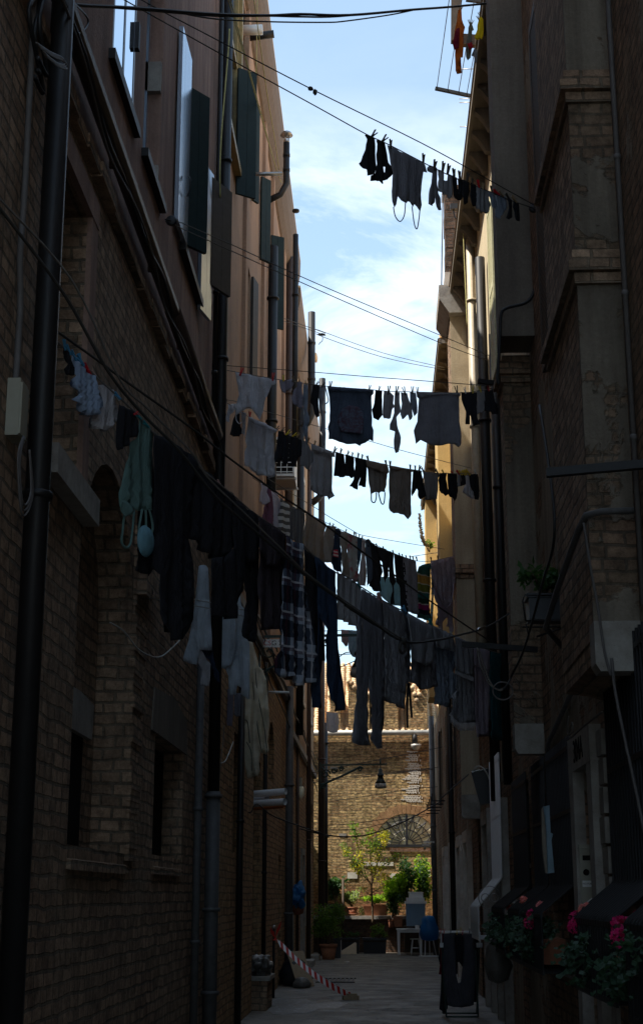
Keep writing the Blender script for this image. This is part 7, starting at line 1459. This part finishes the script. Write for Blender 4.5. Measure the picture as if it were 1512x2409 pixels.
# bracket boxes & bits on the left wall
A = atX(px('R3', 830, 1890), XL+.1); wl = thing('wall_light', 'brass and glass wall light on the tan brick of the left wall', 'wall light', (XL, 34.0, A.z))
MB().box(0,.12,-.06,.06,.1,.3).build('housing', 'plastic_cream', wl); MB().lathe([(.03,-.18),(.07,-.1),(.075,.05),(.05,.1)], (.1,0,0), 12).build('shade', 'fan_glass', wl)
P = Vector((XL, 30.2, 5.6)); q = [atX(px('R3', 480, 590), XL+.35), atX(px('R3', 560, 600), XL+.3), atX(px('R3', 615, 608), XL+.25)]
part(MB().tube([(XL, 24.2, 4.95), (XL+.42, 24.1, 4.93)], .02, 8), 'clothes_bar', 'white_paint', LB)
# wall cables sloping along the left brick
for k, (z0, z1, r_, m_) in enumerate(((5.9, 5.2, .02, 'cable_black'), (5.4, 4.6, .016, 'cable_black'), (5.75, 5.35, .012, 'cable_grey'))):
    q = [(XL+.09+.02*math.sin(i*2.+k), 16.5 + 27*i/14, z0 + (z1-z0)*i/14 + .07*math.sin(i*2.3+k*2)) for i in range(15)]
    tag(MB().tube(smooth_path(q, 4), r_, 6).build('wall_cable', m_), ['thick black cable strung along the ledge of the middle and far left houses', 'lower black cable sagging along the brick of the middle and far left houses', 'thin grey cable running just under the ledge on the left'][k], 'cable')
q = [(XL+.11+.02*math.sin(i*1.7), 7.0 + 8.6*i/10, 6.66 + .05*math.sin(i*2.7)) for i in range(11)]
tag(MB().tube(smooth_path(q, 4), .014, 6).build('wall_cable', 'cable_black'), 'black cable draped below the horizontal black pipe on the nearest left house', 'cable')
q = [(XL+.13+.02*math.sin(i*2.1+1), 7.0 + 9*i/10, 6.58 + .06*math.sin(i*2.1)) for i in range(11)]
tag(MB().tube(smooth_path(q, 4), .009, 6).build('wall_cable', 'cable_grey'), 'thin grey cable draped along the ledge of the nearest left house', 'cable')
# ---- cables overhead
L0 = PL((XL, 8.2, 7.6), (XR+.2, 16., 10.9))
for k, (q, r_, l) in enumerate((([('C1', 300, 5), ('C1', 380, 25), ('C1', 640, 38), ('C1', 1000, 66), ('C1', 1250, 72), ('C1', 1400, 66), ('C2', 150, 70), ('C2', 440, 45), ('C2', 640, 30), ('C2', 920, 2), ('C2', 1010, -15)], .013, 'thick black cable crossing the top of the alley'), ([('C1', 340, 22), ('C1', 640, 44), ('C1', 1000, 74), ('C1', 1250, 74), ('C1', 1400, 78), ('C2', 100, 76), ('C2', 440, 44), ('C2', 700, 24), ('C2', 920, -2)], .009, 'second black cable twisted beside the thick one at the top of the alley'), ([('C1', 400, 30), ('C1', 760, 50), ('C1', 1000, 88), ('C1', 1250, 101), ('C1', 1512, 104), ('C2', 130, 98), ('C2', 330, 70), ('C2', 440, 48)], .007, 'thin black cable sagging lowest across the top of the alley'))):
    rope('overhead_cable', l, L0, q, r_, 'cable_black', cat='cable')
q = [atX(px('C1', *p), XL+.12) for p in [(340,10),(400,70),(410,110),(380,150),(335,152)]]; tag(MB().tube(smooth_path(q, 5), .006, 6).build('cable_loop', 'cable_black'), 'thin black cable loop on the pink stucco at the top left', 'cable')
for k in range(3):
    q = [atX(px('C1', x+6*k, y+9*k), XL+.16) for x, y in [(170,200),(230,240),(290,270),(300,300),(260,290),(200,240)]]; tag(MB().tube(smooth_path(q, 5), .006, 6).build('cable_loop', 'cable_grey'), 'coiled wire hanging by the first drainpipe near the top left', 'cable', 'coiled wires at the top left')
# telephone wires to the left middle house
Lw = PL((XL+.3, 9.5, 12.), (XL+.35, 27.5, 14.2))
for k, (q, l) in enumerate((([('M', 190, 0), ('M', 340, 520), ('M', 520, 1170), ('M', 650, 1640), ('M', 770, 2040)], 'first cream cord slanting down the orange stucco to the bar'), ([('M', 215, 0), ('M', 420, 760), ('M', 600, 1420), ('M', 760, 2010), ('M', 830, 2200)], 'second cream cord slanting down the orange stucco to the bar'), ([('M', 500, 0), ('M', 600, 720), ('M', 660, 1150), ('M', 740, 1620), ('M', 800, 2040)], 'third cream cord falling past the green shutter to the bar'))):
    P = [Vector((XL+.28, 0, 0)) * 0 + atX(px(*p), XL+.30) for p in q]; tag(MB().tube(smooth_path(P, 4), .007, 6).build('cord', 'rope_yellow'), l, 'cord')
P = [atX(px('M', *p), XL+.2) for p in [(540,0),(525,900),(500,1500),(490,2000),(475,2409)]]; tag(MB().tube(smooth_path(P, 4), .007, 6).build('cord', 'rope_yellow'), 'cream cord hanging straight down in front of the green shutter', 'cord')
P = [atX(px('M', *p), XL+.17) for p in [(205,350),(190,620),(150,1100),(110,1600),(90,2050),(95,2380)]]; tag(MB().tube(smooth_path(P, 4), .009, 6).build('cord', 'rope_yellow'), 'cream cord running down beside the black drainpipe near the yellow window', 'cord')
part(MB().tube([atX(px('M', 395, 2100), XL), atY(px('M', 838, 2090), atX(px('M', 395, 2100), XL).y + .1)], .03, 8), 'clothes_bar', 'steel_pipe', LB)
# ---- cables at the far end, between the lamps
for k, q in enumerate(([('R1', 120, 1240), ('R1', 640, 1135), ('R1', 1090, 1050), ('R1', 1512, 960)], [('R1', 0, 1330), ('R1', 560, 1270), ('R1', 1300, 1195), ('R1', 1512, 1150)], [('R1', 20, 1345), ('R1', 560, 1285), ('R1', 1350, 1200)], [('R1', 100, 1560), ('R1', 560, 1490), ('R1', 1150, 1400), ('R1', 1450, 1375)], [('R2', 200, 260), ('R2', 560, 235), ('R2', 830, 195), ('R2', 1300, 140)], [('R2', 280, 300), ('R2', 600, 290), ('R2', 900, 225), ('R2', 1310, 150)])):
    Yc = (40.5, 41.5, 41.6, 43., 44., 44.1)[k]; LL = PL((-1.8, Yc, 4), (1.7, Yc-.5, 4)); rope('overhead_cable', ['highest of the thin cables before the brick end wall', 'second of the thin cables before the end wall, touching the lamp', 'third of the thin cables, just under the lamp arm', 'cable crossing the end wall between lamp and fan window', 'upper cable passing the top of the small tree', 'lower cable passing the top of the small tree'][k], LL, q, .009, 'cable_black', cat='cable')
LL = PL((XL, 21.5, 3.2), (XP, 24.5, 3.9))
rope('overhead_cable', 'long slack cable drooping from the left pipes across the small tree to the grey box', LL, [('C7', 1080, 145), ('C7', 1160, 215), ('C7', 1195, 175), ('C7', 1280, 235), ('C7', 1512, 318), ('R2', 0, 290), ('R2', 250, 350), ('R2', 480, 372), ('R2', 700, 345), ('R2', 1000, 240), ('R2', 1250, 110), ('R2', 1420, 10), ('R4', 200, 880), ('R4', 520, 600)], .010, 'cable_black', cat='cable')
for k, q in enumerate(([('I', 955, 1615), ('I', 1110, 1605), ('G', 480, 1440)], [('I', 960, 1640), ('I', 1090, 1580), ('G', 480, 1480)], [('G', 150, 1560), ('G', 320, 1490), ('G', 520, 1420)])):
    LL = PL((-1.8, 36., 6.6), (1.7, 36., 6.9)); rope('overhead_cable', ['level cable over the tiled roof beside the jeans', 'slanting cable over the tiled roof beside the jeans', 'steep cable just above the roof ridge beside the jeans'][k], LL, q, .012, 'cable_black', cat='cable')
# white cloth by the far left pipe
LL = PL((XL, 40.2, 6), (1, 40.4, 6)); rope('clothesline', 'thin line over the gutter holding a white cloth at the far left', LL, [('R1', 200, 610), ('R1', 265, 622), ('R1', 390, 640), ('R1', 700, 660)], .006, 'rope_mid')
garment('cloth', 'small white cloth hanging by the far left pipe over the gutter', 'cloth', LL, 'R1', [(262,622),(380,635),(392,720),(378,830),(330,835),(262,820)], 'cloth_white', amp=.03, lam=.25)
# ---- right wall: boxes, hanging tray, white grille, planter on bracket
A = atX(px('R4', 410, 800), XR); bx = thing('meter_box', 'pale grey square meter box on the right wall beyond the hanging speaker case', 'meter box', (XR, 30.9, 3.6))
A = atY(px('R4', 412, 800), 27.); B = atY(px('R4', 600, 1018), 27.)
bx.location = ((A.x+B.x)/2, 27.1, B.z); w_ = (B.x-A.x)/2; h = A.z-B.z; MB().box(-w_, w_, 0, .3, 0, h).build('box', 'plastic_cream', bx); MB().box(-w_+.015, w_-.015, -.012, -.001, .015, h-.015).build('lid', 'plastic_cream', bx); MB().tube([(-w_*1.1,.05,h+.32),(w_*.9,.05,h+.33)], .02, 8).build('rail', 'steel_pipe', bx)
HY = 22.4; q = [atY(px('R4', x, y), HY) for x, y in ((552,568),(768,520),(800,940),(660,962))]; cs = thing('hanging_case', 'tilted dark grey case hanging by a pale rope on the right wall', 'case', q[0])
mb = MB(); f_ = [p - q[0] for p in q]; bk = [p + Vector((.02,.28,.0)) for p in f_]; mb.add(f_ + bk, [(0,1,2,3),(7,6,5,4),(0,4,5,1),(1,5,6,2),(2,6,7,3),(3,7,4,0)]); mb.build('case', 'plastic_black', cs)
mb = MB(); e_ = Vector((0,-.012,0)); mb.bar(f_[0]+e_, f_[1]+e_, .02, .02); mb.build('edge', 'chrome', cs)
g_ = [atY(px('R4', x, y), HY-.05) - q[0] for x, y in ((590,555),(620,505),(680,510),(740,580),(775,660))]; MB().tube(smooth_path(g_, 5), .012, 6).build('rope', 'rope_pale', cs)
grille(RB, 19.6, 21.2, 3.5, 1.1, 1.85, 1.5, 1.28, XR-.1, 'white_paint', 22)
sc = MB(); c_ = Vector((XR-.12, 18.9, 1.6))
for r_, cx_ in ((.14, 0), (.05, -.055), (.05, .055)): sc.tube([(XR-.32 + cx_ + r_*math.cos(i*.33), 18.9, 1.62 + r_*math.sin(i*.33)) for i in range(20)], .006, 5)
part(sc, 'iron_scroll', 'steel_pipe', RB)
grille(RA, 14.75, 15.9, 3.0, 1.02) ; grille(RB, 16.6, 18.3, 3.0, 1.04)
# flower troughs and geraniums in the grilles
rs = random.Random(31)
GER = [(10.2, 'nearest', 'leafy geranium with magenta flowers spilling from the nearest grille trough', 'petal_magenta'), (13.75, 'second', 'geranium with magenta and coral pink flowers in the second grille trough', 'petal_magenta'), (15.2, 'third', 'geranium with one coral pink flower head in the third grille trough', 'petal_pink'), (17.2, 'farthest', 'dark geranium with a few red and white flowers in the farthest grille trough', 'petal_red'), (8.15, 'corner', 'geranium leaves in the trough at the bottom right corner of the frame', 'petal_magenta')]
for y, nm, lab, pt in GER:
    L = .95 if nm in ('nearest', 'corner') else .75
    tr_ = thing('flower_trough', {'nearest': 'dark terracotta flower trough in the nearest window grille on the right', 'second': 'dark terracotta flower trough in the second window grille on the right', 'third': 'terracotta flower trough in the third window grille on the right', 'farthest': 'small terracotta flower trough in the farthest flower grille', 'corner': 'terracotta flower trough in the grille cut by the right frame edge'}[nm], 'flower trough', (1.51, y, 1.06))
    mb = MB(); mb.add([(-.09,-L/2,0),(.09,-L/2,0),(.09,L/2,0),(-.09,L/2,0),(-.115,-L/2-.02,.19),(.115,-L/2-.02,.19),(.115,L/2+.02,.19),(-.115,L/2+.02,.19)], [(0,3,2,1),(0,1,5,4),(1,2,6,5),(2,3,7,6),(3,0,4,7)]); mb.build('trough', 'terracotta_dark', tr_); MB().box(-.12,.12,-L/2-.03,L/2+.03,.192,.215).build('rim', 'terracotta_dark', tr_)
    g_ = thing('geranium', lab, 'geranium', (1.46, y, 1.24)); lv = MB(); st = MB()
    for k in range(9):
        c = Vector((rs.uniform(-.17,.08), rs.uniform(-L/2+.16,L/2+.16), rs.uniform(-.06,.15)))
        st.tube(smooth_path([(0,c.y*.6,0),(c.x*.5,c.y*.8,max(.05,c.z*.5+.08)),c], 3), .006, 5)
        for i in range(42):
            p = c + Vector((rs.gauss(0,.07), rs.gauss(0,.11), rs.gauss(0,.06))); r_ = rs.choice((.018,.025,.032,.040))*rs.uniform(.85,1.15); nn = Vector((-.5+rs.gauss(0,.4), -.4+rs.gauss(0,.4), 1)).normalized(); u_ = nn.orthogonal().normalized(); v_ = nn.cross(u_)
            ring = [p + (u_*math.cos(a)+v_*math.sin(a))*r_*(1+.14*math.cos(5*a)) + nn*(.012*math.cos(3*a)) for a in [j*.6283 for j in range(10)]]
            lv.add([p - nn*.008] + ring, [(0,j+1,(j+1)%10+1) for j in range(10)])
    lv.build('leaves', 'leaf_geranium', g_); st.build('stems', 'leaf_geranium', g_)
    heads = {'nearest': [(-.08,.42,.25,.06,pt),(-.12,.25,.2,.05,pt),(-.02,.36,.31,.055,'petal_pink'),(.0,-.3,.27,.022,'petal_pink')], 'second': [(-.1,-.22,.24,.05,pt),(-.14,-.36,.17,.055,pt),(-.02,-.3,.31,.05,'petal_pink')], 'third': [(-.02,-.1,.36,.04,pt)], 'farthest': [(.0,.0,.28,.025,pt),(.1,.2,.34,.03,'plastic_white')], 'corner': [(-.10,.42,.24,.065,pt),(-.13,.3,.18,.055,pt),(-.02,.3,.3,.02,pt)]}[nm]
    for (dx, dy, dz, r_, m_) in heads:
        fl = MB(); c = Vector((dx, dy, dz)); st2 = MB().tube(smooth_path([(dx*.3,dy*.6,0),(dx*.7,dy*.9,dz*.6),(dx,dy,dz)], 3), .004, 5)
        for i in range(90):
            q_ = Vector((rs.gauss(0,1), rs.gauss(0,1), rs.gauss(0,1)+.3)).normalized(); fl.leaf(c + q_*r_*.7, q_ + Vector((rs.gauss(0,.6), rs.gauss(0,.6), rs.gauss(0,.6))), q_, .026, .024)
        f_ = fl.build('flower_head', m_, g_); st2.build('stalk', 'leaf_geranium', f_)
# planter on a high bracket by the pier
A = atY(px('C6', 1055, 450), 13.2); br_ = thing('hanging_planter', 'black planter held by an iron bracket high on the right pier', 'planter', (A.x, 13.2, A.z))
MB().box(-.16,.16,-.13,.13,-.14,.06).box(-.18,.18,-.15,.15,.061,.1).build('trough', 'plastic_black', br_)
mb = MB(); mb.tube([(-.2,-.16,-.16),(.4,-.16,-.16)], .008, 5); mb.tube([(-.2,.16,-.16),(.4,.16,-.16)], .008, 5); mb.tube([(-.2,-.16,-.16),(-.22,-.18,.02),(-.2,-.16,.08),(.3,-.16,.08)], .008, 5); mb.tube([(-.1,-.12,-.3),(.25,-.12,-.18)], .01, 5); mb.tube([(-.16,0,-.26),(-.18,0,-.16)], .008, 5); mb.build('bracket', 'iron', br_)
bush('potted_plant', 'leafy green plant in the black bracket planter on the right pier', (A.x-.02, 13.2, A.z+.08), (.26, .22, .3), 420, .075, 'leaf_dark', seed=22, up=.1, clumps=8)
# odd pipe-like lining leaning at the grille, loose cords on the right
q = [(XR-.02-.25, 13.0, 2.9), (XR-.27, 13.05, 2.6), (XR-.30, 13.0, 2.1), (XR-.26, 12.95, 1.9), (XR-.25, 12.95, 1.5)]
A = atY(px('R6', 240, 1580), 13.0); ps = thing('plastic_sleeve', 'pale crumpled plastic sleeve standing against the window bars near the door', 'plastic sleeve', (0, 0, 0))
pp = [atY(px('R6', x, y), 13.0) for x, y in ((215,1585),(285,1570),(300,1900),(330,1915),(310,1990),(345,2380),(270,2390),(255,1990),(245,1800))]; fr_ = [(p.x, p.z) for p in pp]
part(MB().prism(fr_, 1, 12.98, 13.03), 'sleeve', 'cloth_paleblue', ps)
pp = [atY(px('R6', x, y), 13.06) for x, y in ((190,1620),(215,1590),(245,1800),(255,1990),(270,2390),(240,2385),(205,2100),(195,1800))]; part(MB().prism([(p.x, p.z) for p in pp], 1, 13.05, 13.1), 'lining', 'wood_grey', ps)
q = [atY(px('R6', *p), 9.2) for p in [(1035,-200),(1080,200),(1200,800),(1330,1400),(1430,1900)]]; tag(MB().tube(smooth_path(q, 5), .011, 6).build('cord', 'cable_grey'), 'grey cord slanting across the dark window bars at the right edge', 'cord')
q = [atY(px('C6', *p), 9.1) for p in [(1235,60),(1265,260),(1300,450),(1330,650),(1360,770)]]; tag(MB().tube(smooth_path(q, 5), .009, 6).build('cord', 'cable_grey'), 'thin grey cord slanting over the grey pipe and pale stone corbel', 'cord')
q = [atX(px('C6', *p), XR-.2) for p in [(1165,960),(1160,1040),(1185,1030),(1180,990),(1170,1060),(1230,1010),(1320,940)]]; tag(MB().tube(smooth_path(q, 5), .008, 6).build('cord', 'rope_mid'), 'loose pale cord knotted above the door on the right wall', 'cord')
q = [atX(px('C2', *p), XP+.12) for p in [(1080,380),(1085,560),(1090,650),(1050,700),(1038,770),(1075,720),(1105,680),(1108,800),(1085,950),(1045,990)]]; tag(MB().tube(smooth_path(q, 5), .007, 6).build('cord', 'rope_pale'), 'white cord looped on the right wall above the end of the highest line', 'cord')
q = [atY(px('C4', *p), 14.35) for p in [(1030,-60),(1045,-50),(1035,60),(1000,180),(960,225),(880,245),(850,280),(845,400),(835,560),(840,600)]]; tag(MB().tube(smooth_path(q, 5), .018, 8).build('wall_cable', 'cable_black'), 'thick black cable bending round the pier above its brick course', 'cable')
q = [atY(px('C4', *p), 15.) for p in [(1020,145),(1045,200),(1050,240)]]; tag(MB().tube(smooth_path(q, 4), .006, 6).build('cord', 'rope_pale'), 'short white cord end hanging at the pier top', 'cord')
P = [atX(px('O', *p), XP+.1) for p in [(415,0),(430,250),(445,620),(460,950),(475,1290)]]; tag(MB().tube(smooth_path(P, 4), .008, 6).build('cord', 'rope_yellow'), 'cream cord hanging from the bracketed tile eave on the right', 'cord')
A = atY(px('O', 198, -200), 27.); B = atY(px('O', 182, 960), 27.); tag(MB().tube([A, B], .012, 6).build('mast_wire', 'cable_black'), 'thin dark wire standing above the chimney head on the right', 'wire')
# weed on the roof line, tv aerial, floodlight
wd = bush('weed', 'tall seeding weed growing out of the ochre house wall against the sky', (S_(0,0,1).x*0 + atY(px('G', 1045, 400), 39).x, 39, atY(px('G', 1045, 400), 39).z), (.12,.1,.3), 120, .08, 'leaf_mid', 'weed', 33, clumps=4, stems=3)
sp_ = [atY(px('G', *p), 39) - wd.location for p in [(1040,390),(1010,330),(980,270),(962,180),(955,90),(950,20)]]
mb = MB().tube(smooth_path(sp_, 4), .014, 5); rs = random.Random(3)
P_ = smooth_path(sp_, 10)
for i, p in enumerate(P_[8:]):
    for k in range(5): mb.leaf(p, (rs.gauss(0,1), rs.gauss(0,1), .8), (rs.gauss(0,1), 1, 0), .11*(1-.6*i/len(P_)), .04)
mb.build('seed_spike', 'wood_grey', wd)
A = atY(px('K', 940, 1330), 24.); ta = thing('tv_aerial', 'small television aerial seen behind the roof edge at the top right', 'aerial', A); mb = MB()
mb.tube([(.3,0,-2.5),(.3,0,.4)], .02, 6); mb.build('mast', 'steel_pipe', ta); mb = MB()
for y in (0, -1.05, -1.15, -2.): z_ = {0: 0, -1.05: -.62, -1.15: -.70, -2.: -1.2}[y]; mb.tube([(-.25,.1,z_),(.35,.1,z_)], .009, 5)
mb.build('rods', 'steel_pipe', ta)
A = atY(px('A', 880, 700), 23.); fl = thing('floodlight', 'small black floodlight on the eave behind the socks of the highest line', 'floodlight', A)
MB().box(-.06,.07,-.05,.05,-.05,.05).build('housing', 'iron', fl); MB().tube(smooth_path([(0,0,-.05),(.02,0,-.2),(.12,0,-.26)], 4), .012, 6).build('arm', 'iron', fl)
A = S_(1265, 450, 43.); fl = thing('floodlight', 'white box floodlight jutting from the right wall at the courtyard, by the fan window', 'floodlight', (A.x, 43., A.z))
MB().box(-.1,.1,-.08,.08,-.03,.03).build('housing', 'plastic_white', fl); MB().box(-.06,.25,-.03,.03,.05,.09).build('arm', 'plastic_white', fl); MB().box(-.06,.0,-.05,.05,-.14,-.06).build('sensor', 'plastic_cream', fl)
# ---- clothes airer with dark trousers
Q_ = lambda x, y, Y: atY(px('Q', x, y), Y)
AY = 21.4; ar = thing('clothes_airer', 'folding clothes airer with white top rails and dark green legs by the right wall', 'clothes airer', (1.12, AY, 0))
x0, x1 = Q_(335, 620, AY).x, Q_(1075, 620, AY).x; zt = Q_(335, 620, AY).z; w0, w1 = x0-1.12, x1-1.12
mb = MB(); r_ = .011
for y in (-.34, -.1, .12, .3): mb.tube([(w0,y,zt),(w1,y,zt)], r_ if abs(y) > .2 else .006, 6)
mb.tube([(w0,-.34,zt-.14),(w0,-.34,zt),(w0,.3,zt),(w0,.3,zt-.1)], r_, 6); mb.tube([(w1,-.34,zt-.14),(w1,-.34,zt),(w1,.3,zt),(w1,.3,zt-.1)], r_, 6); mb.build('top_rails', 'white_paint', ar)
for sx, w_ in ((1, w0), (-1, w1)):
    MB().tube([(w_+.03*sx,.3,zt-.1),(w_+.05*sx,-.3,.03)], .012, 6).build('leg', 'iron_green', ar); MB().tube([(w_+.01*sx,-.34,zt-.14),(w_+.03*sx,.32,.03)], .012, 6).build('leg', 'iron_green', ar)
MB().tube([(w0+.05,-.3,.03),(w1-.05,-.3,.03)], .012, 6).build('foot_bar', 'iron_green', ar); MB().tube([(w0+.03,.32,.03),(w1-.03,.32,.03)], .012, 6).build('foot_bar', 'iron_green', ar)
mb = MB(); mb.box(w0-.02,w0+.05,-.36,-.3,zt-.2,zt-.14); mb.build('joint', 'white_paint', ar); mb = MB(); mb.box(w1-.05,w1+.03,-.36,-.3,zt-.2,zt-.14); mb.build('joint', 'white_paint', ar)
La_ = PL((.6, AY-.37, 1), (1.7, AY-.37, 1))
garment('trousers', 'charcoal trousers hung by both cuffs on the clothes airer', 'trousers', La_, 'Q', [(400,655),(620,655),(628,900),(640,1180),(650,1480),(690,1620),(730,1600),(770,1300),(795,1000),(785,655),(1010,655),(1015,1000),(1020,1500),(1000,1900),(985,2040),(900,2070),(750,2090),(600,2080),(480,2050),(440,1800),(410,1400),(400,1000)], 'cloth_slate', amp=.012, lam=.12)
La2 = PL((.6, AY+.2, 1), (1.7, AY+.2, 1))
garment('cloth', 'black cloth hung behind the charcoal trousers on the clothes airer', 'cloth', La2, 'Q', [(345,650),(1070,650),(1070,1450),(1040,1980),(1000,1990),(900,1500),(700,1200),(470,1300),(480,2100),(430,2200),(320,2120),(345,1800),(360,1400),(300,1130),(340,900)], 'cloth_black', amp=.02, lam=.15)
garment('cloth', 'dark red cloth corner showing at the left side of the clothes airer', 'cloth', PL((.6, AY+.1, 1), (1.7, AY+.1, 1)), 'Q', [(345,660),(400,660),(380,1180),(365,1450),(310,1445),(340,1200)], 'cloth_maroon', amp=.01, lam=.1)
for i, (x, y, c) in enumerate(((345,580,'red'),(410,585,'red'),(540,575,'dark'),(660,600,'yellow'),(735,560,'yellow'),(770,605,'red'),(905,580,'dark'),(1005,590,'pink'))):
    pg = peg(La_, 'Q', x, y+60, x+4, y-10, c); tag(pg, ('far left red', 'second red', 'dark brown', 'yellow', 'highest yellow', 'right-hand red', 'right-hand dark brown', 'pinkish')[i] + ' clothes peg on the rails of the clothes airer', 'clothes peg', 'clothes pegs on the airer')
bag('plastic_bag', 'grey plastic bag hanging under the farthest flower grille', 'bag', [(.03,-.3),(.12,-.26),(.17,-.1),(.12,.1),(.05,.22),(.02,.25)], (1.38, 17.9, .95), 'bag_white', 12)
# ------------------------------------------------------------------ sky, sun
SUN_AZ, SUN_EL = 107., 60.     # degrees to the left of straight ahead, height
w = bpy.data.worlds.new('World'); SC.world = w; w.use_nodes = True
nt = w.node_tree; nt.nodes.clear()
class WT(NT):
    def __init__(s, tree): s.t = tree
t = WT(nt)
sky = t.n('ShaderNodeTexSky'); sky.sky_type = 'NISHITA'; sky.sun_disc = False; sky.sun_elevation = R(SUN_EL); sky.sun_rotation = R(-SUN_AZ)
sky.air_density = 1.; sky.dust_density = 1.2; sky.ozone_density = 1.4
tc = t.n('ShaderNodeTexCoord'); d = tc.outputs['Generated']
sp = t.n('ShaderNodeSeparateXYZ'); t.l(d, sp.inputs[0])
zz = t.math('MAXIMUM', sp.outputs[2], .05)
cu = t.math('DIVIDE', sp.outputs[0], zz); cv = t.math('DIVIDE', sp.outputs[1], zz)
c = t.n('ShaderNodeCombineXYZ'); t.l(cu, c.inputs[0]); t.l(cv, c.inputs[1])
n1 = t.noise(t.mapping(c.outputs[0], (1.5, 1.1, 1), (3.1, 1.7, .2)), 1.6, 9, .62, .5)
n2 = t.noise(t.mapping(c.outputs[0], (1., .8, 1), (8.3, .4, .7)), .8, 3, .5)
el = sp.outputs[2]
band = t.ramp(el, [(0., .6), (.2, .35), (.30, .4), (.36, .8), (.42, 1.), (.46, .7), (.49, .3), (.52, .06), (.6, .02), (1., .1)])
f = t.math('MULTIPLY', t.ramp(t.math('ADD', t.math('MULTIPLY', n1, .75), t.math('MULTIPLY', n2, .25)), [(.45, 0.), (.62, 1.)]), band)
haze = t.ramp(el, [(0., .85), (.28, .6), (.38, .15), (.5, .0)])
col = t.mix(.5, sky.outputs[0], (2.7, 3.95, 5.2)); col = t.mix(haze, col, (3.7, 5.3, 6.4))
col = t.mix(f, col, (6.3, 6.7, 7.2))
bg = t.n('ShaderNodeBackground'); bg.inputs['Strength'].default_value = .12; t.l(col, bg.inputs[0])
wo = t.n('ShaderNodeOutputWorld'); t.l(bg.outputs[0], wo.inputs[0])
sl = bpy.data.lights.new('sun', 'SUN'); sl.energy = 4.8; sl.angle = R(.5); sl.color = (1., .93, .82)
so = bpy.data.objects.new('sun', sl); COL.objects.link(so)
a, e = R(SUN_AZ), R(SUN_EL); S = Vector((-math.sin(a)*math.cos(e), math.cos(a)*math.cos(e), math.sin(e)))
so.rotation_euler = S.to_track_quat('Z', 'Y').to_euler(); so.location = S * 60
vs_ = SC.view_settings; vs_.view_transform = 'Standard'; vs_.look = 'None'; vs_.exposure = 1.0; vs_.gamma = 1; vs_.use_curve_mapping = False
SC.cycles.max_bounces = 8; SC.cycles.diffuse_bounces = 5; SC.cycles.use_denoising = True
